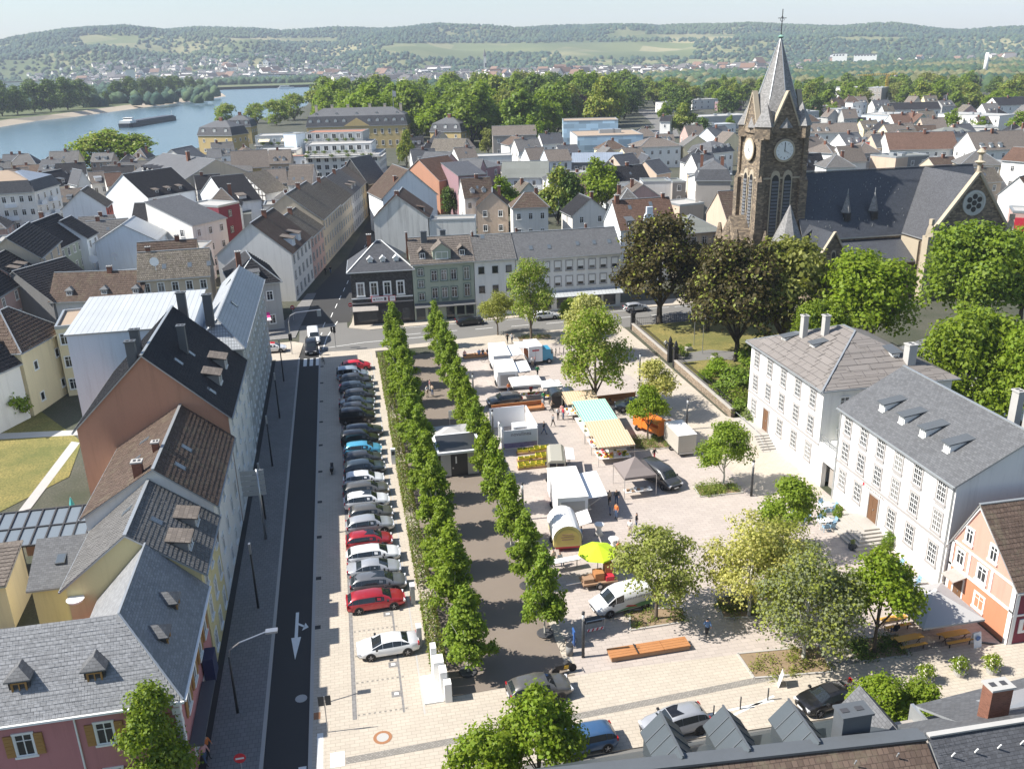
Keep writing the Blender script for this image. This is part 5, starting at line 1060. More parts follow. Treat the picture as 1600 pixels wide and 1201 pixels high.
# the old town
courses('office_panels', (.42, .56, .66), 5.2, 1.9, .02, 1.2, .38, .35, offset=.37, bump=0., wear=.05)
H_ = 'town_house'
def dm(side, ss, ins=1., w=1.1, h=1.1, wall='wall_offwhite', roof='roof_slate', kind='gable'): return [(side, s, ins, w, h, wall, roof, kind) for s in ss]
hp(H_, 'cream house with small shuttered windows and brown hip roof at the left edge', (32, 552), (99, 515), 8.5, 8.5, hr=12.8, roof='hip', wall='cream', rmat='roof_brown', win='F2x2 R1x2', style='plain', chim=((-1, 6, 14., .9, .8),), ww=.8, wh=1.1)
hp(H_, 'white walled house cut off by the left edge below the cream house', (-50, 600), (29, 566), 7.5, 9, hr=11.8, roof='gx', wall='offwhite', rmat='roof_dark')
hp('flat_roofed_house', 'flat roofed house with gravel terrace between two tiled roofs', (86, 514), (153, 507), 9.5, 9, hr=9.5, roof='flat', wall='cream', rmat='flat_gravel', win='F3x3')
hp(H_, 'long house with ridged brown roof and three arched dormers', (78, 470), (222, 465), 7, 7.5, hr=10.6, roof='gx', wall='white', rmat='roof_brown', dorm=dm('F', (3, 8.5, 13.5), .6, 1.1, .9, 'wall_dgrey', 'lead_dark', 'hip'), tile=(.5, .4, 'roof_brown'), chim=((1.5, 3.6, 11.6),))
hp(H_, 'ochre house with five framed windows under a mottled grey roof', (216, 437), (327, 429), 9.5, 8, hr=13, roof='gx', wall='beige', rmat='roof_mottled', win='F5x3', tile=(.4, .45, 'roof_mottled'), chim=((-4, 4.2, 14.),), sky=(('F', 4, 1.2), ('F', 8, 1.2), ('F', 11, 1.2)))
hp('flat_roofed_house', 'low green grey flat roof carrying two satellite dishes', (150, 443), (214, 438), 8.5, 8, hr=8.5, roof='flat', wall='grey', rmat='roof_green')
for px, py, s, lb in ((147, 405, 1., 'large white satellite dish on the green grey flat roof'), (178, 395, .7, 'small white satellite dish behind the larger one'), (255, 490, .8, 'white satellite dish beside dark chimneys on the metal roof')):
 x, y = G(px, py, 10); t = thing('satellite_dish', lb, 'satellite dish', (x, y, 8.5 if s != .8 else 16.)); MB().tube([(0, 0, 0), (0, 0, 1.4*s)], .05).build('mast', ['zinc'], t); d = MB(); d.lathe([(.08*s, 0), (.55*s, .12*s), (.75*s, .3*s)], 14); d.v = [(x_, -z_-.05, y_+1.6*s) for x_, y_, z_ in d.v]; d.build('dish', ['trim_white'], t)
hp(H_, 'pale house tinted shade-blue with roof terrace and white awning', (148, 380), (243, 375), 9, 10, apex=(197, 351), roof='gy', wall='skyblue', rmat='roof_zinc')
hp(H_, 'house with slanting silver roof and balconies facing the alley', (232, 348), (300, 353), 10.5, 10, hr=14.8, roof='shedx', wall='offwhite', rmat='roof_slate_light', win='F2x3 R3x3')
hp('flat_roofed_house', 'maroon house with dark window bands', (290, 321), (341, 324), 11.2, 7, hr=11.2, roof='flat', wall='maroon', rmat='concrete', win='R1x3 F1x3', trim='trim_dark')
hp(H_, 'white gable tinted shade-blue with long dark roof below the willow', (165, 304), (231, 309), 9, 16, apex=(192, 273), roof='gy', wall='bluewhite', rmat='roof_dark', dorm=dm('R', (4, 8, 12), 1., 1.3, .9, 'wall_black', 'roof_taupe', 'shed'))
t = hp(H_, 'white gabled house with red painted street front', (97, 327), (165, 323), 9, 9, apex=(130, 298), roof='gy', wall='bluewhite', rmat='roof_mottled'); w_ = t['w']
MB().box(w_/2, .1, 0, w_/2+.12, 8.9, 8.8).build('street_front', ['wall_red'], t)
for k in range(3):
 for z in (1.2, 4.2, 7.): put_window(t, 'R', w_, 9, 1.6+k*2.8, z, 1., 1.4, 'cross', 'wall_red', 'trim_dark', .1, off=.12)
for lb, a, b, he, d, hr, wall, win in (('rose house cut by the left edge with dark roof and wide dormer', (-30, 478), (32, 441), 9.5, 10, 14, 'rose', 'F3x3'), ('rose house second in the row of the far left lane', (33, 438), (62, 420), 10, 9, 13.5, 'rose', 'F2x3'), ('pale house with projecting bays in the far left lane', (62, 402), (93, 375), 12, 9, 15.5, 'beige', 'F3x4'), ('grey green house with five windows in the far left lane', (92, 387), (134, 367), 9.5, 10, 14, 'sage', 'F5x3'), ('narrow bluish house ending the far left lane', (135, 372), (151, 363), 9.5, 9, 13, 'bluewhite', 'F2x3')):
 hp(H_, lb, a, b, he, d, hr=hr, roof='gx', wall=wall, rmat='roof_dark', win=win, dorm=dm('F', (2., 5.), .8, 1.5, 1.1, 'wall_dgrey', 'roof_taupe', 'shed') if 'rose' in lb else ())
hp(H_, 'black gable roof before the rose houses', (-20, 464), (82, 471), 7, 11, apex=(28, 424), roof='gy', wall='dgrey', rmat='roof_dark')
t = hp('apartment_house', 'apartment house with blue grey mansard roof and balconies at the river', (-45, 306), (52, 300), 13, 12, hr=18, roof='mansard', wall='offwhite', rmat='flat_gravel', win='F7x4 R2x4')
t2 = hp('apartment_house', 'right wing of the blue mansard apartment house with stacked balconies', (53, 300), (92, 288), 13, 12, hr=17.6, roof='mansard', wall='offwhite', rmat='roof_bluemetal', win='F4x4')
for tt_ in (t, t2):
 w_ = tt_['w']
 for z in (3.2, 6.4, 9.6):
  for k in range(int(w_/6)): MB().box(-w_/2+1+k*6, -1.1, z, -w_/2+3.6+k*6, 0, z+.15).box(-w_/2+1+k*6, -1.1, z+.15, -w_/2+3.6+k*6, -1.02, z+1.).build('balcony', ['wall_bluewhite'], tt_)
hp(H_, 'dark roofed beige house right of the apartment house', (92, 291), (121, 285), 9, 10, hr=12.8, roof='gx', wall='beige', rmat='roof_dark', win='F2x2', dorm=dm('F', (3.2,), .8, 1.6, 1.1, 'wall_black', 'lead_dark', 'shed'))
hp(H_, 'narrow white gabled house with round-topped window', (122, 287), (141, 285), 10.5, 8, apex=(131, 267), roof='gy', wall='white', rmat='roof_slate', win='F1x3')
hp(H_, 'small white house with taupe roof and white dormer windows', (143, 287), (167, 285), 8, 8, hr=11, roof='gx', wall='offwhite', rmat='roof_taupe', win='F2x2', dorm=dm('F', (2.2,), .6, 2., 1.1, 'wall_white', 'zinc', 'shed'))
hp(H_, 'low house with rust brown roof behind the shade-tinted white gable', (168, 291), (193, 289), 8, 8, hr=11.4, roof='gx', wall='offwhite', rmat='roof_red')
hp('guest_house', 'large grey slate roofed house with three gabled dormers near the river', (207, 270), (286, 283), 10, 22, hr=15, roof='gx', wall='beige', rmat='roof_slate_light', win='R7x3', dorm=dm('F', (5, 8.5, 12), 1.4, 1.5, 1.3, 'wall_black', 'roof_slate'), chim=((4, 9, 17., .9, .9),))
hp(H_, 'cream house with a row of small dormers in a dark roof', (216, 308), (273, 296), 7, 9, hr=11.4, roof='gx', wall='cream', rmat='roof_dark', win='F4x2', dorm=dm('F', (2., 4, 6, 8, 10), .7, .9, .9, 'wall_offwhite', 'roof_dark'))
hp(H_, 'white gable with long dark roof and one dormer above the maroon house', (313, 302), (358, 317), 8, 8.5, apex=(327, 277), roof='gy', wall='bluewhite', rmat='roof_dark', dorm=dm('R', (4.,), .8, 2., 1.1, 'wall_offwhite', 'roof_taupe', 'shed'))
hp('shed_house', 'low grey annexe under the white gable', (335, 322), (360, 320), 4.5, 5, hr=4.5, roof='flat', wall='offwhite', rmat='concrete')
t = hp('half_timbered_house', 'black and white half timbered gable house', (384, 301), (415, 303), 7.5, 9, hr=12.6, roof='shedx', wall='white', rmat='roof_mottled', win='F1x3'); w_ = t['w']
m = MB()
for k in range(7): x = -w_/2+.1+k*(w_-.2)/6; m.box(x-.09, -.06, 0, x+.09, -.001, 12.4-(k/6)*4.8)
for z in (1.4, 2.8, 4.2, 5.6, 7.0): m.box(-w_/2, -.063, z-.09, w_/2, -.001, z+.09)
m.box(-w_/2, -.063, 8.5, w_*.3, -.001, 8.7); m.box(-w_/2, -.063, 10, -w_*.0, -.001, 10.2); m.bar((-w_/2, -.05, 1.5), (-w_/6, -.05, 4.2), .16, .05); m.bar((w_/2, -.05, 1.5), (w_/6, -.05, 4.2), .16, .05); m.build('timber_frame', ['timber'], t)
for lb, a, b, he, d, hr, rf, wall, rm, win in (
 ('house with pinkish brown roof and two skylights', (412, 287), (448, 285), 8, 8, 11.6, 'gx', 'dgrey', 'roof_taupe', 'F2x2'), ('white walled house with steep brown roof and two pale skylights', (450, 289), (487, 288), 9.5, 10, 14.4, 'gx', 'white', 'roof_taupe', 'F2x3'),
 ('grey house with beige roof left of the timbered gable', (360, 284), (384, 281), 8, 8, 11, 'gx', 'grey', 'roof_taupe', 'F1x2'), ('low pale grey roof with white dormers in the old town', (326, 271), (394, 267), 8, 9, 11, 'gx', 'offwhite', 'roof_grey', 'F4x2'),
 ('ochre house with broad beige roof and brick gable', (363, 263), (420, 260), 9, 10, 14, 'gx', 'yellow', 'roof_taupe', 'F3x2'), ('tall narrow white house behind the slate roof', (324, 247), (345, 246), 12, 7, 14.5, 'gx', 'white', 'roof_slate_light', 'F2x3'),
 ('white house with light grey roof near the river pavilion', (291, 251), (322, 244), 11, 10, 14.6, 'gx', 'offwhite', 'roof_slate_light', 'F3x3'), ('flat beige annexe beside the dark slate gable', (490, 287), (527, 282), 6.5, 8, 6.5, 'flat', 'beige', 'flat_grey', 'F2x1'),
 ('low grey shed roof in the courtyard by the maroon house', (346, 337), (392, 334), 5, 6, 6, 'shed', 'grey', 'roof_green', ''), ('white garage wall in front of the timbered house', (416, 327), (452, 322), 3.5, 6, 3.5, 'flat', 'offwhite', 'concrete', ''),
 ('dark courtyard house beside the timbered gable', (417, 308), (449, 306), 6, 7, 8, 'gx', 'dgrey', 'roof_taupe', 'F2x2'), ('pale house between white gable and ochre house', (370, 300), (384, 298), 7, 7, 9, 'gx', 'grey', 'roof_grey', 'F1x2')):
 hp(H_, lb, a, b, he, d, hr=hr, roof=rf, wall=wall, rmat=rm, win=win, sky=(('F', 1.5, 1.), ('F', 4., 1.)) if 'skylight' in lb else ())
hp(H_, 'house with dark slate hung gable at the bend of the street', (526, 285), (575, 287), 9, 10, apex=(548, 248), roof='gy', wall='slate_wall', rmat='roof_grey', win='R3x2')
u_ = Vector((.182, .983)); v_ = Vector((.983, -.182)); B0 = Vector(G(455, 396, 9.))
run = 0.
for lb, w_, d_, he, hr, wall, rm, win, extra in (('white gabled house with dark pantiles at the start of the northern street', 13.6, 17, 9, 14.6, 'offwhite', 'roof_brown', 'R5x3', dm('R', (5., 10.), .5, 2.2, 1.6, 'wall_bluewhite', 'roof_taupe', 'shed')),
  ('low pinkish house with patched tile roof in the northern street', 11, 13, 8.6, 12.6, 'rose', 'roof_mottled', 'R4x3', ()), ('broad house with ridged grey pantiles in the northern street', 14.5, 21, 10, 15.4, 'beige', 'roof_mottled', 'R7x3', ()),
  ('beige house with worn tile roof further up the northern street', 13, 18, 9.6, 14.2, 'beige', 'roof_mottled', 'R6x3', ()), ('pale house with small roof terrace up the northern street', 12, 18, 9.6, 14., 'offwhite', 'roof_grey', 'R6x3', dm('R', (6., 11.), .8, 2, 1.1, 'wall_beige', 'roof_taupe', 'shed')), ('last visible house where the northern street bends', 12, 22, 9.6, 13.6, 'beige', 'roof_taupe', 'R6x3', ())):
 B = B0+u_*run; A = B-v_*w_; run += d_+.15
 house(H_, lb, A, B, he, d_, hr, 'gy', wall, rm, win, dorm=extra, chim=((.4, d_*.5, hr+1.2, .8, .7),), tile=(.42, .42, rm) if run < 60 else None, trim='trim_grey')
house('corner_shop', 'lilac grey corner shop with dark roof opposite the black pub', (-18, 146.5), (-10.9, 148.), 8, 14, 11.6, 'hip', 'grey', 'roof_dark', 'R5x2 F2x2', chim=((-2, 4, 13., .8, .8),), dorm=dm('F', (3.4,), .8, 1.8, 1.1, 'wall_offwhite', 'roof_slate_light', 'shed'))
t = thing('shop_awning', 'pink and white shop awning at the crossing', 'awning', (-14.6, 145.9, 0), .2); MB().slab([(-1.7, -1.7, 2.6), (1.7, -1.7, 2.6), (1.7, -.8, 2.8), (-1.7, -.8, 2.8)], .04).build('front_panel', [simple('awning_white', (.78, .62, .66), .8)], t); MB().slab([(-1.7, -.79, 2.8), (1.7, -.79, 2.8), (1.7, .1, 3.5), (-1.7, .1, 3.5)], .04).build('canopy', [simple('awning_pink', (.72, .06, .26), .8)], t)
for x in (-1.6, 1.6): MB().bar((x, 0, 2.5), (x, -1.7, 2.55), .05).build('arm', ['zinc'], t)
t = house(H_, 'tall white blank gable with weather streaks behind the black pub', (6.6, 188), (17.7, 186.), 10.8, 12, 15.4, 'gy', 'wall_stained', 'roof_brown', '', tile=(.42, .42, 'roof_brown'), ridge_off=-.6, chim=((-.6, .8, 16.4, .9, .6),), dorm=dm('R', (3,), 1., 1.2, 1., 'wall_black', 'roof_brown', 'shed')); 
house('boundary_wall', 'long white blank firewall right of the stained gable', (17.9, 186.2), (27.4, 184.4), 10., 5., 10, 'flat', 'wall_stained', 'flat_grey', '', cat='wall')
hp(H_, 'white gable tinted shade-blue with mossy tile edge further up the street', (598, 310), (682, 303), 10, 14, apex=(640, 266), roof='gy', wall='bluewhite', rmat='roof_brown', chim=((-3, 2, 15., .7, .7),))
hp(H_, 'low building with orange brown sheet roof beside the street bend', (599, 294), (629, 293), 8.5, 8, hr=11.6, roof='shed', wall='pale_yellow', rmat='roof_red', win='L2x2')
hp(H_, 'red brown gabled house behind the shade-tinted gable', (627, 277), (686, 282), 9.5, 12, apex=(646, 250), roof='gy', wall='brown', rmat='roof_red')
for lb, a, b, he, d, hr, rf, wall, rm, win in (
 ('mauve brick house with wide grey roof and metal gable', (648, 266), (688, 268), 10, 12, 14.6, 'gx', 'rose', 'roof_slate', 'F2x2'), ('mauve stair tower wall with slanting roof', (690, 266), (716, 275), 11.5, 8, 13.5, 'shedx', 'mauve', 'roof_slate', ''),
 ('recessed mauve wing with balcony and white windows', (717, 268), (749, 268), 10.5, 9, 13.5, 'gx', 'mauve', 'roof_slate_light', 'F3x3'), ('mauve end wing with slanting white edged parapet', (751, 264), (782, 258), 10.5, 8, 12, 'shed', 'mauve', 'roof_slate_light', 'F2x3'),
 ('white house with green grey roof and balcony before the green trees', (784, 277), (856, 276), 7.4, 9, 11.4, 'gx', 'bluewhite', 'roof_green', 'F5x2'), ('white house with beige roof and strip window', (857, 252), (893, 250), 9.5, 9, 12.6, 'gx', 'bluewhite', 'roof_taupe', 'F2x3'),
 ('long low building with dark blue grey roof', (893, 254), (973, 253), 7.8, 8, 10, 'shed', 'dgrey', 'roof_bluemetal', 'F6x2'), ('beige house with grey slate roof and one skylight', (974, 264), (1004, 260), 8.5, 9, 12.2, 'gx', 'peach', 'roof_slate', 'F2x2'),
 ('reddish gabled house between timber gable and white mansard house', (1026, 272), (1048, 268), 8, 9, 11.4, 'gx', 'peach', 'roof_slate', 'F1x2'), ('cream villa with flat roof and three tall windows', (1005, 286), (1050, 285), 9, 8, 9, 'flat', 'offwhite', 'roof_green', 'F2x1 L2x2'),
 ('garden wing with glazed stair and red panels beside the cream villa', (1051, 286), (1072, 285), 9, 7, 9, 'flat', 'taupe', 'roof_green', 'F1x3'), ('brown house roof with grey ridge behind the park tree', (770, 212), (838, 210), 9, 10, 12.6, 'gx', 'taupe', 'roof_taupe', 'F4x2'),
 ('grey roofed house with blue triangular gable', (828, 250), (856, 248), 8.5, 8, 12, 'gx', 'bluewhite', 'roof_taupe', 'F2x2'), ('dark timber and glass roofed house below the pavilion', (672, 236), (722, 236), 8, 12, 12, 'gx', 'taupe', 'roof_mottled', 'F3x2'),
 ('low house with taupe roof right of the glass roofed house', (722, 232), (742, 230), 8, 9, 11, 'gx', 'taupe', 'roof_taupe', 'F1x2'), ('flat pale roof between the mauve wing and the brown roof', (742, 246), (800, 244), 8, 9, 8, 'flat', 'offwhite', 'concrete', '')):
 hp(H_, lb, a, b, he, d, hr=hr, roof=rf, wall=wall, rmat=rm, win=win)
t = hp('half_timbered_house', 'house with brown timbered gable in the middle of town', (1000, 265), (1026, 264), 8, 9, apex=(1018, 244), roof='gy', wall='peach', rmat='roof_slate'); w_ = t['w']; m = MB()
for k in range(8): x = -w_/2+.1+k*(w_-.2)/7; m.box(x-.12, -.06, 4, x+.12, -.001, 8+2.5*(1-abs(k/3.5-1)))
for z in (4.2, 6., 7.8): m.box(-w_/2, -.063, z-.1, w_/2, -.001, z+.1)
m.build('timber_frame', ['timber'], t)
hp(H_, 'tall house with blank grey firewall, white front and green mansard', (1088, 282), (1142, 282), 11.5, 14, hr=16, roof='mansard', wall='taupe', rmat='roof_slate_light', win='L4x3', dorm=dm('L', (2.5, 5.5, 8.5, 11.5), .5, 1.2, 1.4, 'wall_white', 'lead_dark'), chim=((-3, 5, 17.5, .7, .7), (2, 3, 17.2, .8, .6)))
t = hp('gabled_house', 'white house with red brown tile roof and curved ornate gable', (970, 359), (1058, 353), 10.5, 10, hr=15.2, roof='gx', wall='bluewhite', rmat='roof_red', win='F4x3 L2x3', tile=(.4, .42, 'roof_red'), chim=((-5, 4.6, 16.4, .8, .7), (4.6, 5, 16.2, .6, .6)), sky=(('F', 3., 3.2), ('F', 7.4, 3.6)), dorm=dm('F', (2., 9.), .1, 1.3, 1.5, 'wall_black', 'lead_dark', 'shed'))
m = MB(); m.prism([(-2, 10.2), (2, 10.2), (1.9, 11), (1.2, 11.6), (.9, 13), (.6, 13.3), (.6, 14.5), (-.6, 14.5), (-.6, 13.3), (-.9, 13), (-1.2, 11.6), (-1.9, 11)], -.15, .4); m.build('ornate_gable', ['wall_skyblue'], t); put_window(t, 'F', t['w'], 10, t['w']/2, 11, .9, 1.1, 'two', 'trim_dark', off=.16)
hp(H_, 'beige three storey house with pale green hip roof by the dark tree', (1060, 366), (1126, 361), 9.6, 9, hr=12.2, roof='hip', wall='beige', rmat='roof_green', win='F4x3', trim='trim_grey')
hp(H_, 'pale salmon gable with downpipe next to the church tower', (1104, 332), (1137, 345), 8, 9, apex=(1121, 300), roof='gy', wall='peach', rmat='roof_brown')
hp(H_, 'white annexe with balcony left of the church tower', (1117, 279), (1142, 272), 9, 8, hr=10.5, roof='gx', wall='white', rmat='roof_zinc', win='F2x2')
hp('flat_roofed_house', 'small peach flat roofed house left of the church porch', (1062, 322), (1100, 318), 6, 8, hr=6, roof='flat', wall='peach', rmat='concrete')
t = hp('palace', 'yellow baroque palace with grey mansard roof and six chimneys', (479, 199), (636, 195), 11, 16, hr=19.4, roof='mansard', wall='yellow', rmat='roof_slate_light', win='F14x2', cat='palace', wh=2.2, ww=1.2)
w_ = t['w']
for k in range(12):
 if k not in (5, 6): dormer(t, 'F', w_, 16, w_*(k+.5)/12, .2, 11.4, 3.2, 1.5, 2.1, 'wall_white', 'lead_dark', 'gable')
for k in range(5): dormer(t, 'F', w_, 16, w_*(k+.5)/5, 2.3, 14.2, .75, 1.1, 1.1, 'wall_offwhite', 'roof_slate')
m = MB(); m.prism([(-6.5, 11), (6.5, 11), (0, 14.8)], -.5, 1.5); m.build('pediment', ['wall_yellow'], t)
for k in (-.42, -.26, -.1, .12, .27, .43): chimney(t, w_*k, 8.5, 17, 21., 1.3, 1., 'wall_beige')
for lb, a, b, he, d, hr in (('yellow river pavilion with grey mansard roof and three dormers', (309, 212), (362, 212), 9, 14, 15.6), ('second yellow pavilion behind the river pavilion', (352, 199), (392, 198), 9, 12, 15.), ('small yellow garden pavilion with grey mansard roof in the park', (672, 206), (720, 206), 8, 13, 14.4)):
 t = hp('garden_pavilion', lb, a, b, he, d, hr=hr, roof='mansard', wall='yellow', rmat='roof_slate_light', win='F3x2 R3x2', cat='pavilion', chim=((0, d*.5, hr+1.6, 1.6, 1.2),)); w_ = t['w']
 for k in range(3): dormer(t, 'F', w_, d, w_*(k+.5)/3, .2, he+.3, 3., 1.5, 2., 'wall_white', 'lead_dark', 'gable')
def rail(t, w, d, z, y0=-1.2):
 m = MB(); m.box(-w/2-.6, y0, z-.2, w/2+1.4, d, z); m.build('terrace_slab', ['concrete'], t); r = MB()
 for zz in (.5, 1.): r.bar((-w/2-.6, y0, z+zz), (w/2+1.4, y0, z+zz), .07); r.bar((w/2+1.4, y0, z+zz), (w/2+1.4, d, z+zz), .07)
 for k in range(int(w/2)): r.bar((-w/2-.6+k*2, y0, z), (-w/2-.6+k*2, y0, z+1.), .06)
 r.build('railing', ['trim_dark'], t)
 for k in range(int(w/3)):
  if R_.random() < .6: o = link('planter', PROTO['bush'][0], t, (-w/2+k*3+R_.random(), y0+.5, z)); o.scale = (1.3, .7, 1.1); o['kind'] = 'stuff'
for lb, a, b, he, d, rm, wall, win in (('top storey of the terraced block with red gravel roof and zinc front', (477, 209), (566, 207), 15, 14, 'flat_red', 'roof_zinc', 'F7x5'), ('white middle storey of the terraced block with long planted balcony', (477, 228), (580, 225), 11.6, 18, 'concrete', 'white', 'F8x4'), ('white lower storeys of the terraced block above the old roofs', (478, 246), (592, 243), 8.2, 22, 'concrete', 'offwhite', 'F9x3 R8x3')):
 t = hp('terraced_block', lb, a, b, he, d, hr=he, roof='flat', wall=wall, rmat=rm, win=win, cat='apartment block', style='two', ww=1.6, wh=2.); rail(t, t['w'], d*.5, he-3.1 if he > 9 else he-.2)
for lb, a, b, he, d, wall in (('zinc clad left storey of the terraced block with cream awnings', (398, 214), (470, 212), 13.4, 12, 'roof_zinc'), ('left lower storey of the terraced block with yellow awnings', (398, 238), (463, 236), 9.6, 14, 'offwhite')):
 t = hp('terraced_block', lb, a, b, he, d, hr=he, roof='flat', wall=wall, rmat='concrete', win='F6x4', cat='apartment block', style='two'); w_ = t['w']
 for k in (-.3, .12, .36) if he < 10 else (-.3, .2): MB().slab([(w_*k-2.2, -1.8, he-1.9), (w_*k+2.2, -1.8, he-1.9), (w_*k+2.2, -.05, he-1.1), (w_*k-2.2, -.05, he-1.1)], .06).build('awning', [simple('awning_yellow', (.75, .55, .15) if he < 10 else (.72, .62, .42), .8) if he > 0 else None], t)
 rail(t, w_, 2, he-3.4)
hp('stair_tower', 'light blue stair tower with white base in front of the terraced block', (462, 210), (476, 208), 14.8, 6, hr=14.8, roof='flat', wall='skyblue', rmat='zinc', cat='tower')
hp('flat_roofed_house', 'small white blue cube house below the stair tower', (452, 246), (480, 245), 8., 6, hr=8., roof='flat', wall='bluewhite', rmat='flat_red', win='F2x2')
hp('office_block', 'tall rear part of the office block clad in blue and white glass', (880, 190), (966, 188), 14.5, 15, hr=14.5, roof='flat', wall='office_panels', rmat='flat_gravel', win='L3x3:plain', cat='office block')
t = hp('office_block', 'front part of the office block with blue glass panels and gravel roof', (902, 214), (1005, 211), 11, 26, hr=11, roof='flat', wall='office_panels', rmat='flat_gravel', cat='office block'); w_ = t['w']
MB().box(-w_/2-.06, .1, -.5, -w_/2, 25.9, 11).build('side_wall', ['wall_white'], t)
for k in (-.1, .02, .12): MB().box(w_*k, 12, 11, w_*k+3.2, 15, 12.6).build('roof_unit', ['zinc'], t)
MB().box(-w_/2, -.15, 3.6, w_/2, .0, 4.2).build('fascia', ['trim_white'], t); MB().box(w_*.12, -.08, .2, w_*.48, -.0, 3.3).build('glazed_front', ['glass_plain'], t)
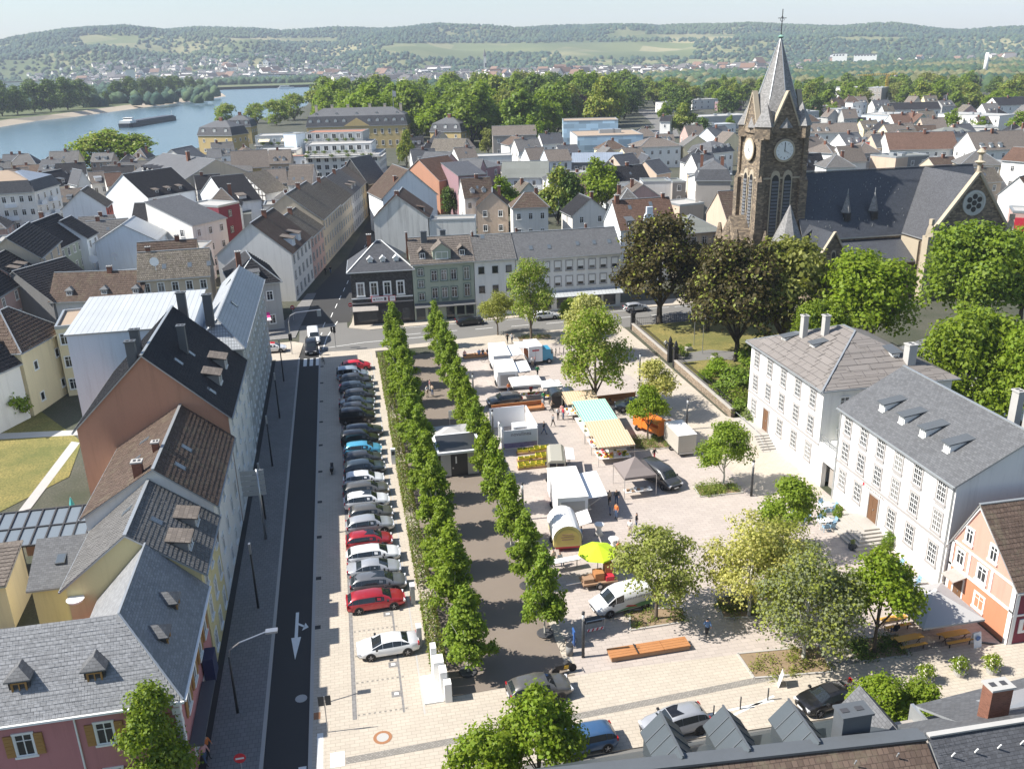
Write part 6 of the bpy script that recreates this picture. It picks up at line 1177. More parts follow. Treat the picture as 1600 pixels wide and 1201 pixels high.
rows = [('white row house with long taupe roof and small dormers', (1258, 208), (1342, 206), 8, 9, 11.4, 'gx', 'white', 'roof_taupe', 'F6x2 L2x2'), ('white house with dark taupe roof directly right of the tower', (1256, 238), (1292, 234), 9, 10, 13, 'gx', 'white', 'roof_taupe', 'F3x2'),
('white block with small hip roof behind the nave', (1300, 240), (1318, 236), 9.5, 10, 12, 'hip', 'white', 'roof_taupe', 'F1x2 L2x2'), ('house with brown taupe roof and dark garage window behind the nave', (1317, 253), (1354, 251), 7, 9, 11.4, 'gx', 'offwhite', 'roof_taupe', 'F2x1'),
('flat peach house behind the nave ridge', (1360, 243), (1400, 247), 8, 8, 8, 'flat', 'peach', 'roof_green', ''), ('broad building with plain rust brown roof', (1390, 234), (1497, 232), 7.4, 13, 12.6, 'gx', 'offwhite', 'roof_red', 'F8x2'),
('dark flat roofed house with three white windows', (1402, 246), (1452, 243), 8, 8, 8, 'flat', 'dgrey', 'roof_green', 'F3x2'), ('cream gabled house with taupe roof', (1390, 212), (1434, 210), 7.6, 10, 11.6, 'gx', 'cream', 'roof_taupe', 'F3x2 L2x2'),
('cream flat house with rounded end', (1434, 212), (1468, 210), 8, 9, 8, 'flat', 'cream', 'roof_green', 'F3x2'), ('light grey mansard house with arched dormers', (1468, 215), (1522, 213), 8, 9, 11.4, 'mansard', 'bluewhite', 'roof_green', 'F5x2'),
('cream gabled house with long taupe roof and blue dormer at the right', (1526, 235), (1612, 231), 8, 12, 13.4, 'gx', 'offwhite', 'roof_taupe', 'F5x2 L3x2'), ('beige house with grey hip roof behind the transept', (1502, 258), (1566, 258), 9, 10, 12.6, 'hip', 'beige', 'roof_grey', 'F4x3'),
('tall white house front at the right edge', (1566, 250), (1640, 256), 12, 10, 15, 'gx', 'white', 'roof_red', 'F2x3'), ('white tower block with balconies right of the spire', (1310, 172), (1346, 171), 11.5, 12, 11.5, 'flat', 'white', 'concrete', 'F4x4 L3x4'),
('light blue hall with dark number panel', (1346, 180), (1392, 181), 9.5, 22, 9.5, 'flat', 'skyblue', 'concrete', 'F5x2'), ('white house with orange and brown roof patches', (1398, 194), (1426, 193), 8, 10, 12, 'gx', 'white', 'roof_red', 'F3x2'),
('grey green gable end beside the orange patched roof', (1427, 193), (1455, 192), 8, 12, 12, 'gy', 'sage', 'roof_red', 'F2x2'), ('long white flat building right of the round tree', (1466, 178), (1562, 182), 8.5, 14, 8.5, 'flat', 'white', 'concrete', 'F10x2'),
('grey house with wide glazed hall by the right wood', (1486, 158), (1552, 156), 7.5, 14, 9.5, 'gx', 'grey', 'roof_slate_light', 'F8x1'), ('dark roofed house at the right edge before the wood', (1560, 165), (1612, 163), 8, 12, 12, 'gx', 'white', 'roof_dark', 'F4x2'),
('row of dark roofs behind the orange patched roof', (1394, 172), (1470, 170), 8, 10, 11.4, 'gx', 'offwhite', 'roof_dark', 'F7x2'), ('pale pointed gable house before the round tree', (1444, 201), (1480, 200), 7.5, 9, 11.6, 'gx', 'peach', 'roof_taupe', 'F2x2 L2x2'),
('white flat annexe with grey edge below the tower block', (1254, 188), (1322, 186), 6.5, 10, 6.5, 'flat', 'white', 'concrete', 'F6x1'), ('glazed box building left of the white tower block', (1248, 176), (1280, 174), 9, 10, 9, 'flat', 'grey', 'concrete', 'F3x2'),
('white office slab with ribbon windows behind the trees', (1312, 138), (1352, 137), 12.5, 22, 12.5, 'flat', 'white', 'concrete', 'F9x4 L3x4'), ('grey unfinished end of the white office slab', (1352, 138), (1378, 138), 12.8, 18, 12.8, 'flat', 'taupe', 'concrete', 'F4x4'),
('low white flat pavilion building among the middle trees', (1037, 161), (1080, 159), 7, 12, 7, 'flat', 'white', 'concrete', 'F5x2 L2x2'), ('white flat building with rust red attic', (1082, 157), (1122, 155), 7, 12, 7, 'flat', 'offwhite', 'concrete', 'F4x2'), ('mauve flat roofed house beside the rust red attic', (1122, 160), (1160, 159), 6, 10, 6, 'flat', 'mauve', 'flat_red', 'F4x1'),
('long grey hall with a band of dark windows left of the spire', (1086, 184), (1172, 180), 7, 16, 7, 'flat', 'grey', 'concrete', 'F13x1:plain'), ('slim white house with dark roof at the road bend', (1031, 190), (1047, 190), 8.5, 9, 11, 'gx', 'white', 'roof_dark', 'L2x2 F1x2'),
('white corner house with shallow brown roof and roof terrace', (1000, 231), (1064, 228), 8, 13, 11, 'hip', 'white', 'roof_taupe', 'F5x2 L3x2'), ('white house with dark mansard and arched dormers left of the tower', (1112, 240), (1146, 236), 8, 11, 11.6, 'mansard', 'white', 'roof_slate_light', 'F4x2'),
('white house with pale grey saddle roof left of the tower', (1120, 217), (1148, 213), 8, 10, 12, 'gx', 'bluewhite', 'roof_slate_light', 'F2x2'), ('low white storage roof below the long grey hall', (1100, 197), (1150, 194), 5, 12, 5, 'flat', 'white', 'roof_zinc', 'F5x1'),
('rust red chimney house behind the nave', (1354, 222), (1372, 222), 9, 6, 9, 'flat', 'red', 'flat_red', ''), ('white dormered house behind the rust red block', (1322, 226), (1352, 224), 8, 9, 11.6, 'gx', 'white', 'roof_slate_light', 'F3x2 L2x2'), ('grey house with bluish triangular gable behind the nave', (1370, 230), (1392, 229), 7.6, 9, 11.6, 'gx', 'peach', 'roof_slate', 'F2x2 L2x1'),
('small brown roof between nave and beige house', (1462, 262), (1500, 260), 6.5, 8, 9, 'gx', 'beige', 'roof_brown', 'F2x1'), ('grey green low roof right of the rust brown roof', (1492, 236), (1530, 238), 6, 10, 8, 'gx', 'taupe', 'roof_green', ''), ('white roof lights building near the right trees', (1500, 200), (1560, 200), 6, 12, 6, 'flat', 'offwhite', 'concrete', 'F6x1')]
for lb, a, b, he, d, hr, rf, wall, rm, win in rows:
 t = hp(H_ if rf != 'flat' else 'flat_roofed_house', lb, a, b, he, d, hr=hr, roof=rf, wall=wall, rmat=rm, win=win, chim=((R_.uniform(-2, 2), d*.45, hr+1.2, .8, .7),) if rf != 'flat' else (), dorm=dm('F', (t_ for t_ in (2.5, 6., 9.5)), .6, 1.3, 1.2, 'wall_white', 'lead_dark') if rf == 'mansard' or 'dormer' in lb else ())
 if rf == 'flat':
  for _ in range(2): x = R_.uniform(-.3, .3)*t['w']; MB().box(x, d*.4, he, x+1.8, d*.4+1.5, he+1.1).build('roof_unit', ['zinc'], t)
 if 'number panel' in lb:
  w_ = t['w']; m = MB(); m.box(-w_/2-3, -.3, 3, -w_/2+2.5, -.1, 8.5); pn_ = m.build('number_panel', ['shop_black'], t); m = MB()
  for (x0, z0, x1, z1) in ((-2.2, 7., -1., 7.4), (-1.4, 6., -1., 7.), (-2.2, 5.6, -1., 6.), (-2.2, 4.6, -1.8, 5.6), (-2.2, 4.2, -1., 4.6), (-.4, 4.2, 0, 7.4), (.7, 4.2, 1.1, 7.4), (0, 7., .7, 7.4), (0, 4.2, .7, 4.6)): m.box(-w_/2+x0, -.36, z0, -w_/2+x1, -.3, z1)
  m.build('number', [simple('lime_paint', (.35, .55, .08), .6)], pn_, False, False)
hp(H_, 'white gabled house with red roof right of the transept', (1560, 303), (1616, 308), 8.5, 12, apex=(1586, 277), roof='gy', wall='white', rmat='roof_red')
t = hp('flat_roofed_house', 'pinkish modern house with red panel right of the transept', (1583, 332), (1640, 334), 10, 7, hr=10, roof='flat', wall='rose', rmat='concrete'); MB().box(-t['w']/2+.5, -.1, 5, -t['w']/2+2.6, 0, 9).build('red_panel', ['sign_red'], t)
hp('grey_roofed_house', 'house with pale grey tent roof right of the white houses', (1530, 590), (1640, 560), 8, 11, hr=12, roof='hip', wall='offwhite', rmat='roof_slate_light', cat='house', chim=((-5, 2, 12.6, .9, .8),), chm='lead_dark')
hp('flat_roofed_house', 'grey annexe roof behind the upper white house', (1385, 600), (1440, 600), 7, 5, hr=7, roof='flat', wall='white', rmat='lead_dark', chim=((2, 2, 9.4, .9, .9),), chm='lead_dark')
x, y = G(1383, 158); t = thing('tower_crane', 'yellow tower crane beside the unfinished office slab', 'crane', (x, y, 0)); m = MB()
for sx, sy in ((-.8, -.8), (.8, -.8), (.8, .8), (-.8, .8)): m.bar((sx, sy, 0), (sx, sy, 20), .25)
for k in range(10): m.bar((-.8, -.8, k*2), (.8, -.8, k*2+2), .14); m.bar((.8, .8, k*2), (-.8, .8, k*2+2), .14)
m.build('mast', [simple('crane_yellow', (.7, .42, .05), .6)], t); m = MB()
for z, yy in ((20, -.6), (20, .6), (21.4, 0)): m.bar((8, yy, z), (-28, yy, z-(.6 if z > 21 else 0)), .22)
for k in range(18): m.bar((8-k*2, 0, 21.3), (7-k*2, -.6, 20), .12); m.bar((7-k*2, .6, 20), (6-k*2, 0, 21.3), .12)
m.build('jib', ['crane_yellow'], t); MB().box(6, -1, 18.6, 8, 1, 20).build('counterweight', ['concrete'], t)
ri = random.Random(21); WN = dict(white='white', offwhite='off-white', bluewhite='shade-tinted white', cream='cream', beige='beige', grey='grey', peach='peach', rose='rose'); RN = dict(roof_taupe='taupe', roof_brown='brown', roof_slate='slate', roof_dark='dark', roof_red='rust brown', roof_grey='grey', roof_mottled='mottled')
for px0, px1, y0, y1, n, place, tries in ((-60, 470, 165, 420, 46, 'in the left old town', 900), (640, 1145, 205, 400, 40, 'between firewall and church tower', 800), (1250, 1650, 185, 560, 60, 'right of the church tower', 1400)):
 for _ in range(tries):
  if n <= 0: break
  Y = ri.uniform(y0, y1); d0 = ray(ri.uniform(px0, px1), 250); x = d0[0]/d0[1]*Y; w = ri.uniform(6.5, 11); d = ri.uniform(6.5, 10); ang = ri.choice((.05, -.12, .2))+ri.uniform(-.06, .06)
  if Y > 400 and x < -40 or -16 < x-(Y-153)*.19 < 6 and x < 30 or not free(x, Y, ang, w, d, .2) or any(math.hypot(x-q[0], Y+d/2-q[1]) < q[2] for q in ((*G(1015, 195), 40), (*G(1000, 225), 16), (*G(785, 345), 9), (*G(895, 345), 14), (*G(735, 340), 9), (*G(1068, 215), 12), (*G(1485, 205), 9))): continue
  n -= 1; wl = ri.choice(('white', 'white', 'offwhite', 'bluewhite', 'cream', 'beige', 'grey', 'peach', 'rose')); rm = ri.choice(('roof_taupe', 'roof_taupe', 'roof_brown', 'roof_slate', 'roof_dark', 'roof_dark', 'roof_grey', 'roof_mottled')); he = ri.uniform(5.2, 8.6); rf = ri.choice(('gx', 'gx', 'gy', 'gx', 'hip', 'flat')); hr = he+(ri.uniform(2.6, 4.4) if rf != 'flat' else 0); c, s_ = math.cos(ang)*w/2, math.sin(ang)*w/2
  house(H_ if rf != 'flat' else 'flat_roofed_house', '%s %s with %s %s %s' % (WN[wl], 'house' if rf != 'flat' else 'flat house', RN[rm] if rf != 'flat' else 'grey flat', {'gx': 'saddle roof', 'gy': 'gable to the front', 'hip': 'hip roof', 'flat': 'roof'}[rf], place), (x-c, Y-s_), (x+c, Y+s_), he, d, hr, rf, wl, rm if rf != 'flat' else 'flat_grey', ri.choice(('F3x2 L2x2', 'F2x2 R2x2', 'F3x2 L1x1')) if rf != 'gy' else 'F2x2', chim=((ri.uniform(-2, 2), d*.5, hr+1.1, .8, .6),), group='houses of the dense town', dorm=dm('F', (w*.3, w*.7), .7, 1.2, 1., 'wall_offwhite', 'lead_dark', ri.choice(('gable', 'shed'))) if rf == 'gx' and ri.random() < .5 else (), sky=(('F', w*.5, 1.4),) if rf == 'gx' else ())
# trees among the houses
for key, px, py, h, sx, nm, lb in (('far1', 785, 352, 12, .9, 'maple_tree', 'bright green maple behind the row of shops'), ('far3', 740, 345, 8, .9, 'yew_tree', 'dark evergreen beside the blank firewall'), ('far3', 703, 338, 8, .7, 'yew_tree', 'dark rounded evergreen left of another behind the firewall'),
 ('far2', 872, 350, 14, .8, 'ash_tree', 'grey green tree behind the white row house'), ('far1', 935, 330, 14, .9, 'maple_tree', 'bright green tree left of the ornate gable'), ('far3', 893, 352, 13, .7, 'maple_tree', 'dark green tree in front of the grey green one'), ('far2', 636, 262, 14, .6, 'lime_tree', 'slender yellow green tree at the street bend'),
 ('far4', 763, 240, 11, .8, 'lime_tree', 'pale yellow green tree among the roofs by the mauve house'), ('far1', 742, 215, 10, .8, 'lime_tree', 'bright round tree right of the garden pavilion'), ('far4', 778, 215, 18, .8, 'lime_tree', 'tall yellow green tree above the brown roof'), ('far1', 833, 240, 16, .8, 'maple_tree', 'green tree between brown roof and office block'),
 ('far2', 1068, 215, 16, .9, 'plane_tree', 'large green tree at the road bend'), ('far3', 1097, 225, 12, .9, 'maple_tree', 'smaller dark green tree right of the large one at the bend'), ('far1', 1038, 190, 11, .9, 'maple_tree', 'bright green tree behind the slim white house'), ('far1', 1485, 208, 11, .9, 'maple_tree', 'round bright tree in front of the long white flat building'),
 ('far1', 1528, 215, 9, 1.1, 'maple_tree', 'low bright tree right of the round one'), ('far1', 1590, 225, 13, 1.1, 'maple_tree', 'bright tree cut by the right edge before the wood'), ('far3', 1385, 212, 8, .9, 'maple_tree', 'small dark tree by the orange patched roof'), ('far3', 288, 305, 9, .7, 'conifer', 'dark conifer below the slate roofed guest house'), ('far4', 392, 357, 6, .9, 'shrub_tree', 'yellow flowering tree in the courtyard by the maroon house'),
 ('far1', 345, 395, 5.5, .7, 'shrub_tree', 'green bush tree beside the maroon house'), ('far1', 1140, 205, 8, .8, 'maple_tree', 'green tree left of the clock tower top'), ('far3', 1270, 190, 14, 1., 'maple_tree', 'dark green tree right of the spire'), ('far1', 1300, 192, 11, .9, 'maple_tree', 'bright green tree right of the dark one beside the spire'), ('far1', 20, 660, 5, 1., 'garden_tree', 'dark leafy tree at the left edge above the lawn')):
 x, y = G(px, py); tree(key, nm, lb, x, y, h, sx=sx, z=0.)
# trees of the square and the churchyard
def stand(px, py): return G(px, py)
ROW1 = [53.2+6.75*k for k in range(12)]; ROW2 = [56.4+6.75*k for k in range(12)]
ORD = ['nearest', 'second', 'third', 'fourth', 'fifth', 'sixth', 'seventh', 'eighth', 'ninth', 'tenth', 'eleventh', 'farthest']
for k, y in enumerate(ROW1): tree('alley%d' % (k % 4), 'alley_tree', '%s tree of the left alley row beside the hedges' % ORD[k], 6.1+R_.uniform(-.1, .1), y, R_.uniform(7.2, 8.4), sx=R_.uniform(.92, 1.12), group='two alley rows on the gravel court')
for k, y in enumerate(ROW2): tree('alley%d' % ((k+2) % 4), 'alley_tree', '%s tree of the right alley row beside the market stalls' % ORD[k], 12.6+R_.uniform(-.1, .1), y, R_.uniform(6.8, 8.2), sx=R_.uniform(.85, 1.05), group='two alley rows on the gravel court')
for k, (x, y) in enumerate([(6.1, y) for y in ROW1[:2]]+[(12.6, y) for y in ROW2[:4]]):
 m = MB(); m.lathe([(.62, 0), (.66, .1), (.58, .12), (.1, .13)], 12); tag(m.build('tree_pit_ring', ['trim_dark'], None, False, False, (x, y, .1)), 'dark round pit edging at the foot of the %s alley tree of the %s row' % (ORD[k] if k < 2 else ORD[k-2], 'left' if k < 2 else 'right'), 'tree pit')
for key, px, py, h, sx, nm, lb in (
 ('bronze', 1030, 508, 17.5, 1.02, 'copper_maple', 'large dark bronze maple on the churchyard lawn by the street fence'), ('bronze2', 1150, 566, 17, 1.0, 'copper_maple', 'dark bronze maple in front of the church tower'), ('bronze', 1105, 520, 13.5, .8, 'copper_maple', 'smaller dark bronze maple left before the church porch'),
 ('chestnut', 1220, 560, 16.5, .95, 'chestnut_tree', 'olive green flowering chestnut before the stair turret'), ('maple', 1335, 580, 15.5, 1.05, 'maple_tree', 'bright green maple behind the upper white house'), ('maple2', 1500, 545, 18, 1.0, 'maple_tree', 'tall bright green maple before the transept'), ('maple', 1590, 520, 15, 1., 'maple_tree', 'bright green maple cut by the right edge behind the tall one'),
 ('maple2', 1500, 690, 15, .95, 'maple_tree', 'green maple behind the white inn roof'), ('maple', 1590, 720, 14, .9, 'maple_tree', 'lower green maple at the right edge behind the inn'), ('maple2', 1270, 600, 11, .8, 'maple_tree', 'small green maple close behind the upper white house'),
 ('tall_open', 830, 532, 12.8, .78, 'street_tree', 'tall open green tree at the street side of the square'), ('open', 778, 524, 7.2, .95, 'street_tree', 'yellowish round tree left of the tall one at the street'), ('young', 890, 522, 5.5, .8, 'street_tree', 'small dark green tree right of the tall street tree'),
 ('tall_open', 930, 642, 13.2, .92, 'plane_tree', 'tall light green tree beside the striped stall roofs'), ('cream', 915, 560, 9.6, 1.05, 'variegated_tree', 'cream and yellow leaved tree behind the tall stall tree'), ('cream', 1022, 655, 7.6, .95, 'variegated_tree', 'pale cream leaved young tree near the churchyard wall'),
 ('young2', 1012, 690, 6.6, 1., 'young_maple', 'dense young green tree beside the orange truck'), ('young', 1130, 763, 7., 1.0, 'young_maple', 'young green tree with pale stem in a planted bed near the steps'), ('open', 1025, 968, 8., 1.0, 'street_tree', 'loose yellow green tree over the white delivery van'),
 ('pale', 1170, 962, 8.2, 1.02, 'variegated_tree', 'cream white flowering tree left of the inn terrace'), ('pale', 1255, 1030, 8.6, 1.0, 'variegated_tree', 'wide pale green tree at the front edge of the square'), ('young2', 1365, 1020, 8.2, 1.0, 'young_maple', 'dense green tree with several pale stems by the grey parasol'), ('young', 1228, 868, 7.2, .95, 'young_maple', 'dense green tree before the inn tables'),
 ('pale', 1215, 930, 6.6, .9, 'variegated_tree', 'pale leaved tree between the two flowering ones')):
 x, y = G(px, py); o = tree(key, nm, lb, x, y, h, sx=sx, z=.3 if y > 94 and x > 45 else .1)
 if key == 'pale' and px == 1255:
  KIDS[o.name][0].material_slots[1].link = 'OBJECT'; KIDS[o.name][0].material_slots[1].material = MATS['leaf_sage']; KIDS[o.name][0].material_slots[0].link = 'OBJECT'; KIDS[o.name][0].material_slots[0].material = MATS['leaf_olive']
 if key == 'pale' and px == 1215:
  KIDS[o.name][0].material_slots[1].link = 'OBJECT'; KIDS[o.name][0].material_slots[1].material = MATS['leaf_olive']
for key, x, y, h, sx, z, nm, lb in (('column', -13.4, 44.3, 9.4, .82, 0, 'column_tree', 'dense clipped green tree before the pink house'), ('young2', 8.6, 40.6, 7.6, 1.0, 0, 'street_tree', 'dark green tree right of its twin at the lower picture edge'), ('young2', 5.2, 39.4, 6.6, 1., 0, 'street_tree', 'dark green tree cut by the lower edge left of its twin'),
 ('young2', 30.4, 40.2, 5.2, 1.1, 0, 'street_tree', 'fresh green tree in front of the black parked car'), ('young2', 33., 40., 4.6, 1.1, 0, 'street_tree', 'fresh green tree right beside the black parked car')):
 tree(key, nm, lb, x, y, h, sx=sx, z=z)
for k, (px, py, h, mt) in enumerate(((1130, 625, 2.2, None), (1150, 612, 3., None), (1175, 600, 3.2, None), (1120, 590, 2.4, 'leaf_fresh'), (1158, 640, 2.4, 'leaf_chestnut'), (1140, 650, 1.8, None), (1180, 570, 3., None), (1200, 560, 3.4, 'leaf_dark'), (1165, 665, 1.8, 'leaf_sage'), (1100, 600, 1.6, 'leaf_fresh'))):
 x, y = G(px, py); tree('shrub', 'garden_shrub', 'rounded shrub of the dense planting behind the churchyard wall', max(45.7, x), y, h, sx=1.15, z=.3, cat='shrub', group='shrubs behind the churchyard wall', mat=mt)
x, y = G(1057, 560); tree('bush', 'garden_bush', 'single clipped green bush beside the churchyard gate', x+.6, y, 1.4, sx=1.1, z=.35, cat='bush')
def bed(name, label, pts, h, n, mats=('leaf_mid', 'leaf_hedge'), leaf=.16):
 """planted bed: soil, stone edge and low mixed plants"""
 t = thing(name, label, 'planted bed', (0, 0, 0)); cxm = sum(p[0] for p in pts)/len(pts); cym = sum(p[1] for p in pts)/len(pts)
 a = sum(pts[i][0]*pts[(i+1) % len(pts)][1]-pts[(i+1) % len(pts)][0]*pts[i][1] for i in range(len(pts)))
 if a < 0: pts = pts[::-1]
 m = MB(); m.slab(P3(pts, .14), .1); m.build('soil', ['soil'], t); m = MB()
 for i in range(len(pts)): p, q_ = pts[i], pts[(i+1) % len(pts)]; m.bar((*p, .14), (*q_, .14), .14, .12)
 m.build('edging', ['kerbstone'], t); rng = np.random.default_rng(abs(hash(label)) % 999 if False else len(label)*7+n); xs = [p[0] for p in pts]; ys = [p[1] for p in pts]
 c = rng.uniform((min(xs), min(ys)), (max(xs), max(ys)), (max(4, n//55), 2)); c = .88*c+.12*np.array([cxm, cym]); k = rng.integers(0, len(c), n)
 hh = rng.uniform(.35, 1., len(c))*h; p = np.zeros((n, 3)); p[:, :2] = c[k]+rng.normal(size=(n, 2))*.26; p[:, 2] = .15+rng.random(n)*hh[k]
 px = np.clip(p[:, 0], min(xs)-.1, max(xs)+.1); p[:, 0] = px; p[:, 1] = np.clip(p[:, 1], min(ys)-.1, max(ys)+.1)
 o = rng.normal(size=(n, 3))*.5+np.array([0, 0, .8]); o /= np.linalg.norm(o, axis=1)[:, None]; v, q = leaf_cloud(rng, p, o, leaf, .5)
 tag(link('ground_planting', np_mesh('ground_planting', v, q, list(mats), (rng.random(n) < .4).astype(int)), t), kind='stuff'); return t
bed('planted_bed', 'planted bed of brown earth under the loose tree near the van', [(19.1, 55.3), (23.6, 55.4), (24.2, 57.2), (19.9, 57.9)], .45, 900)
bed('planted_bed', 'planted bed under the cream flowering tree', [(26.7, 55.2), (29.8, 54.6), (30.6, 57.4), (27.2, 58.)], .55, 1600)
bed('planted_bed', 'wide planted bed with dry grass at the front edge of the square', [(25.9, 48.), (31.6, 47.4), (32.2, 50.3), (25.9, 50.8)], .5, 1400, ('leaf_olive', 'leaf_chestnut'))
bed('planted_bed', 'dark ground planting under the tree by the grey parasol', [(34.2, 48.), (38., 47.8), (38.6, 50.4), (33.8, 50.4)], .6, 2600, ('leaf_dark', 'leaf_mid'))
bed('planted_bed', 'low bushy bed around the young tree near the steps', [(32.8, 74.8), (37.3, 74.6), (37.2, 76.8), (33., 77.)], .9, 2600, ('leaf_mid', 'leaf_olive'))
bed('planted_bed', 'bushy bed beside the orange truck', [(29.6, 87.2), (34.2, 86.6), (34.4, 89.4), (29.8, 90.)], .8, 2200, ('leaf_mid', 'leaf_hedge'))
bed('planted_bed', 'planted bed around the tall street tree', [(25.6, 130.2), (31, 130.2), (31, 132.6), (25.6, 132.6)], .5, 900)
for k, (y0, y1) in enumerate(((104.2, 126.6), (91., 102.8), (76.6, 89.2), (63.8, 75.2), (53.6, 62.2))):
 t = thing('hedge', '%s clipped hedge strip between parked cars and alley' % ('farthest', 'second farthest', 'middle', 'second nearest', 'nearest')[k], 'hedge', (0, 0, 0), 0, 'hedge strips along the parking bays')
 rng = np.random.default_rng(k+5); n = int((y1-y0)*330); p = np.stack([rng.uniform(3.55, 4.55, n), rng.uniform(y0, y1, n), .12+1.35*rng.random(n)**.8], 1)
 side = rng.integers(0, 4, n); p[side == 0, 0] = 3.55; p[side == 1, 0] = 4.55; p[side == 2, 2] = 1.45; p += rng.normal(size=p.shape)*np.array([.06, .06, .09]); gap = vnoise(p[:, 1]*.9+3, p[:, 2]*0+k, 12+k); p = p[gap > .12]
 o = np.stack([np.sign(p[:, 0]-4.05)*.7, np.zeros(len(p)), (p[:, 2] > 1.3)*1.], 1)+rng.normal(size=p.shape)*.4; o /= np.linalg.norm(o, axis=1)[:, None]; v, q = leaf_cloud(rng, p, o, .2, .6)
 tag(link('foliage', np_mesh('foliage', v, q, ['leaf_hedge', 'leaf_mid'], (rng.random(len(p)) < .4).astype(int)), t)); m = MB()
 for j in range(int((y1-y0)/1.2)): m.tube([(4.05, y0+.6+j*1.2, .1), (4.05, y0+.6+j*1.2, 1.2)], .03, 5)
 tag(m.build('stems', ['bark'], t), kind='stuff')
# vehicles
simple('tyre', (.02, .02, .021), .85); simple('rim', (.38, .38, .40), .35, .8); simple('rim_dark', (.06, .06, .065), .4, .6); simple('car_glass', (.02, .025, .028), .04, 0., .8); simple('trim_black', (.02, .02, .022), .5)
simple('lamp_clear', (.75, .76, .78), .12, .2, .8); simple('lamp_red', (.35, .01, .01), .2); simple('plate', (.75, .75, .74), .5)
PC = dict(white=(.72, .73, .74), silver=(.42, .43, .45), grey=(.16, .165, .175), dgrey=(.06, .063, .068), black=(.012, .012, .014), red=(.42, .02, .03), brightred=(.55, .015, .03), blue=(.06, .14, .28), cyan=(.10, .42, .62), bronze=(.13, .125, .115), slate=(.05, .07, .09), navy=(.02, .035, .07), paleblue=(.38, .45, .52), creamgrey=(.40, .37, .29), orange=(.72, .20, .03))
for k, c in PC.items(): paint('paint_'+k, c, .0 if k in ('white', 'brightred', 'creamgrey', 'orange') else .35)
SHAPES = dict(
hatch=dict(L=4.25, wb=(.78, 3.42), r=.32, st=[(0, .74, .42, .78, .80, .6), (.1, .86, .28, .90, .98, .66), (.38, .9, .2, .95, 1.34, .64), (.8, .9, .2, .95, 1.45, .64), (2.0, .9, .2, .94, 1.48, .66), (2.6, .9, .2, .93, 1.40, .64), (3.3, .9, .2, .95, .97, .74), (3.75, .87, .2, .85, .86, .68), (4.12, .78, .25, .70, .71, .6), (4.25, .6, .35, .58, .6, .5)], cab=(1, 6)),
estate=dict(L=4.75, wb=(.95, 3.75), r=.33, st=[(0, .76, .42, .80, .82, .6), (.1, .88, .28, .92, 1.0, .66), (.5, .92, .2, .96, 1.36, .64), (1., .92, .2, .95, 1.44, .64), (2.3, .92, .2, .94, 1.47, .66), (2.9, .92, .2, .93, 1.38, .64), (3.65, .92, .2, .95, .97, .75), (4.2, .88, .2, .86, .87, .7), (4.6, .8, .25, .72, .73, .6), (4.75, .62, .35, .6, .62, .5)], cab=(1, 6)),
sedan=dict(L=4.65, wb=(.95, 3.68), r=.33, st=[(0, .72, .42, .80, .82, .6), (.1, .84, .28, .95, .97, .68), (.75, .9, .2, .98, 1.0, .7), (1.35, .92, .2, .95, 1.33, .6), (2.0, .92, .2, .94, 1.43, .62), (2.75, .92, .2, .93, 1.36, .62), (3.55, .92, .2, .94, .96, .74), (4.1, .88, .2, .85, .86, .7), (4.5, .8, .25, .72, .73, .6), (4.65, .6, .35, .6, .62, .5)], cab=(2, 6)),
suv=dict(L=4.5, wb=(.82, 3.5), r=.37, st=[(0, .78, .5, .95, .97, .62), (.1, .9, .34, 1.05, 1.12, .68), (.45, .94, .28, 1.1, 1.5, .66), (.95, .94, .28, 1.08, 1.62, .66), (2.1, .94, .28, 1.06, 1.66, .68), (2.7, .94, .28, 1.05, 1.58, .66), (3.3, .94, .28, 1.08, 1.12, .78), (3.9, .91, .28, 1.0, 1.02, .72), (4.36, .82, .34, .82, .84, .64), (4.5, .64, .42, .68, .7, .55)], cab=(1, 6)),
mpv=dict(L=4.45, wb=(.75, 3.55), r=.33, st=[(0, .82, .42, .95, 1.0, .7), (.06, .9, .28, 1.02, 1.5, .78), (.35, .92, .22, 1.05, 1.82, .78), (1., .92, .22, 1.04, 1.84, .78), (2.3, .92, .22, 1.02, 1.83, .78), (2.9, .92, .22, 1.0, 1.62, .74), (3.45, .92, .22, 1.02, 1.1, .78), (3.95, .88, .22, .92, .96, .72), (4.33, .8, .28, .78, .8, .62), (4.45, .64, .35, .62, .66, .55)], cab=(1, 6)),
van=dict(L=5.1, wb=(.95, 4.05), r=.34, st=[(0, .9, .42, 1.0, 1.7, .82), (.06, .95, .3, 1.1, 1.9, .84), (.4, .97, .25, 1.12, 1.96, .84), (1.4, .97, .25, 1.12, 1.97, .84), (2.8, .97, .25, 1.1, 1.96, .84), (3.5, .97, .25, 1.1, 1.78, .8), (4.2, .96, .25, 1.1, 1.18, .82), (4.6, .93, .25, 1.02, 1.06, .78), (4.98, .86, .3, .82, .86, .68), (5.1, .7, .38, .66, .7, .6)], cab=(1, 6)))
CARM = {}
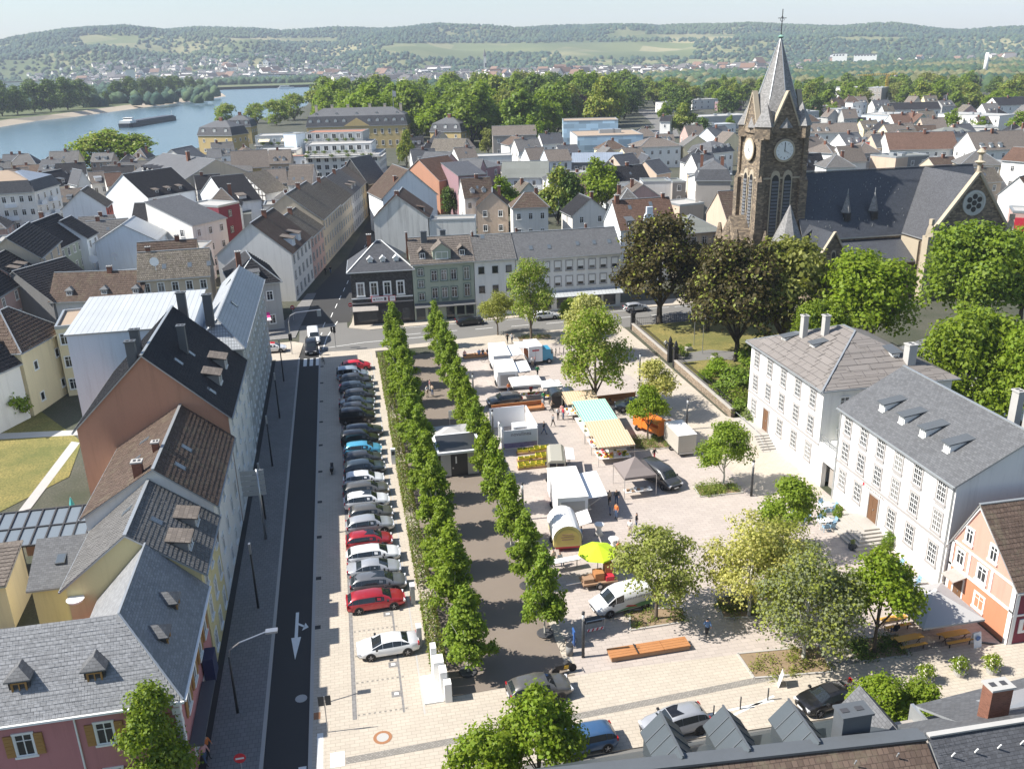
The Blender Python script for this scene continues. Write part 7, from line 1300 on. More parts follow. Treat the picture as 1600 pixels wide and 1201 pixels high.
def car_meshes(kind):
 if kind in CARM: return CARM[kind]
 S = SHAPES[kind]; st = S['st']; L = S['L']; m = MB(); rings = []
 for (x, w, zs, zb, zt, wt) in st:
  X = x-L/2; r = [(X, -w*.82, zs), (X, -w*.98, zs+.14), (X, -w, (zs+zb)*.55), (X, -w*.95, zb), (X, -wt-.02, zt-.09*(zt > zb+.1)), (X, -wt*.72, zt), (X, 0, zt+.02)]
  r += [(a, -b, c) for a, b, c in reversed(r[:-1])]; rings.append(r)
 n = len(rings[0])
 for r in rings: m.v += r
 c0, c1 = S['cab']; glass = {}
 for i in range(len(rings)-1):
  for j in range(n-1):
   f = (i*n+j, (i+1)*n+j, (i+1)*n+j+1, i*n+j+1)[::-1]; m.f.append(f); m.m.append(1 if j in (0, n-2) else 0)
   if c0 <= i < c1:
    if j in (3, n-5) and i < c1: glass.setdefault('side_window', []).append((i, j))
 m.f.append(tuple(range(n))); m.m.append(0); m.f.append(tuple((len(rings)-1)*n+j for j in reversed(range(n)))); m.m.append(0)
 body = m.mesh('body', ['paint_white', 'trim_black'], True, False)
 def inset(q, k, off):
  q = [Vector(p) for p in q]; c = sum(q, Vector())/4; nn = (q[1]-q[0]).cross(q[3]-q[0]).normalized(); nn = nn if nn.dot(c-Vector((0, 0, .8))) > 0 else -nn
  e = .014/max(.2, (q[1]-q[0]).length); B = lambda u, v: q[0].lerp(q[1], u).lerp(q[3].lerp(q[2], u), v)+nn*off
  return [tuple(B(e, .06)), tuple(B(1-e, .06)), tuple(B(1-e, .93)), tuple(B(e, .93))]
 parts = []
 for sgn, js in ((-1, 3), (1, n-5)):
  for i in [a for a, b in glass.get('side_window', []) if b == js]:
   if kind == 'van' and i < 4 and not sgn*0 and True: continue
   q = [rings[i][js], rings[i+1][js], rings[i+1][js+1], rings[i][js+1]]
   if sgn > 0: q = [q[3], q[2], q[1], q[0]]
   g = MB(); g.poly(inset(q, .86, .012)); parts.append(('side_window', g.mesh('side_window', ['car_glass'], False, False)))
 def across(i, lo, hi, nm):   # screen between stations i, i+1 over the full width
  a, b = rings[i], rings[i+1]; g = MB(); js = [4, 5, 6, 7, 8]
  up, dn = (a, b) if a[6][2] > b[6][2] else (b, a)
  for k in range(len(js)-1):
   q = [up[js[k]], up[js[k+1]], dn[js[k+1]], dn[js[k]]]; f = [Vector(p) for p in q]
   q2 = [f[0].lerp(f[3], lo), f[1].lerp(f[2], lo), f[1].lerp(f[2], hi), f[0].lerp(f[3], hi)]; nn = (q2[1]-q2[0]).cross(q2[3]-q2[0]).normalized(); nn = nn if nn.z > 0 else -nn
   g.poly([tuple(Vector((p.x, p.y*.93, p.z))+nn*.015) for p in q2])
  parts.append((nm, g.mesh(nm, ['car_glass'], True, False)))
 across(c1-1, .05, .95, 'windscreen'); across(c0, .1, .85, 'rear_window')
 wr = S['r']; ty = MB(); ty.lathe([(wr*.62, -.11), (wr*.94, -.11), (wr, -.06), (wr, .06), (wr*.94, .11), (wr*.62, .11)], 18); ty.v = [(x, z, y) for x, y, z in ty.v]
 rm = MB(); rm.lathe([(wr*.64, -.02), (wr*.64, .1)], 16); rm.v = [(x, z, y) for x, y, z in rm.v]; i0 = len(rm.v)
 for k in range(5): a = k*1.2566; rm.bar((0, -.11, 0), (wr*.6*math.sin(a), -.11, wr*.6*math.cos(a)), .09, .03); rm.bar((0, .11, 0), (wr*.6*math.sin(a), .11, wr*.6*math.cos(a)), .09, .03)
 ar = MB(); ar.lathe([(wr*1.16, -.04), (wr*1.16, .04)], 18); ar.v = [(x, z, y) for x, y, z in ar.v]
 CARM[kind] = (body, parts, ty.mesh('wheel', ['tyre'], False, False), rm.mesh('rim', ['rim'], False, False), ar.mesh('wheel_arch', ['trim_black'], False, False)); return CARM[kind]
def car(kind, colr, label, x, y, ang, name='parked_car', group=None, z=.1, roofc=None, roofbox=None, dark_rim=False, cat='car'):
 S = SHAPES[kind]; body, parts, ty, rm, ar = car_meshes(kind); L = S['L']; t = thing(name, label, cat, (x, y, z), ang, group)
 b = link('body', body, t); b.material_slots[0].link = 'OBJECT'; b.material_slots[0].material = MATS['paint_'+colr]
 for nm, me in parts: link(nm, me, t)
 for wx in S['wb']:
  for s in (-1, 1):
   w_ = S['st'][4][1]; link('wheel_arch', ar, t, (wx-L/2, s*(w_-.035), S['r']+.02)); o = link('wheel', ty, t, (wx-L/2, s*(w_-.1), S['r'])); r_ = link('rim', rm, o)
   if dark_rim: r_.material_slots[0].link = 'OBJECT'; r_.material_slots[0].material = MATS['rim_dark']
 f = S['st'][-2]; e = S['st'][1]
 if 'lm' not in S:
  h = MB(); h.box(-.12, -.2, -.07, .05, .2, .07); r2 = MB(); r2.box(-.03, -.16, -.1, .06, .16, .12); S['lm'] = (h.mesh('headlight', ['lamp_clear'], False, False), r2.mesh('tail_light', ['lamp_red'], False, False), MB().box(-.02, -.26, -.06, .02, .26, .06).mesh('number_plate', ['plate'], False, False), MB().box(-.08, -.1, -.07, .08, .1, .07).mesh('mirror', ['trim_black'], False, False))
 hl, tl, npl, mi = S['lm']
 for s in (-1, 1):
  link('headlight', hl, t, (f[0]-L/2+.03, s*(f[1]-.2), f[3]-.06), -s*.25); link('tail_light', tl, t, (e[0]-L/2-.04, s*(e[1]-.16), e[3]-.06)); c = S['st'][S['cab'][1]]
  link('mirror', mi, t, (c[0]-L/2-.35, s*(c[1]+.08), c[3]+.08))
 link('number_plate', npl, t, (L/2+.0, 0, .48)); link('number_plate', npl, t, (-L/2-.0, 0, .72))
 g = MB(); g.box(L/2-.06, -.42, .36, L/2+.012, .42, .56); g.build('grille', ['trim_black'], t, False, False)
 if roofc:
  p = S['st']; g = MB(); i0, i1 = (2, 5); a, b_ = p[i0], p[i1]; g.poly([(a[0]-L/2, -a[5]*.7, a[4]+.02), (p[4][0]-L/2, -p[4][5]*.72, p[4][4]+.02), (p[4][0]-L/2, p[4][5]*.72, p[4][4]+.02), (a[0]-L/2, a[5]*.7, a[4]+.02)]); g.poly([(p[4][0]-L/2, -p[4][5]*.72, p[4][4]+.02), (b_[0]-L/2, -b_[5]*.72, b_[4]+.025), (b_[0]-L/2, b_[5]*.72, b_[4]+.025), (p[4][0]-L/2, p[4][5]*.72, p[4][4]+.02)]); g.build('roof_panel', [roofc], t, False, False)
 return t
GP = 'cars parked nose in along the hedge'
PARK = [  # y, kind, colour, label, x, extra
(123.2, 'hatch', 'brightred', 'bright red small car, farthest of the parked row', .2, {}), (119.6, 'mpv', 'paleblue', 'pale blue high roof car beside the red one at the far end', -.4, {}), (117., 'suv', 'dgrey', 'dark grey car third from the far end of the parked row', .0, {}), (114.2, 'estate', 'slate', 'dark blue grey estate with bright window trim in the shade', .0, {}), (111.2, 'hatch', 'dgrey', 'dark hatchback with sunlit bonnet, fifth from the far end', .3, {}),
(108.6, 'sedan', 'slate', 'dark blue saloon sticking out at the tail', -.1, {}), (106.2, 'hatch', 'dgrey', 'dark grey hatchback before the black people carrier', -.1, {}), (103.4, 'mpv', 'black', 'black people carrier, tallest in the shaded row', -.2, {}),
(98.9, 'estate', 'dgrey', 'dark estate after the empty bay', .3, {}), (96.2, 'mpv', 'black', 'black van-like car next to the light blue hatchback', -.1, {}), (93.6, 'hatch', 'cyan', 'light blue hatchback in the parked row', .1, {'roofc': None}), (91., 'hatch', 'dgrey', 'dark grey car right after the light blue one', .0, {}), (88.4, 'suv', 'slate', 'blue grey car before the white one', .1, {}),
(85.7, 'hatch', 'white', 'white hatchback in the middle of the parked row', -.1, {}), (83.2, 'estate', 'bronze', 'brownish dark estate between two white cars', .0, {}), (80.7, 'suv', 'white', 'white off-road car with large dark sunroof', .0, {'roofc': 'car_glass'}), (78.2, 'hatch', 'bronze', 'bronze grey hatchback beside the silver car', .3, {}),
(75.5, 'suv', 'silver', 'silver car with black wheel arches', .1, {}), (72.9, 'hatch', 'red', 'red hatchback with black roof between silver and white cars', -.1, {'roofc': 'paint_black'}), (70.4, 'estate', 'white', 'white estate below the red hatchback', .15, {}), (67.9, 'sedan', 'silver', 'silver saloon with light roof near the sunny end', .1, {}), (65.6, 'estate', 'grey', 'grey estate with panorama roof beside the red estate', .35, {'roofc': 'car_glass'})]
for y, kd, c, lb, x, ex in PARK: car(kd, c, lb, x, y+R_.uniform(-.1, .1), R_.uniform(-.03, .05), group=GP, **ex)
car('estate', 'red', 'red estate, last of the closed row before the empty bays', 0., 63.1, .04, group=GP)
car('sedan', 'white', 'white electric saloon plugged into the charging post', .6, 56.9, math.pi+.03, 'electric_car', roofc=None)
x, y = G(612, 1015)
car('suv', 'bronze', 'dark grey coupe off-road car at the end of the alley', 10.6, 49.5, .06, dark_rim=True); car('hatch', 'blue', 'blue hatchback parked at the lower edge beside the dark tree', 12.3, 44.2, math.pi+.06)
car('suv', 'silver', 'silver crossover with black roof at the front kerb', 18.5, 44.3, math.pi+.12, roofc='paint_black', dark_rim=True); car('sedan', 'black', 'black convertible with soft top behind the fresh green tree', 29.6, 44.4, math.pi+.14, roofc='trim_black')
car('suv', 'bronze', 'dark green grey crossover by the white market tent', 18.4, 104.4, math.pi+.06, 'market_car'); car('suv', 'slate', 'dark car half hidden behind the young tree near the wooden bench', 33.6, 98.6, 2.9, 'market_car')
car('estate', 'black', 'black estate at the kerb before the shops', 19.5, 141.9, .08); car('hatch', 'white', 'white car at the kerb half hidden by the street tree', 32.5, 141.6, .05); car('hatch', 'silver', 'silver car parked left of the dark bronze tree', 48.6, 142.2, .1)
car('van', 'dgrey', 'dark grey passenger van beside the brown pavilion', 30.1, 78.8, rad(-72), 'market_van', cat='van')
car('mpv', 'black', 'black city van leading at the pedestrian crossing', -6.3, 133.8, -math.pi/2, 'driving_car', z=.03); car('van', 'white', 'white van waiting behind the black city van', -6.0, 139.4, -math.pi/2+.06, 'driving_van', z=.03, cat='van'); car('hatch', 'white', 'white car with red bonnet stripe and red roof on the corner pavement', -12.2, 135.2, .0, 'parked_car', roofc='paint_brightred')
t = car('van', 'white', 'white delivery van with green and red sweep and lettering on its side', 19.4, 58.4, math.pi+.16, 'delivery_van', cat='van')
g = MB(); g.poly([(-2.2, .985, .5), (1.2, .985, .42), (.2, .985, .62), (-1.2, .985, .85), (-2.3, .985, .9)]); tag(g.build('green_sweep', [simple('sweep_green', (.10, .25, .12), .5)], t, False, False), 'green painted sweep along the side')
g = MB(); g.poly([(-.9, .99, .55), (.2, .99, .75), (.0, .99, .85), (-.7, .99, .7)]); g.build('red_sweep', [simple('sweep_red', (.5, .05, .04), .5)], t, False, False); g = MB()
for k in range(11): g.bar((.7-k*.24, .955, 1.3), (.62-k*.24, .95, 1.45+.1*(k in (0, 6))), .03, .01)
tag(g.build('lettering', ['trim_dark'], t, False, False), kind='stuff')
for px, py, c in ((1000, 205, 'white'), (1012, 200, 'dgrey'), (1030, 210, 'silver'), (1006, 218, 'red'), (1090, 232, 'dgrey'), (1100, 231, 'silver'), (1110, 230, 'black')):
 x, y = G(px, py); car('hatch', c, {'white': 'tiny white car on the bend of the main road', 'red': 'tiny red car near the office block corner', 'dgrey': 'tiny dark car near the road bend', 'silver': 'tiny silver car near the road bend', 'black': 'tiny black car parked under the trees at the bend'}[c], x, y, R_.uniform(0, 3), 'distant_car', 'distant cars at the road bend', z=.03)
# market, furniture, people
M('wood_bench', (.42, .19, .075), .7, .25, 1.5, 14.); M('wood_grey', (.33, .21, .13), .8, .2, 1.5, 14.); simple('canvas_white', (.78, .77, .74), .85); simple('canvas_taupe', (.20, .17, .16), .9); simple('canvas_grey', (.42, .41, .40), .85); simple('panel_white', (.75, .76, .77), .4); simple('lime', (.50, .68, .02), .8)
simple('anthracite', (.045, .047, .05), .5, .3); simple('steel', (.5, .51, .52), .35, .8); simple('plastic_yellow', (.62, .50, .04), .6); simple('plastic_blue', (.20, .36, .55), .5); simple('plastic_dark', (.03, .04, .05), .5); M('tarp_grey', (.42, .39, .34), .8, .12, 1., 6.); simple('beer_table', (.62, .34, .06), .55); simple('chair_blue', (.22, .36, .48), .5)
def stripes_mat(name, a, b, sc):
 m, t, bs = nodes(name); uv = N(t, 'TexCoord').outputs['UV']; w_ = N(t, 'TexWave', wave_type='BANDS', bands_direction='X', i_Scale=sc); t.links.new(uv, w_.inputs['Vector']); w2 = N(t, 'TexWave', wave_type='BANDS', bands_direction='Y', i_Scale=sc*.8); t.links.new(uv, w2.inputs['Vector'])
 c = mixc(t, ramp(t, w_.outputs[1], [(.45, (0, 0, 0)), (.55, (1, 1, 1))]), a, b); c = mixc(t, ramp(t, w2.outputs[1], [(.45, (0, 0, 0)), (.55, (.5,)*3)]), c, b); t.links.new(c, bs.inputs['Base Color']); bs.inputs['Roughness'].default_value = .85
stripes_mat('stripe_orange', (.50, .33, .19), (.58, .48, .34), 1.0); stripes_mat('stripe_green', (.12, .40, .32), (.45, .60, .52), 1.0)
def bench(label, x, y, L, ang, back=False, mat='wood_bench', wd=1.15):
 t = thing('wooden_bench', label, 'bench', (x, y, .1), ang); n = 3; s = L/n
 for k in range(n):
  for j in range(4): m = MB(); w_ = wd/4; m.box(-L/2+k*s+.015, -wd/2+j*w_+.01, .34, -L/2+(k+1)*s-.015, -wd/2+(j+1)*w_-.01, .46); m.build('plank', [mat], t)
 MB().box(-L/2+.06, -wd/2+.06, .06, L/2-.06, wd/2-.06, .335).build('base', ['wood_grey'], t)
 for k in (-.35, 0, .35): MB().box(L*k-.1, -wd/2+.2, 0, L*k+.1, wd/2-.2, .06).build('foot', ['anthracite'], t)
 if back:
  for j in range(3): MB().box(-L/2, wd/2-.16-.04*j, .5+j*.2, L/2, wd/2-.04-.04*j, .68+j*.2).build('back_plank', [mat], t)
 m = MB(); m.bar((-L*.16, -wd/2, .5), (-L*.16, wd/2, .5), .07, .06); m.tube([(-L*.16, .1, .47), (-L*.16, .1, .75)], .04, 6); m.build('armrest', ['anthracite'], t); return t
bench('long low wooden bench at the front edge of the square', 19.6, 52.5, 6.2, .02); bench('long wooden bench with back rest beside the dark crossover', 19.6, 101.7, 6.6, .04, True); bench('wooden bench with back rest behind the striped stalls', 32.4, 101.4, 5.4, .04, True)
bench('wooden bench with seated people near the street', 18.6, 124.4, 5.4, .03)
def column_lamp(x, y, label): 
 t = thing('column_lamp', label, 'lamp', (x, y, .1), 0, 'anthracite column lamps of the square'); MB().lathe([(.12, 0), (.11, 3.2)], 10).build('post', ['anthracite'], t, True); MB().lathe([(.1, 3.2), (.1, 3.75)], 10).build('lamp_glass', [simple('lamp_glass', (.6, .62, .62), .15)], t, True); MB().lathe([(.12, 3.75), (.12, 3.95)], 10).build('cap', ['anthracite'], t, True)
for x, y, lb in ((14.7, 53., 'dark column lamp beside the front wooden bench'), (37.8, 91.2, 'dark column lamp by the orange truck'), (37.8, 73.8, 'dark column lamp near the stone steps'), (14.7, 106.4, 'dark column lamp by the dark green crossover'), (15., 93.4, 'dark column lamp left of the exhibition booth'), (14.6, 74.4, 'dark column lamp beside the large white sales trailer'), (37.9, 108.6, 'dark column lamp near the churchyard gate'), (12.0, 122, 'dark column lamp between the far ends of the alley')): column_lamp(x, y, lb)
def street_pole(x, y, h, label, arm=False):
 t = thing('street_lamp', label, 'street lamp', (x, y, .1)); MB().lathe([(.1, 0), (.07, h*.75), (.05, h)], 8).build('pole', ['anthracite'], t, True)
 if arm: MB().tube([(0, 0, h-.2), (.1, 0, h+.5), (.8, 0, h+1.), (2.6, .5, h+1.25)], .05, 6).build('arm', ['steel'], t); MB().box(2.5, .3, h+1.15, 3.3, .75, h+1.3).build('lamp_head', ['steel'], t)
 else: MB().box(-.08, -.15, h-.9, .08, .15, h).build('lamp_head', ['steel'], t)
for x, y, h, lb in ((-9.8, 107.1, 6, 'slim dark street lamp on the left pavement, farthest but one'), (-9.9, 92.8, 6, 'slim dark street lamp on the left pavement before the long facade'), (-9.9, 80.5, 6, 'slim dark street lamp beside the house with brown pantiles'), (-9.5, 65.1, 6., 'slim dark street lamp in front of the yellow house'), (-9.9, 121, 6, 'slim dark street lamp near the white and red car')): street_pole(x, y, h, lb)
street_pole(-10., 52.5, 4.6, 'street lamp with curved silver arm in front of the pink house', True)
t = thing('direction_sign', 'large roadside sign board seen from behind on a tall pole', 'sign', (-9.6, 76.5, .1)); MB().lathe([(.13, 0), (.1, 7.2)], 8).build('pole', ['steel'], t, True); m = MB()
for k in range(5): m.box(-1.5, -.06, 4.6+k*.52, .6, .02, 5.05+k*.52)
m.build('board', ['zinc'], t); MB().bar((-1.2, .06, 4.6), (-1.2, .06, 7.2), .08).build('brace', ['steel'], t); MB().bar((.3, .06, 4.6), (.3, .06, 7.2), .08).build('brace', ['steel'], t)
t = thing('traffic_signal', 'traffic signal on a curved arm over the crossing', 'traffic light', (-9.2, 133.4, .1)); MB().tube([(0, 0, 0), (0, 0, 5.), (.3, 0, 6.), (1.2, 0, 6.4), (4.6, .4, 6.5)], .08, 6).build('mast', ['steel'], t); MB().box(4.3, .2, 5.5, 4.9, .6, 6.5).build('signal_head', ['zinc'], t); MB().box(-.25, -.3, 2.2, .25, .1, 3.2).build('signal_head', ['trim_black'], t)
t = thing('traffic_signal', 'low traffic signal beside the crossing island', 'traffic light', (-2.6, 134.6, .1)); MB().tube([(0, 0, 0), (0, 0, 3.6)], .06, 6).build('mast', ['steel'], t); MB().box(-.2, -.3, 2.5, .2, .05, 3.5).build('signal_head', ['trim_black'], t); MB().box(-.55, -.1, 2.6, -.25, .15, 3.4).build('signal_head', ['trim_black'], t)
def round_sign(x, y, h, label, bar=True, ang=0.):
 t = thing('road_sign', label, 'sign', (x, y, .1), ang); MB().tube([(0, 0, 0), (0, 0, h+.2)], .04, 6).build('post', ['steel'], t); d = MB(); d.lathe([(.36, 0), (.36, .03)], 18); d.v = [(a, -.05-c, b+h) for a, b, c in d.v]; d.build('disc', [simple('sign_redp', (.5, .02, .03), .45)], t); e = MB(); e.box(-.25, -.1, h-.06, .25, -.083, h+.06); e.build('white_bar', ['paint_white'], t)
round_sign(-9.0, 45.7, 2.1, 'round red no entry sign at the lower left pavement'); round_sign(-3.6, 41.8, 2.2, 'red no entry sign tilted at the lower edge of the picture', ang=.5); round_sign(-9.6, 152.6, 2.3, 'small red no entry sign left in the northern street'); round_sign(.2, 151.4, 2.3, 'small red no entry sign at the corner of the black pub')
t = thing('parking_sign', 'dark square sign board on a slim post at the parking entrance', 'sign', (-3.9, 49.2, .1)); MB().tube([(0, 0, 0), (0, 0, 2.9)], .04, 6).build('post', ['steel'], t)
for x in (-.4, .06): MB().box(x, -.05, 2.2, x+.36, -.01, 2.95).build('board', ['anthracite'], t)
for x, y, h, lb in ((3.6, 44.6, 1.3, 'slim grey bollard post on the front pavement'), (19.2, 44.2, 1., 'dark bollard post nearest the silver crossover'), (21.5, 44.9, 1., 'second dark bollard post of the marked corner'), (23.6, 45.3, 1., 'third dark bollard post of the marked corner'), (25.8, 45.7, 1., 'dark bollard post nearest the black convertible')):
 tag(MB().lathe([(.05, 0), (.05, h)], 8).build('bollard', ['anthracite'], None, True, False, (x, y, .1)), lb, 'bollard', 'bollards by the front kerb')
t = thing('entrance_pylon', 'stepped white concrete pylons at the parking entrance', 'pylon', (0, 0, .1)); 
for b in ((3.5, 52.9, 3.9, 53.6, 2.7), (3.55, 51.9, 4.3, 52.85, 2.2), (3.9, 51., 4.4, 51.85, 2.), (4.1, 50.3, 4.6, 50.95, 1.5)): MB().box(b[0], b[1], 0, b[2], b[3], b[4]).build('block', ['wall_white'], t)
MB().box(2.7, 50.4, 0, 4.05, 53.4, .12).build('plinth', ['wall_white'], t)
for y, lb in ((62.9, 'charging post with coloured panel beside the hedge gap'), (57.2, 'charging post with coloured panel in use by the white saloon')):
 t = thing('charging_post', lb, 'charging post', (3.0, y, .1)); MB().box(-.18, -.3, 0, .18, .3, 1.7).build('cabinet', ['wall_grey'], t); MB().box(-.2, -.28, .3, -.181, .28, 1.2).build('panel', ['anthracite'], t); MB().box(-.21, -.2, .35, -.201, .1, .6).build('stripe', [simple('panel_orange', (.6, .12, .03), .5)], t); MB().box(-.2, -.32, 1.7, .2, .32, 1.76).build('cap', ['panel_white'], t)
tag(MB().tube([(2.75, 57.1, .7), (2.6, 56.9, .25), (2.45, 56.6, .35), (2.35, 56.3, .75)], .03, 6).build('charging_cable', [simple('cable_red', (.5, .08, .05), .5)]), 'red charging cable between white saloon and post', 'cable')
t = thing('ticket_machine', 'white parking ticket machine in the hedge row', 'ticket machine', (3.3, 90.2, .1)); MB().box(-.25, -.2, 0, .25, .2, 1.8).build('cabinet', ['panel_white'], t); MB().box(-.18, -.22, 1.1, .18, -.2, 1.6).build('screen', ['anthracite'], t)
t = thing('churchyard_wall', 'low rubble wall with iron railing along the churchyard', 'wall', (0, 0, 0)); courses('rubble', (.30, .24, .18), .4, .2, .03, .5, .35, .95)
for (y0, y1) in ((93.5, 112.6), (115.4, 131.6)): MB().box(44.4, y0, 0, 44.9, y1, 1.05).build('wall', ['rubble'], t); MB().box(44.3, y0, 1.05, 45., y1, 1.17).build('coping', ['stone_step'], t)
for (y0, y1) in ((93.5, 112.6), (115.4, 131.6)):
 f = MB()
 for y in np.arange(y0, y1, .28): f.bar((44.65, y, 1.17), (44.65, y, 2.15), .03)
 tag(f.build('railing_bars', ['black_iron'], t), kind='stuff')
 for z in (1.35, 2.0): MB().bar((44.65, y0, z), (44.65, y1, z), .05).build('rail', ['black_iron'], t)
for y, lb in ((112.9, 'left dark gate pier with urn at the churchyard gate'), (115.1, 'right dark gate pier with urn at the churchyard gate'), (131.9, 'dark corner pier with urn at the street end of the churchyard wall')):
 p = thing('gate_pier', lb, 'pier', (44.65, y, 0)); MB().box(-.3, -.3, 0, .3, .3, 2.7).build('shaft', ['black_iron'], p); MB().box(-.4, -.4, 2.7, .4, .4, 2.9).build('cap', ['black_iron'], p); MB().lathe([(.12, 2.9), (.3, 3.2), (.22, 3.5), (.05, 3.9)], 8).build('urn', ['black_iron'], p)
t = thing('iron_gate', 'open black iron gate leaf inside the churchyard', 'gate', (0, 0, 0)); g = MB()
for k in range(8): g.bar((45.+k*.2, 115.2, .4), (45.+k*.2, 115.2, 1.9), .035)
g.bar((45, 115.2, .5), (46.5, 115.2, .5), .05); g.bar((45, 115.2, 1.8), (46.5, 115.2, 1.8), .05); g.build('bars', ['black_iron'], t)
t = thing('street_fence', 'iron fence between churchyard lawn and street', 'fence', (0, 0, 0)); g = MB()
for x in np.arange(45.2, 66, .35): g.bar((x, 133.2, .3), (x, 133.2, 1.6), .03)
tag(g.build('railing_bars', ['black_iron'], t), kind='stuff'); MB().bar((45.2, 133.2, 1.45), (66, 133.2, 1.45), .05).build('rail', ['black_iron'], t); MB().bar((45.2, 133.2, .5), (66, 133.2, .5), .05).build('rail', ['black_iron'], t)
for x, y, lb in ((50.8, 113.4, 'stone planter with flowers right of the church path'), (48.8, 118.4, 'stone planter with flowers left of the church path')):
 t = thing('stone_planter', lb, 'planter', (x, y, .36)); MB().box(-.5, -.4, 0, .5, .4, .5).build('trough', ['stone_step'], t); o = link('plant', PROTO['bush'][0], t, (0, 0, .45)); o.scale = (.7, .6, .6)
for x, y, lb in ((50.5, 120.5, 'thin flagpole on the churchyard lawn behind the gate'), (50.2, 116.5, 'thin lamp pole at the church path')): t = thing('flagpole', lb, 'pole', (x, y, .35)); MB().lathe([(.06, 0), (.04, 6.)], 6).build('shaft', ['steel'], t); MB().lathe([(.09, 6.), (.02, 6.2)], 6).build('tip', ['steel'], t)
x, y = G(618, 170); t = thing('flagpole', 'flagpole with white and red flag on the palace', 'flagpole', (*G(617, 199, 11.), 19.)); MB().lathe([(.12, 0), (.08, 9)], 6).build('shaft', ['steel'], t); MB().poly([(.1, 0, 8.8), (1.6, .3, 8.4), (1.5, .2, 5.8), (.1, 0, 6.2)]).build('flag', [simple('flag_white', (.7, .66, .66), .8)], t)
# market vehicles and stalls
def wheel(t, x, y, r=.3): o = MB(); o.lathe([(r*.5, -.1), (r, -.1), (r, .1), (r*.5, .1)], 14); o.v = [(a, c, b) for a, b, c in o.v]; w_ = o.build('wheel', ['tyre'], t, False, False, (x, y, r)); q = MB(); q.lathe([(r*.55, -.105), (r*.55, .105)], 12); q.v = [(a, c, b) for a, b, c in q.v]; q.build('rim', ['rim'], w_, False, False)
def trailer(label, x, y, ang, w, L, h, base='panel_white', hatch=1.7, skirt=None, name='sales_trailer'):
 """box trailer seen from its narrow end; sales side with raised flap towards +x"""
 t = thing(name, label, 'trailer', (x, y, .1), ang); MB().box(-w/2, 0, .5, w/2, L, h).build('body', [base], t)
 m = MB(); m.box(-w/2-.04, -.04, h, w/2+.04, L+.04, h+.06)
 for k in range(4): m.box(-w/2+.3, L*(k+.5)/4-.2, h+.06, -w/2+.5, L*(k+.5)/4+.0, h+.1)
 m.build('roof', ['canvas_white'], t); MB().box(w/2+.002, L*.12, 1.15, w/2+.02, L*.9, 2.1).build('sales_opening', ['shop_black'], t)
 if hatch: MB().slab([(w/2+.02, L*.1, 2.35), (w/2+hatch, L*.1, 2.55), (w/2+hatch, L*.92, 2.55), (w/2+.02, L*.92, 2.35)], .05).build('flap', ['panel_white'], t); MB().box(w/2+.02, L*.12, 1.05, w/2+.5, L*.9, 1.12).build('counter', ['steel'], t); MB().bar((w/2+.02, L*.15, 1.2), (w/2+hatch*.95, L*.15, 2.5), .04).build('strut', ['steel'], t); MB().bar((w/2+.02, L*.87, 1.2), (w/2+hatch*.95, L*.87, 2.5), .04).build('strut', ['steel'], t)
 MB().box(-w/2+.03, .03, .38, w/2-.03, L-.03, .5).build('chassis', [skirt or 'anthracite'], t)
 for yy in (L*.42, L*.58):
  for s in (-1, 1): wheel(t, s*(w/2-.1), yy)
 MB().bar((0, 0, .4), (0, -1.2, .4), .1).build('drawbar', ['anthracite'], t); MB().box(-w/2+.3, -.02, .8, w/2-.3, -.003, h-.4).build('end_panel', [base if base != 'panel_white' else 'canvas_grey'], t); return t
trailer('large white sales trailer with red skirt and open flap', 19., 72.3, -.08, 2.9, 6.6, 2.9, hatch=2., skirt='sign_red'); trailer('white sales trailer nearest the street with open flap', 20.3, 116., -.04, 2.4, 6., 2.7, hatch=1.8); trailer('white sales trailer behind the white tent', 19.8, 109.2, -.06, 2.6, 5.2, 2.7, hatch=1.9)
t = thing('food_truck', 'white box truck with blue cab and orange sales hatch', 'truck', (25.6, 118.3, .1), .03); MB().box(-1., 0, .6, 1., 3.6, 2.9).build('box', ['panel_white'], t); MB().box(-1.02, .4, 1., -1., 3.2, 2.2).build('sales_opening', [simple('orange_cloth', (.62, .16, .03), .7)], t); MB().slab([(-2.5, .3, 2.85), (-1., .3, 2.7), (-1., 3.3, 2.7), (-2.5, 3.3, 2.85)], .05).build('flap', ['panel_white'], t)
MB().prism([(1.1, .5), (2.7, .5), (2.75, 1.3), (2.4, 2.1), (1.1, 2.15)], .6, 2.6).build('cab', [simple('cab_blue', (.05, .28, .45), .35)], t); MB().prism([(2.45, 1.4), (2.7, 1.35), (2.42, 2.0)], .58, 2.62).build('windscreen', ['car_glass'], t)
for xx in (-.5, 2.1):
 for yy in (.5, 3.1 if xx < 0 else 2.6): wheel(t, xx, yy, .34)
MB().bar((0, -.02, 1.), (0, -.02, 2.6), .03).build('door_seam', ['trim_grey'], t); MB().box(-.5, -.03, 2.2, .5, -.005, 2.4).build('lettering', ['sign_red'], t)
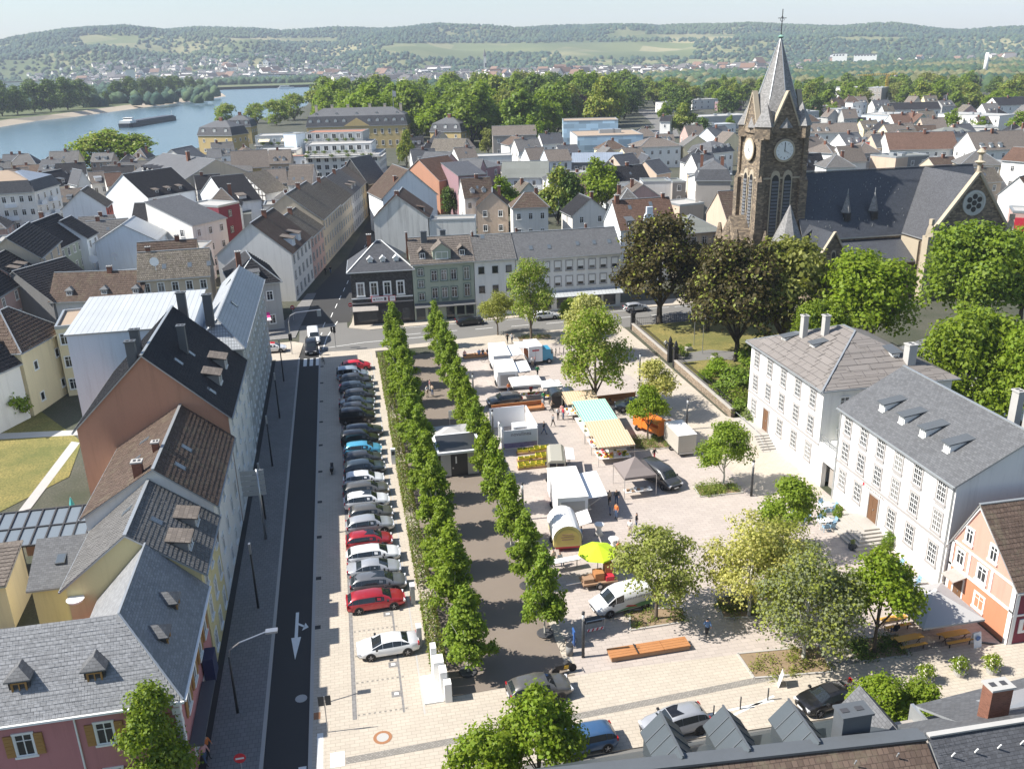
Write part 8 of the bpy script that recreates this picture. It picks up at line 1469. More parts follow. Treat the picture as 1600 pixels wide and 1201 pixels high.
def gazebo(label, x, y, ang, w, d, hleg, hpk, mat, valance=.25, name='market_tent', flatroof=False):
 t = thing(name, label, 'tent', (x, y, .1), ang); c = [(-w/2, 0, hleg), (w/2, 0, hleg), (w/2, d, hleg), (-w/2, d, hleg)]; p = (0, d/2, hpk); m = MB()
 if flatroof: m.slab([(-w/2, 0, hleg), (w/2, 0, hleg), (w/2, d, hpk), (-w/2, d, hpk)], .05)
 else:
  for i in range(4):
   a, b = Vector(c[i]), Vector(c[(i+1) % 4]); q = Vector(p); s_ = .45
   a2, b2 = a.lerp(q, s_), b.lerp(q, s_); a2.z -= .1; b2.z -= .1; m.poly([a, b, b2, a2]); m.poly([a2, b2, q])
 for i in range(4): a, b = c[i], c[(i+1) % 4]; m.poly([(a[0], a[1], a[2]-valance), (b[0], b[1], b[2]-valance), b, a])
 m.build('canopy', [mat], t)
 for q in c: MB().bar((q[0]*.98, q[1], 0), (q[0]*.98, q[1], hleg), .05).build('leg', ['steel'], t)
 return t
def stall_table(t, x0, y0, x1, y1, goods, n=14):
 MB().box(x0, y0, .72, x1, y1, .78).build('table', ['canvas_white'], t); m = MB()
 for k in range(n): a, b = R_.uniform(x0, x1-.3), R_.uniform(y0, y1-.3); m.box(a, b, .78, a+.3, b+.25, .78+R_.uniform(.08, .22), k % len(goods))
 tag(m.build('goods', goods, t), kind='stuff')
GOODS = ['plastic_yellow', 'leaf_mid', 'sign_red', 'beer_table', 'canvas_white']
t = gazebo('white market tent in front of two white trailers', 21.6, 104.7, -.02, 4., 3.4, 2.3, 3., 'canvas_white'); stall_table(t, -1.7, .3, 1.7, 1.1, GOODS, 22)
t = gazebo('pointed brown pavilion tent next to the grey van', 27., 76.2, .02, 3.4, 3.6, 2.3, 3.7, 'canvas_taupe'); stall_table(t, -1.6, -.2, 1.2, .6, ['canvas_white', 'steel', 'wood_grey'], 16)
for x, y, w_, d_, mt, lb in ((26.8, 96.8, 4., 3.2, 'stripe_orange', 'farthest orange striped stall roof near the dark hut'), (27.2, 90.2, 4.1, 6.4, 'stripe_green', 'green and white checked stall roof in the middle of the stall row'), (27., 87., 4.1, 3.1, 'stripe_orange', 'orange striped stall roof right after the green one'), (26.9, 83.8, 4.1, 3.1, 'stripe_orange', 'nearest orange striped stall roof beside the brown pavilion')):
 t = gazebo(lb, x, y, -.02, w_, d_, 2.3, 2.75, mt, .18, 'market_stall', True); KIDS[t.name][0].rotation_euler = (0, 0, 0); stall_table(t, -w_/2+.2, .3, w_/2-.3, d_-.5, GOODS, 40)
for x, y, lb in ((24.7, 101.6, 'dark round roofed market hut, left of its twin'), (26.3, 101.4, 'dark round roofed market hut with stone oven front')):
 t = thing('market_hut', lb, 'hut', (x, y, .1)); MB().box(-.7, 0, 0, .7, 1.6, 1.7).build('body', ['shop_black'], t); m = MB(); m.prism([(.85*math.cos(a*math.pi/8), 1.7+.6*math.sin(a*math.pi/8)) for a in range(9)], -.2, 1.7); m.build('roof', [simple('roof_glossy', (.03, .04, .05), .15)], t)
t = gazebo('small white tent beside the dark huts', 24.6, 103.6, 0, 2.6, 2.4, 2.2, 2.8, 'canvas_white'); stall_table(t, -1.2, .1, 1.2, .8, GOODS, 12)
t = thing('exhibition_booth', 'white panel booth with printed banner front', 'booth', (0, 0, .1))
for b in ((15.3, 97.4, 19.6, 97.5), (19.7, 91., 19.8, 97.4), (15.6, 90.9, 15.7, 93.2)): MB().box(b[0], b[1], 0, b[2], b[3], 2.5).build('panel', ['panel_white'], t)
def banner_mat():
 m, tt, b = nodes('banner_print'); p = pos(tt); sp = N(tt, 'SeparateXYZ'); tt.links.new(p, sp.inputs[0]); n = noise(tt, p, 1.6, 5); a = N(tt, 'Math', operation='MULTIPLY_ADD', i_Value_001=1.) if False else N(tt, 'Math', operation='ADD'); tt.links.new(sp.outputs[2], a.inputs[0]); tt.links.new(n, a.inputs[1])
 tt.links.new(ramp(tt, a.outputs[0], [(.0, (.25, .03, .10)), (.36, (.10, .10, .22)), (.46, (.5, .55, .62)), (.8, (.6, .66, .72))]), b.inputs['Base Color'])
 d = N(tt, 'Math', operation='MULTIPLY', i_Value_001=.4) if False else None
banner_mat(); bo = MB().box(15.75, 90.75, .1, 19.7, 90.82, 2.3); bo = bo.build('banner', ['panel_white'], t)
MB().box(15.8, 90.735, .15, 19.65, 90.745, .75).build('banner_image', [M('banner_city', (.24, .2, .32), .7, .6, 2.2, 5.)], t); MB().box(15.8, 90.735, .76, 19.65, 90.745, 2.25).build('banner_sky', [simple('banner_blue', (.52, .58, .64), .6)], t)
cu = bpy.data.curves.new('lettering', 'FONT'); cu.body = 'novulinea'; cu.size = .62; cu.extrude = .006; cu.materials.append(simple('ink_grey', (.12, .12, .14), .6)); lo = link('lettering', cu, t, (16.6, 90.72, 1.6)); lo.rotation_euler = (math.pi/2, 0, 0); bpy.context.view_layer.update(); lm = bpy.data.meshes.new_from_object(lo.evaluated_get(bpy.context.evaluated_depsgraph_get())); bpy.data.objects.remove(lo); link('lettering', lm, t, (16.6, 90.72, 1.6)).rotation_euler = (math.pi/2, 0, 0)
t = thing('display_cube', 'white display cube with grey screen inside the booth', 'display', (18.2, 93., .1)); MB().box(-.8, 0, 0, .8, 1.4, 1.7).build('cube', ['panel_white'], t); MB().box(-.62, -.03, .75, .62, -.002, 1.6).build('screen', ['canvas_grey'], t)
t = thing('beach_flag', 'white curved advertising flag left of the booth', 'flag', (15.4, 91.6, .1)); MB().tube([(0, 0, 0), (0, 0, 2.6), (.3, 0, 3.2)], .03, 6).build('pole', ['steel'], t); MB().box(0, -.01, .6, .55, .01, 2.9).build('cloth', ['canvas_white'], t)
t = thing('kiosk', 'dark steel kiosk with white edged flat roof and grey wall panels in the alley', 'kiosk', (0, 0, .1)); MB().box(8., 85.4, 0, 12.1, 89.4, 2.8).build('body', ['anthracite'], t); MB().box(7.6, 84.9, 2.8, 12.5, 89.9, 3.05).build('roof', ['panel_white'], t); MB().box(7.9, 85.2, 3.05, 12.2, 89.6, 3.07).build('roof_sheet', ['anthracite'], t)
for b in ((8.05, 9.1), (10.9, 12.05)): MB().box(b[0], 85.34, .1, b[1], 85.4, 2.6).build('wall_panel', ['wall_grey'], t)
MB().box(9.6, 85.35, 1.5, 9.75, 85.4, 2.3).build('door_sign', ['panel_white'], t); MB().box(9.25, 85.36, .9, 9.4, 85.4, 1.05).build('handle', ['steel'], t)
gazebo('grey transparent tent roof behind the kiosk', 9.9, 90.4, 0, 4.6, 3.6, 2.3, 2.9, 'canvas_grey')
t = thing('flip_chart', 'white board on legs in the alley', 'board', (11.2, 99.2, .1)); MB().box(-.6, 0, .9, .6, .05, 2.0).build('board', ['panel_white'], t)
for x in (-.5, .5): MB().bar((x, .02, 0), (x, .02, .9), .04).build('leg', ['steel'], t)
k = 0; cm = MB(); cm.box(-.3, -.2, 0, .3, .2, .04)
for b in ((-.3, -.2, .3, -.17), (-.3, .17, .3, .2), (-.3, -.17, -.27, .17), (.27, -.17, .3, .17)): cm.box(b[0], b[1], .04, b[2], b[3], .3)
cme = cm.mesh('crate', ['plastic_yellow'], False, False); rng = np.random.default_rng(3); pp = rng.uniform((-.26, -.16, .12), (.26, .16, .34), (40, 3)); oo = rng.normal(size=(40, 3))*.4+np.array([0, 0, 1]); oo /= np.linalg.norm(oo, axis=1)[:, None]; v_, q_ = leaf_cloud(rng, pp, oo, .16); gme = np_mesh('greens', v_, q_, ['leaf_fresh'])
for r in range(6):
 for c in range(6):
  if R_.random() < .12: continue
  x, y = 16.7+c*.66+r*.16+R_.uniform(-.06, .06), 85.4+r*.95+R_.uniform(-.1, .1); st_ = r % 2
  t = tag(link('produce_crate', cme, None, (x, y, .1+(.0 if st_ else .25)), R_.uniform(-.12, .12)), 'yellow crate of green plants in the display before the booth', 'crate', 'yellow crates before the booth'); link('greens', gme, t)
  if not st_: pass
t = thing('crate_rack', 'low wooden steps carrying the yellow crates', 'rack', (0, 0, .1))
for r in (0, 2, 4): MB().box(16.3+r*.16, 85.1+r*.95, 0, 20.5+r*.16, 85.75+r*.95, .25).build('step', ['wood_grey'], t)
t = thing('vintage_van', 'old beige corrugated van parked beside the yellow crates', 'van', (19.6, 81., .1), -.2); m = MB(); m.prism([(-.95, .4), (.95, .4), (.97, 1.4), (.9, 2.1), (.6, 2.3), (-.6, 2.3), (-.9, 2.1), (-.97, 1.4)], .8, 5.); m.build('body', ['paint_creamgrey'], t)
m = MB(); m.prism([(-.85, .35), (.85, .35), (.85, 1.15), (.6, 1.3), (-.6, 1.3), (-.85, 1.15)], -.1, .8); m.build('bonnet', ['paint_creamgrey'], t); MB().box(-.75, .76, 1.4, .75, .795, 2.0).build('windscreen', ['car_glass'], t); m = MB()
for k in range(14): m.box(-.985, 1.1+k*.27, .5, -.96, 1.2+k*.27, 1.9); m.box(.96, 1.1+k*.27, .5, .985, 1.2+k*.27, 1.9)
m.build('ribs', ['paint_creamgrey'], t); MB().box(-.03, .75, 1.4, .03, .8, 2.).build('screen_post', ['paint_creamgrey'], t)
for s in (-1, 1): wheel(t, s*.85, .4, .34); wheel(t, s*.9, 4.1, .34); d = MB(); d.lathe([(.14, 0), (.12, .08)], 10); d.v = [(a, -c, b) for a, b, c in d.v]; d.build('headlight', ['lamp_clear'], t, False, False, (s*.62, -.1, .85))
MB().slab([(1., 1.4, 2.2), (1.9, 1.4, 2.1), (1.9, 4.4, 2.1), (1., 4.4, 2.2)], .04).build('side_flap', ['panel_white'], t)
t = thing('barrel_wagon', 'round roofed sales wagon with yellow end wall and lettering', 'wagon', (17.3, 67.6, .1), -.1); arc_ = [(1.25*math.cos(a*math.pi/10), 1.35+1.25*math.sin(a*math.pi/10)) for a in range(11)]; m = MB(); m.prism([(1.25, .55)]+arc_+[(-1.25, .55)], .1, 3.8); m.build('body', [M('wagon_cream', (.58, .50, .20), .6, .15, 1.2, 6.)], t)
m = MB(); a2 = [(1.34*math.cos(a*math.pi/10), 1.35+1.34*math.sin(a*math.pi/10)) for a in range(11)]
for i in range(10): m.slab([(a2[i][0], 0, a2[i][1]), (a2[i+1][0], 0, a2[i+1][1]), (a2[i+1][0], 3.9, a2[i+1][1]), (a2[i][0], 3.9, a2[i][1])], .05)
m.build('roof', ['canvas_white'], t); m = MB(); m.prism([(1.05, .75)]+[(1.05*math.cos(a*math.pi/10), 1.3+1.0*math.sin(a*math.pi/10)) for a in range(11)]+[(-1.05, .75)], .03, .1); m.build('end_wall', [simple('wagon_yellow', (.55, .44, .13), .6)], t); m = MB()
for z, a in ((1.75, .5), (1.5, .6), (1.25, .55)): m.box(-a, .01, z, a, .03, z+.1)
tag(m.build('lettering', ['wood_grey'], t), kind='stuff'); MB().slab([(1.2, .8, 2.2), (2.3, .8, 2.5), (2.3, 3.2, 2.5), (1.2, 3.2, 2.2)], .05).build('flap', ['canvas_white'], t); MB().box(-1.1, .15, .35, 1.1, 3.7, .55).build('chassis', ['sign_red'], t)
for s in (-1, 1): wheel(t, s*1.1, 1.9, .32)
t = thing('market_parasol', 'lime green market parasol over the coffee cart', 'parasol', (18.9, 63.6, .1)); MB().tube([(0, 0, 0), (0, 0, 2.9)], .035, 6).build('pole', ['steel'], t); m = MB(); m.lathe([(1.75, 2.1), (1.7, 2.2), (.05, 2.9)], 8); m.build('canopy', ['lime'], t)
t = thing('coffee_cart', 'small coffee trailer with wooden boxes and red cool box', 'cart', (18.6, 61.9, .1), .03); MB().box(-1.6, -.6, .45, 1.4, .8, .6).build('bed', ['wood_grey'], t)
for b, mt in (((-1.5, -.4, .6, -.6, .5, .95), 'wood_grey'), ((-.5, -.3, .6, .3, .6, 1.3), 'wood_bench'), ((.4, -.5, .6, 1.1, .1, 1.), 'sign_red'), ((.5, .1, .6, 1.2, .75, 1.8), 'wood_bench')): MB().box(*b[:3], *b[3:]).build('box', [mt], t)
wheel(t, -.2, -.62, .32); wheel(t, -.2, .82, .32); MB().bar((-1.6, .1, .5), (-2.9, .1, .45), .08).build('drawbar', ['steel'], t)
t = thing('bar_counter', 'long white counter table left of the lime parasol', 'counter', (16.3, 64.6, .1), .1); MB().box(-1.3, 0, .9, 1.4, .7, .98).build('top', ['canvas_white'], t); 
for x in (-1.1, 1.2): MB().bar((x, .35, 0), (x, .35, .9), .08).build('leg', ['steel'], t)
for x, y, lb in ((20.9, 70., 'tall bar table with white stretch cover, left of two'), (21.4, 67.2, 'tall bar table with white stretch cover nearer the lime parasol')):
 t = thing('bar_table', lb, 'bar table', (x, y, .1)); MB().lathe([(.42, 0), (.2, .5), (.22, .7), (.45, 1.08)], 14).build('cover', ['canvas_white'], t, True); MB().lathe([(.46, 1.08), (.46, 1.12)], 16).build('top', ['canvas_white'], t)
t = thing('side_table', 'table with display boards right of the bar tables', 'table', (22.3, 64.8, .1)); MB().box(-1., -.4, .72, 1., .4, .78).build('top', ['canvas_white'], t); 
for x in (-.9, .9): MB().bar((x, 0, 0), (x, 0, .72), .06).build('leg', ['steel'], t)
t = thing('tarpaulin_trailer', 'grey tarpaulin box trailer behind the orange truck', 'trailer', (35., 84., .1), .02); MB().box(-1.05, 0, .55, 1.05, 4.2, 2.6).build('cover', ['tarp_grey'], t); MB().box(-1.08, -.03, 2.6, 1.08, 4.23, 2.66).build('roof', ['canvas_white'], t); MB().box(-1., .05, .4, 1., 4.15, .55).build('chassis', ['anthracite'], t)
for s in (-1, 1): wheel(t, s*.95, 2.1, .3)
MB().box(-.9, -.05, .42, .9, -.02, .54).build('tail_bar', ['steel'], t)
t = thing('municipal_truck', 'orange tipper truck parked by the young tree', 'truck', (34.2, 89.2, .1), .35); MB().box(-.95, 0, .75, .95, 2.8, 1.5).build('tipper', ['paint_orange'], t); MB().prism([(-.9, .5), (.9, .5), (.9, 1.5), (.75, 2.2), (-.75, 2.2), (-.9, 1.5)], 2.9, 4.5).build('cab', ['paint_orange'], t); MB().box(-.7, 4.5, 1.45, .7, 4.53, 2.1).build('windscreen', ['car_glass'], t); MB().box(-.9, -.2, .6, .9, .0, 2.3).build('loading_crane', ['paint_orange'], t); MB().slab([(-.95, .1, 1.9), (.95, .1, 1.9), (.95, 2.7, 1.95), (-.95, 2.7, 1.95)], .05).build('cover', ['paint_orange'], t)
for s in (-1, 1): wheel(t, s*.85, .7, .36); wheel(t, s*.85, 3.7, .36)
def bicycle(label, x, y, ang, lean=.1, frame='anthracite'):
 t = thing('bicycle', label, 'bicycle', (x, y, .1), ang)
 for xx in (-.52, .52): w_ = MB(); w_.tube([(xx+.33*math.cos(a*.449), 0, .34+.33*math.sin(a*.449)) for a in range(15)], .02, 5); w_.build('wheel', ['tyre'], t)
 m = MB(); P_ = dict(b=(-.08, 0, .3), r=(-.52, 0, .34), f=(.52, 0, .34), s=(-.2, 0, .85), h=(.4, 0, .9))
 for a, b in (('b', 'r'), ('b', 's'), ('s', 'r'), ('s', 'h'), ('b', 'h'), ('h', 'f')): m.bar(P_[a], P_[b], .04)
 m.build('frame', [frame], t); MB().box(-.32, -.07, .88, -.08, .07, .94).build('saddle', ['trim_black'], t); m = MB(); m.bar((.4, 0, .9), (.38, 0, 1.05), .03); m.bar((.38, -.28, 1.05), (.38, .28, 1.05), .03); m.build('handlebar', ['steel'], t); return t
bicycle('dark bicycle leaning near the front litter bin', 13.9, 54.3, .4); bicycle('bicycle standing before the bench by the street', 19.0, 121.8, .1); bicycle('bicycle beside another before the street bench', 20.2, 122., .3)
for k in range(6): tag(bicycle('bicycle in the rack behind the blue truck cab', 29.+k*.6, 122.5+R_.uniform(-.2, .2), 1.4+R_.uniform(-.2, .2)), group='bicycles in the rack')
bicycle('bicycle ridden by a person at the crossing', -4.5, 127.6, 1.9)
t = thing('motorcycle', 'black and yellow motorcycle at the end of the alley', 'motorcycle', (12.9, 51.6, .1), .1)
for xx in (-.65, .65): w_ = MB(); w_.lathe([(.18, -.06), (.3, -.06), (.3, .06), (.18, .06)], 14); w_.v = [(a+xx, c, b+.3) for a, b, c in w_.v]; w_.build('wheel', ['tyre'], t, False, False)
MB().prism([(-.6, .5), (-.2, .35), (.3, .35), (.6, .8), (.25, .95), (-.05, .78), (-.75, .82)], -.14, .14).build('body', ['trim_black'], t); MB().prism([(-.1, .45), (.25, .45), (.3, .7), (.0, .72)], -.17, .17).build('tank', [simple('moto_yellow', (.7, .42, .02), .35)], t); MB().bar((.45, -.32, 1.02), (.45, .32, 1.02), .04).build('handlebar', ['steel'], t); MB().bar((.42, 0, .95), (.68, 0, .3), .05).build('fork', ['steel'], t)
t = thing('scooter', 'dark scooter standing in the shade behind the parked cars', 'scooter', (-3.4, 89.5, .1), 1.5); MB().prism([(-.6, .35), (.3, .25), (.55, .9), (.4, 1.), (.2, .45), (-.1, .45), (-.2, .8), (-.7, .8)], -.16, .16).build('body', ['trim_black'], t)
for xx in (-.5, .55): w_ = MB(); w_.lathe([(.1, -.05), (.22, -.05), (.22, .05), (.1, .05)], 12); w_.v = [(a+xx, c, b+.22) for a, b, c in w_.v]; w_.build('wheel', ['tyre'], t, False, False)
t = thing('litter_bin', 'round grey litter bin beside the front column lamp', 'bin', (13.8, 54.6-1.1, .1)); MB().lathe([(.26, 0), (.28, .85), (.22, .86), (.22, .7)], 14).build('drum', ['wall_dgrey'], t, True); MB().lathe([(.28, .85), (.26, .92)], 14).build('rim', ['anthracite'], t)
t = thing('barrier_board', 'red and white barrier frame with dark cover near the van', 'barrier', (16.4, 55.6, .1), .1); m = MB(); m.box(-.7, 0, .25, .7, .03, .5, 0)
for k in range(4): m.poly([(-.7+k*.36, -.006, .25), (-.55+k*.36, -.006, .25), (-.42+k*.36, -.006, .5), (-.57+k*.36, -.006, .5)], 1)
m.build('board', ['paint_white', 'sign_red'], t); m = MB(); m.tube([(-.75, 0, 0), (-.75, 0, 1.2), (.75, 0, 1.2), (.75, 0, 0)], .03, 6); m.build('frame', ['steel'], t); MB().box(-.8, .1, .9, .6, .8, 1.).build('cover', ['trim_black'], t)
tag(MB().box(-.05, -.3, .2, .05, .3, 1.5).build('blue_stele', [simple('stele_blue', (.04, .12, .36), .5)], None, False, True, (14.35, 54.4, .1)), 'blue advertising stele behind the front column lamp', 'stele')
def a_board(label, x, y, ang, mat='panel_white', face=None):
 t = thing('pavement_board', label, 'pavement sign', (x, y, .1), ang)
 for s in (-1, 1): MB().slab([(-.35, s*.3, 0), (.35, s*.3, 0), (.35, s*.04, 1.15), (-.35, s*.04, 1.15)], .03).build('leaf', [mat], t)
 return t
a_board('white pavement board on the front paving band', 27.5, 46.9, 1.2); t = a_board('pavement board with blue round emblem beside the salmon inn', 43.4, 47.9, .1); d = MB(); d.lathe([(.2, 0), (.2, .02)], 14); d.v = [(a, -.2-c, b+.75) for a, b, c in d.v]; d.build('emblem', [simple('emblem_blue', (.03, .12, .35), .5)], t)
t = thing('square_parasol', 'large grey square parasol at the salmon inn', 'parasol', (41.2, 50.2, .1)); MB().tube([(0, 0, 0), (0, 0, 3.5)], .06, 8).build('pole', ['steel'], t); c = [(-2.5, -2.5, 2.35), (2.5, -2.5, 2.35), (2.5, 2.5, 2.35), (-2.5, 2.5, 2.35)]; m = MB()
for i in range(4): a, b = c[i], c[(i+1) % 4]; m.poly([a, b, (0, 0, 3.6)]); m.poly([(a[0], a[1], 2.2), (b[0], b[1], 2.2), b, a])
m.build('canopy', ['canvas_grey'], t); MB().lathe([(.16, 3.55), (.12, 3.68)], 10).build('cap', ['canvas_white'], t)
def beer_set(label, x, y, ang):
 t = thing('beer_table', label, 'table', (x, y, .1), ang); MB().box(-1.1, -.25, .72, 1.1, .25, .77).build('top', ['beer_table'], t)
 for s in (-1, 1): MB().bar((s*.85, -.2, 0), (s*.85, .2, .72), .04).build('leg', ['black_iron'], t); MB().bar((s*.85, .2, 0), (s*.85, -.2, .72), .04).build('leg', ['black_iron'], t)
 for s, w_ in ((-1, 'front'), (1, 'rear')):
  b = thing('beer_bench', 'narrow %s bench of the %s' % (w_, label), 'bench', (x-math.sin(ang)*s*.55, y+math.cos(ang)*s*.55, .1), ang); MB().box(-1.1, -.13, .44, 1.1, .13, .48).build('seat', ['beer_table'], b); MB().bar((-.85, 0, 0), (-.85, 0, .44), .06).build('leg', ['black_iron'], b); MB().bar((.85, 0, 0), (.85, 0, .44), .06).build('leg', ['black_iron'], b)
beer_set('orange beer table left below the grey parasol', 38.6, 48.9, .05); beer_set('orange beer table nearest the salmon house', 42.2, 48.6, .05); beer_set('orange beer table in the shade under the parasol', 41.6, 50.9, .05); beer_set('orange beer table left behind under the parasol', 38.9, 51.3, .05)
def chair(label, x, y, ang, mat='chair_blue'):
 t = thing('garden_chair', label, 'chair', (x, y, .1), ang, 'blue garden chairs of the inn'); MB().box(-.24, -.22, .42, .24, .24, .46).build('seat', [mat], t); MB().slab([(-.24, .22, .46), (.24, .22, .46), (.22, .32, .9), (-.22, .32, .9)], .03).build('backrest', [mat], t)
 for a in (-1, 1):
  for b in (-.18, .2): MB().bar((a*.21, b, 0), (a*.21, b, .42), .04).build('leg', [mat], t)
  MB().bar((a*.25, -.2, .64), (a*.25, .24, .66), .05).build('armrest', [mat], t)
for x, y, nm in ((41.6, 66.5, 'left of the broad steps'), (43.2, 69.2, 'beside the wall left of the broad steps'), (43.2, 58.6, 'right of the broad steps'), (43.0, 55.9, 'near the salmon house'), (39.9, 68.2, 'under the dense green tree')):
 t = thing('garden_table', 'white garden table %s' % nm, 'table', (x, y, .1)); MB().box(-.65, -.4, .7, .65, .4, .74).build('top', ['panel_white'], t)
 for a in (-1, 1):
  for b in (-1, 1): MB().bar((a*.55, b*.32, 0), (a*.55, b*.32, .7), .05).build('leg', ['panel_white'], t)
 for dx, dy, an, sd in ((-.3, -.75, math.pi, 'front'), (.35, -.75, math.pi, 'front right'), (.1, .75, 0, 'rear'), (.95, 0, -1.57, 'right')): chair('blue chair, %s side of white table %s' % (sd, nm), x+dx, y+dy, an)
for x, y, lb in ((43.4, 67.2, 'potted shrub at the foot of the inn wall'), (45., 61.6, 'climbing plant on a trellis right of the broad steps')): tree('shrub', 'potted_plant', lb, x, y, 1.7, sx=.5, cat='plant')
for x, y in ((42.1, 67.4), (42.0, 62.3)): t = thing('step_planter', 'dark planter box at the %s corner of the broad steps' % ('left' if y > 65 else 'right'), 'planter', (x, y, .1)); MB().box(-.25, -.25, 0, .25, .25, .55).build('box', ['plastic_dark'], t); o = link('plant', PROTO['fbush'][0], t, (0, 0, .5)); o.scale = (.35, .35, .4)
for x, y, lb in ((36.9, 43.6, 'flowering planter bush, left of three on the front pavement'), (39.8, 43.9, 'flowering planter bush, middle of three on the front pavement'), (43.0, 44.2, 'flowering planter bush, right of three on the front pavement')):
 x, y = {36.9: G(1446, 1068), 39.8: G(1498, 1056), 43.0: G(1549, 1052)}[x]; t = thing('flower_planter', lb, 'planter', (x, y, .1)); MB().lathe([(.35, 0), (.42, .35)], 12).build('pot', ['concrete'], t); o = link('plant', PROTO['fbush'][0], t, (0, 0, .05)); o.scale = (1.05, 1.05, 1.2)
x, y = G(240, 192, WZ); a = G(272, 187, WZ); b = G(194, 200, WZ); L = math.dist(a, b); t = thing('cargo_barge', 'long dark cargo barge with white wheelhouse on the river', 'barge', ((a[0]+b[0])/2, (a[1]+b[1])/2, WZ), math.atan2(a[1]-b[1], a[0]-b[0])); h = L/2; W = 5.5
m = MB(); o = [(-h, -W*.8), (-h+4, -W), (h-8, -W), (h, -1.5), (h, 1.5), (h-8, W), (-h+4, W), (-h, W*.8)]; m.slab([(p[0], p[1], 3.2) for p in o], 4.5); m.build('hull', [simple('hull_black', (.015, .02, .03), .5)], t)
MB().box(-h+16, -W+1.2, 3.2, h-9, W-1.2, 4.5).build('hatch_cover', [simple('hatch_dark', (.07, .08, .10), .6)], t); MB().box(-h+2.5, -W+1, 3.2, -h+13, W-1, 5.2).build('deckhouse', ['far_white'], t); MB().box(-h+8, -W+1.8, 5.2, -h+12, W-1.8, 7.4).build('wheelhouse', ['far_white'], t); MB().box(-h+7.95, -W+2, 6.2, -h+12.05, W-2, 7.0).build('windows', ['far_pane'], t); MB().tube([(h-3, 0, 3.2), (h-3, 0, 8)], .15).build('mast', ['far_white'], t)
x, y = G(447, 138.6, WZ); t = thing('ferry', 'small white passenger ship at the far shore', 'ship', (x, y, WZ), .1); MB().slab([(-14, -3, 2.5), (10, -3, 2.5), (15, 0, 2.5), (10, 3, 2.5), (-14, 3, 2.5)], 3.5).build('hull', ['far_white'], t); MB().box(-11, -2.5, 2.5, 6, 2.5, 5.2).build('cabin', ['far_white'], t); MB().box(-10.5, -2.55, 3.3, 5.5, -2.5, 4.4).build('windows', ['far_pane'], t)
# people: one skinned figure per pose
def figure(key, J, E, R):
 """J joints, E bones, R radii -> smooth continuous body; slots: shirt, trousers, skin, hair, shoes by region"""
 me = bpy.data.meshes.new('body'); names = list(J); me.from_pydata([J[n] for n in names], [(names.index(a), names.index(b)) for a, b in E], []); o = bpy.data.objects.new('figure_'+key, me); col.objects.link(o)
 md = o.modifiers.new('skin', 'SKIN'); sv = me.skin_vertices[0].data
 for i, n in enumerate(names): r = R[n]; sv[i].radius = r if isinstance(r, tuple) else (r, r); sv[i].use_root = (n == 'pelvis')
 sb = o.modifiers.new('sub', 'SUBSURF'); sb.levels = 1; sb.render_levels = 1
 ev = o.evaluated_get(bpy.context.evaluated_depsgraph_get()); out = bpy.data.meshes.new_from_object(ev); bpy.data.objects.remove(o); out.name = 'body'
 zp = J['pelvis'][2]; zn = J['neck'][2]; hd = Vector(J['head']); 
 for m in ('cloth_a', 'cloth_b', 'skin', 'hair', 'shoe'): out.materials.append(MATS[m])
 for p in out.polygons:
  c = p.center; k = 0
  d = min(((c-Vector(J[n])).length/(R[n] if not isinstance(R[n], tuple) else max(R[n])), n) for n in names)[1]
  if c.z > zn-.02: k = 3 if (c.z > hd.z+.0 and c.y > hd.y-.06) or c.z > hd.z+.09 else 2
  elif d in ('hl', 'hr', 'el2', 'er2'): k = 2
  elif d in ('fl', 'fr', 'tl', 'tr'): k = 4
  elif d in ('kl', 'kr', 'pelvis', 'ql', 'qr'): k = 1
  p.material_index = k; p.use_smooth = True
 return out
simple('cloth_a', (.3, .3, .3), .9); simple('cloth_b', (.06, .07, .1), .9); simple('skin', (.50, .30, .21), .6); simple('hair', (.06, .04, .03), .7); simple('shoe', (.03, .03, .03), .6)
for k, c in dict(white=(.7, .69, .67), black=(.02, .02, .022), green=(.04, .30, .10), orange=(.6, .18, .05), red=(.45, .04, .06), blue=(.12, .22, .40), denim=(.07, .11, .20), beige=(.45, .36, .27), grey=(.22, .22, .23), pink=(.6, .32, .30), khaki=(.22, .19, .13)).items(): simple('cl_'+k, c, .9)
RAD = dict(pelvis=(.15, .12), waist=(.14, .11), chest=(.17, .12), neck=.055, head=(.085, .1), crown=(.07, .085), sl=.07, sr=.07, el=.048, er=.048, el2=.04, er2=.04, hl=.035, hr=.035, ql=.09, qr=.09, kl=.062, kr=.062, fl=.045, fr=.045, tl=.04, tr=.04)
ED = [('pelvis', 'waist'), ('waist', 'chest'), ('chest', 'neck'), ('neck', 'head'), ('head', 'crown'), ('chest', 'sl'), ('chest', 'sr'), ('sl', 'el'), ('sr', 'er'), ('el', 'el2'), ('er', 'er2'), ('el2', 'hl'), ('er2', 'hr'), ('pelvis', 'ql'), ('pelvis', 'qr'), ('ql', 'kl'), ('qr', 'kr'), ('kl', 'fl'), ('kr', 'fr'), ('fl', 'tl'), ('fr', 'tr')]
ST = dict(pelvis=(0, 0, .95), waist=(0, 0, 1.12), chest=(0, .01, 1.34), neck=(0, 0, 1.5), head=(0, -.02, 1.62), crown=(0, 0, 1.7), sl=(-.18, 0, 1.42), sr=(.18, 0, 1.42), el=(-.24, .02, 1.15), er=(.24, .02, 1.15), el2=(-.24, -.06, .97), er2=(.24, -.08, .97), hl=(-.23, -.1, .86), hr=(.23, -.12, .86), ql=(-.09, 0, .86), qr=(.09, 0, .86), kl=(-.1, -.02, .5), kr=(.1, -.02, .5), fl=(-.1, .02, .08), fr=(.1, .02, .08), tl=(-.12, -.14, .04), tr=(.12, -.14, .04))
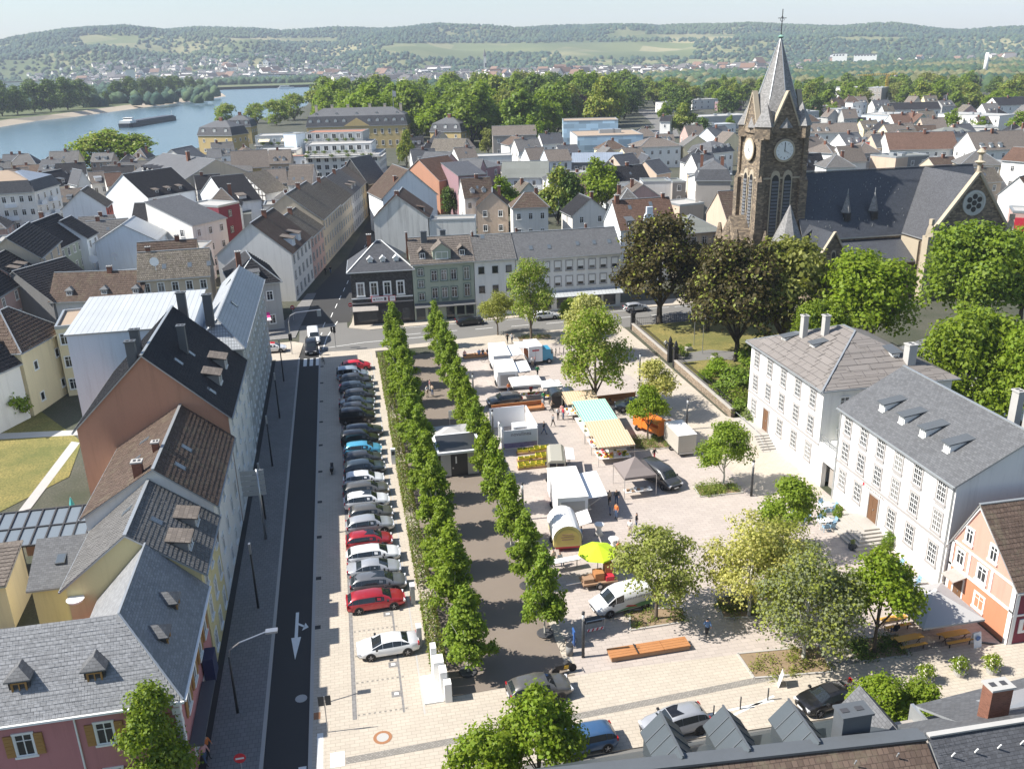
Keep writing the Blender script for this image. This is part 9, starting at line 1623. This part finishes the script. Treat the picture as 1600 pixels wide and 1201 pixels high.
WK = dict(ST); WK.update(kl=(-.1, -.16, .52), fl=(-.1, -.28, .1), tl=(-.1, -.43, .07), kr=(.1, .06, .5), fr=(.1, .3, .13), tr=(.1, .2, .05), el=(-.25, .12, 1.17), el2=(-.25, .1, 1.), hl=(-.24, .06, .9), er=(.25, -.08, 1.17), er2=(.24, -.24, 1.04), hr=(.22, -.32, .98))
CR = dict(ST); CR.update(el2=(-.12, -.2, 1.12), er2=(.14, -.2, 1.1), hl=(.0, -.26, 1.16), hr=(.02, -.28, 1.1))
dz = -.47; SI = {k: (v[0], v[1], v[2]+dz) for k, v in ST.items()}; SI.update(ql=(-.1, -.06, .46), qr=(.1, -.06, .46), kl=(-.11, -.44, .5), kr=(.11, -.44, .5), fl=(-.11, -.44, .1), fr=(.11, -.42, .1), tl=(-.11, -.58, .05), tr=(.11, -.56, .05), hl=(-.16, -.3, .6), hr=(.16, -.3, .6), el2=(-.22, -.16, .62), er2=(.22, -.16, .62))
FIG = {'stand': figure('stand', ST, ED, RAD), 'walk': figure('walk', WK, ED, RAD), 'cross': figure('cross', CR, ED, RAD), 'sit': figure('sit', SI, ED, RAD)}
def person(label, x, y, ang, pose='stand', top='grey', leg='denim', hair=(.06, .04, .03), z=.1, h=1.74):
 o = tag(link('person', FIG[pose], None, (x, y, z), ang), label, 'person', 'people on the market square'); s = h/1.76; o.scale = (s, s, s)
 for k, m in ((0, 'cl_'+top), (1, 'cl_'+leg)): o.material_slots[k].link = 'OBJECT'; o.material_slots[k].material = MATS[m]
 return o
for px, py, an, po, tp, lg, lb in ((889, 724, .2, 'stand', 'black', 'black', 'person in dark clothes standing alone beside the old van'), (1104, 998, 3., 'walk', 'blue', 'black', 'person in light blue shirt and dark trousers in front of the flowering tree'), (952, 790, .4, 'stand', 'beige', 'black', 'person in beige top at the large trailer flap, left of a pair'), (963, 790, -.3, 'stand', 'black', 'denim', 'person in black at the large trailer flap, right of a pair'), (953, 806, 1.2, 'cross', 'grey', 'denim', 'person in grey buying at the large trailer'), (963, 812, -1., 'stand', 'orange', 'denim', 'person in orange top and jeans by the large trailer'), (984, 838, 2.6, 'stand', 'white', 'beige', 'person in white near the bar tables'), (994, 828, 1., 'stand', 'black', 'denim', 'person in black half hidden by the loose tree'), (908, 848, 1.2, 'cross', 'blue', 'black', 'person in blue serving at the barrel wagon'), (875, 884, .3, 'sit', 'white', 'denim', 'person in white sitting at the long counter'), (966, 872, .4, 'stand', 'orange', 'black', 'person in orange at the table right of the parasol'), (1022, 722, .8, 'walk', 'black', 'red', 'person in black top and red skirt walking behind the brown pavilion'),
 (850, 632, .3, 'walk', 'green', 'denim', 'person in bright green top near the white tent'), (840, 590, .5, 'walk', 'green', 'black', 'person in green shirt and black trousers by the flap trailer'), (857, 624, .8, 'stand', 'blue', 'grey', 'person in pale blue beside the one in green'), (848, 642, 2., 'walk', 'grey', 'orange', 'person in grey top and orange trousers between bench and stalls'), (862, 645, 1.2, 'walk', 'beige', 'black', 'person in beige walking past the wooden bench'), (872, 657, .3, 'stand', 'white', 'black', 'person in white top and black skirt near the orange stall'), (878, 652, 2.8, 'stand', 'pink', 'white', 'person in pink beside the one in white near the orange stall'), (864, 668, 2.2, 'walk', 'grey', 'black', 'person in grey and black walking along the yellow hose'), (850, 680, 1.4, 'walk', 'black', 'denim', 'person in black right of the booth panel'), (885, 642, .4, 'stand', 'khaki', 'denim', 'person in khaki waiting at the far stall'), (830, 620, .2, 'stand', 'red', 'black', 'person in red under the white tent'), (795, 617, .2, 'stand', 'orange', 'denim', 'person in orange left under the white tent'), (832, 575, .2, 'stand', 'white', 'beige', 'person in white at the orange hatch of the truck'), (836, 572, 1.2, 'stand', 'pink', 'denim', 'person in pink top by the box truck'),
 (500, 556, 2., 'stand', 'white', 'denim', 'person in white riding at the pedestrian crossing'), (322, 1195, .8, 'walk', 'pink', 'denim', 'person in pale pink top walking by the pink house'), (326, 1183, .9, 'walk', 'orange', 'black', 'person in orange top beside the one in pale pink'), (509, 431, .5, 'stand', 'black', 'black', 'person in black, left of two in the northern street'), (517, 429, .5, 'stand', 'black', 'denim', 'person in dark clothes, right of two in the northern street'), (800, 537, .3, 'walk', 'white', 'denim', 'person in white walking with bicycle by the street tree'), (793, 538, .3, 'walk', 'black', 'black', 'person in black walking left of the bicycle by the street tree'), (1040, 548, .3, 'walk', 'white', 'black', 'person in white passing through the churchyard gate'),
 (668, 622, .6, 'cross', 'white', 'beige', 'person in white at the table in the far alley, left'), (676, 620, 2.4, 'cross', 'beige', 'denim', 'person in beige at the table in the far alley, middle'), (672, 612, 1.4, 'stand', 'pink', 'white', 'person in pink standing behind the alley table'), (880, 657, 1.9, 'stand', 'red', 'denim', 'person in red among the group by the orange stall')):
 x, y = G(px, py); person(lb, x, y, an, po, tp, lg, h=1.68+.12*R_.random(), z=.1 if po != 'sit' else .15)
for k, (px, tp, lb) in enumerate(((723, 'pink', 'person in pink sitting alone at the left end of the street bench'), (746, 'blue', 'person in light blue sitting on the street bench beside a bicycle'), (752, 'black', 'person in black sitting third on the street bench'), (760, 'black', 'person in dark jacket sitting fourth on the street bench'), (769, 'grey', 'person in grey sitting at the right end of the street bench'))):
 x, y = G(px, 553); person(lb, x, 124.4, 0., 'sit', tp, 'denim', z=.12)
for x, y, tp, lb, an in ((38.4, 50.2, 'black', 'person sitting at the left beer table under the parasol', 3.14), (41.2, 50.0, 'white', 'person in white sitting in the shade under the parasol', 3.14), (42.1, 58.7, 'pink', 'person in pink sitting at the white table right of the steps', 1.6), (15.5, 65.6, 'beige', 'person in beige leaning at the long counter', .4)): person(lb, x, y, an, 'sit' if y < 62 else 'cross', tp, 'denim', z=.1)
# air over the river plain
def haze():
 m = MB(); m.box(-4200, -60, -9, 6500, 7600, 330); o = m.build('haze', [], None, False, False); tag(o, 'pale summer haze', 'haze', kind='stuff')
 mt = bpy.data.materials.new('haze'); mt.use_nodes = True; t = mt.node_tree; t.nodes.remove(t.nodes['Principled BSDF'])
 v = N(t, 'VolumePrincipled', i_Density=.00011, i_Anisotropy=.0); v.inputs['Color'].default_value = (.74, .83, 1., 1.)
 t.links.new(v.outputs[0], t.nodes['Material Output'].inputs['Volume']); o.data.materials.append(mt)
haze()
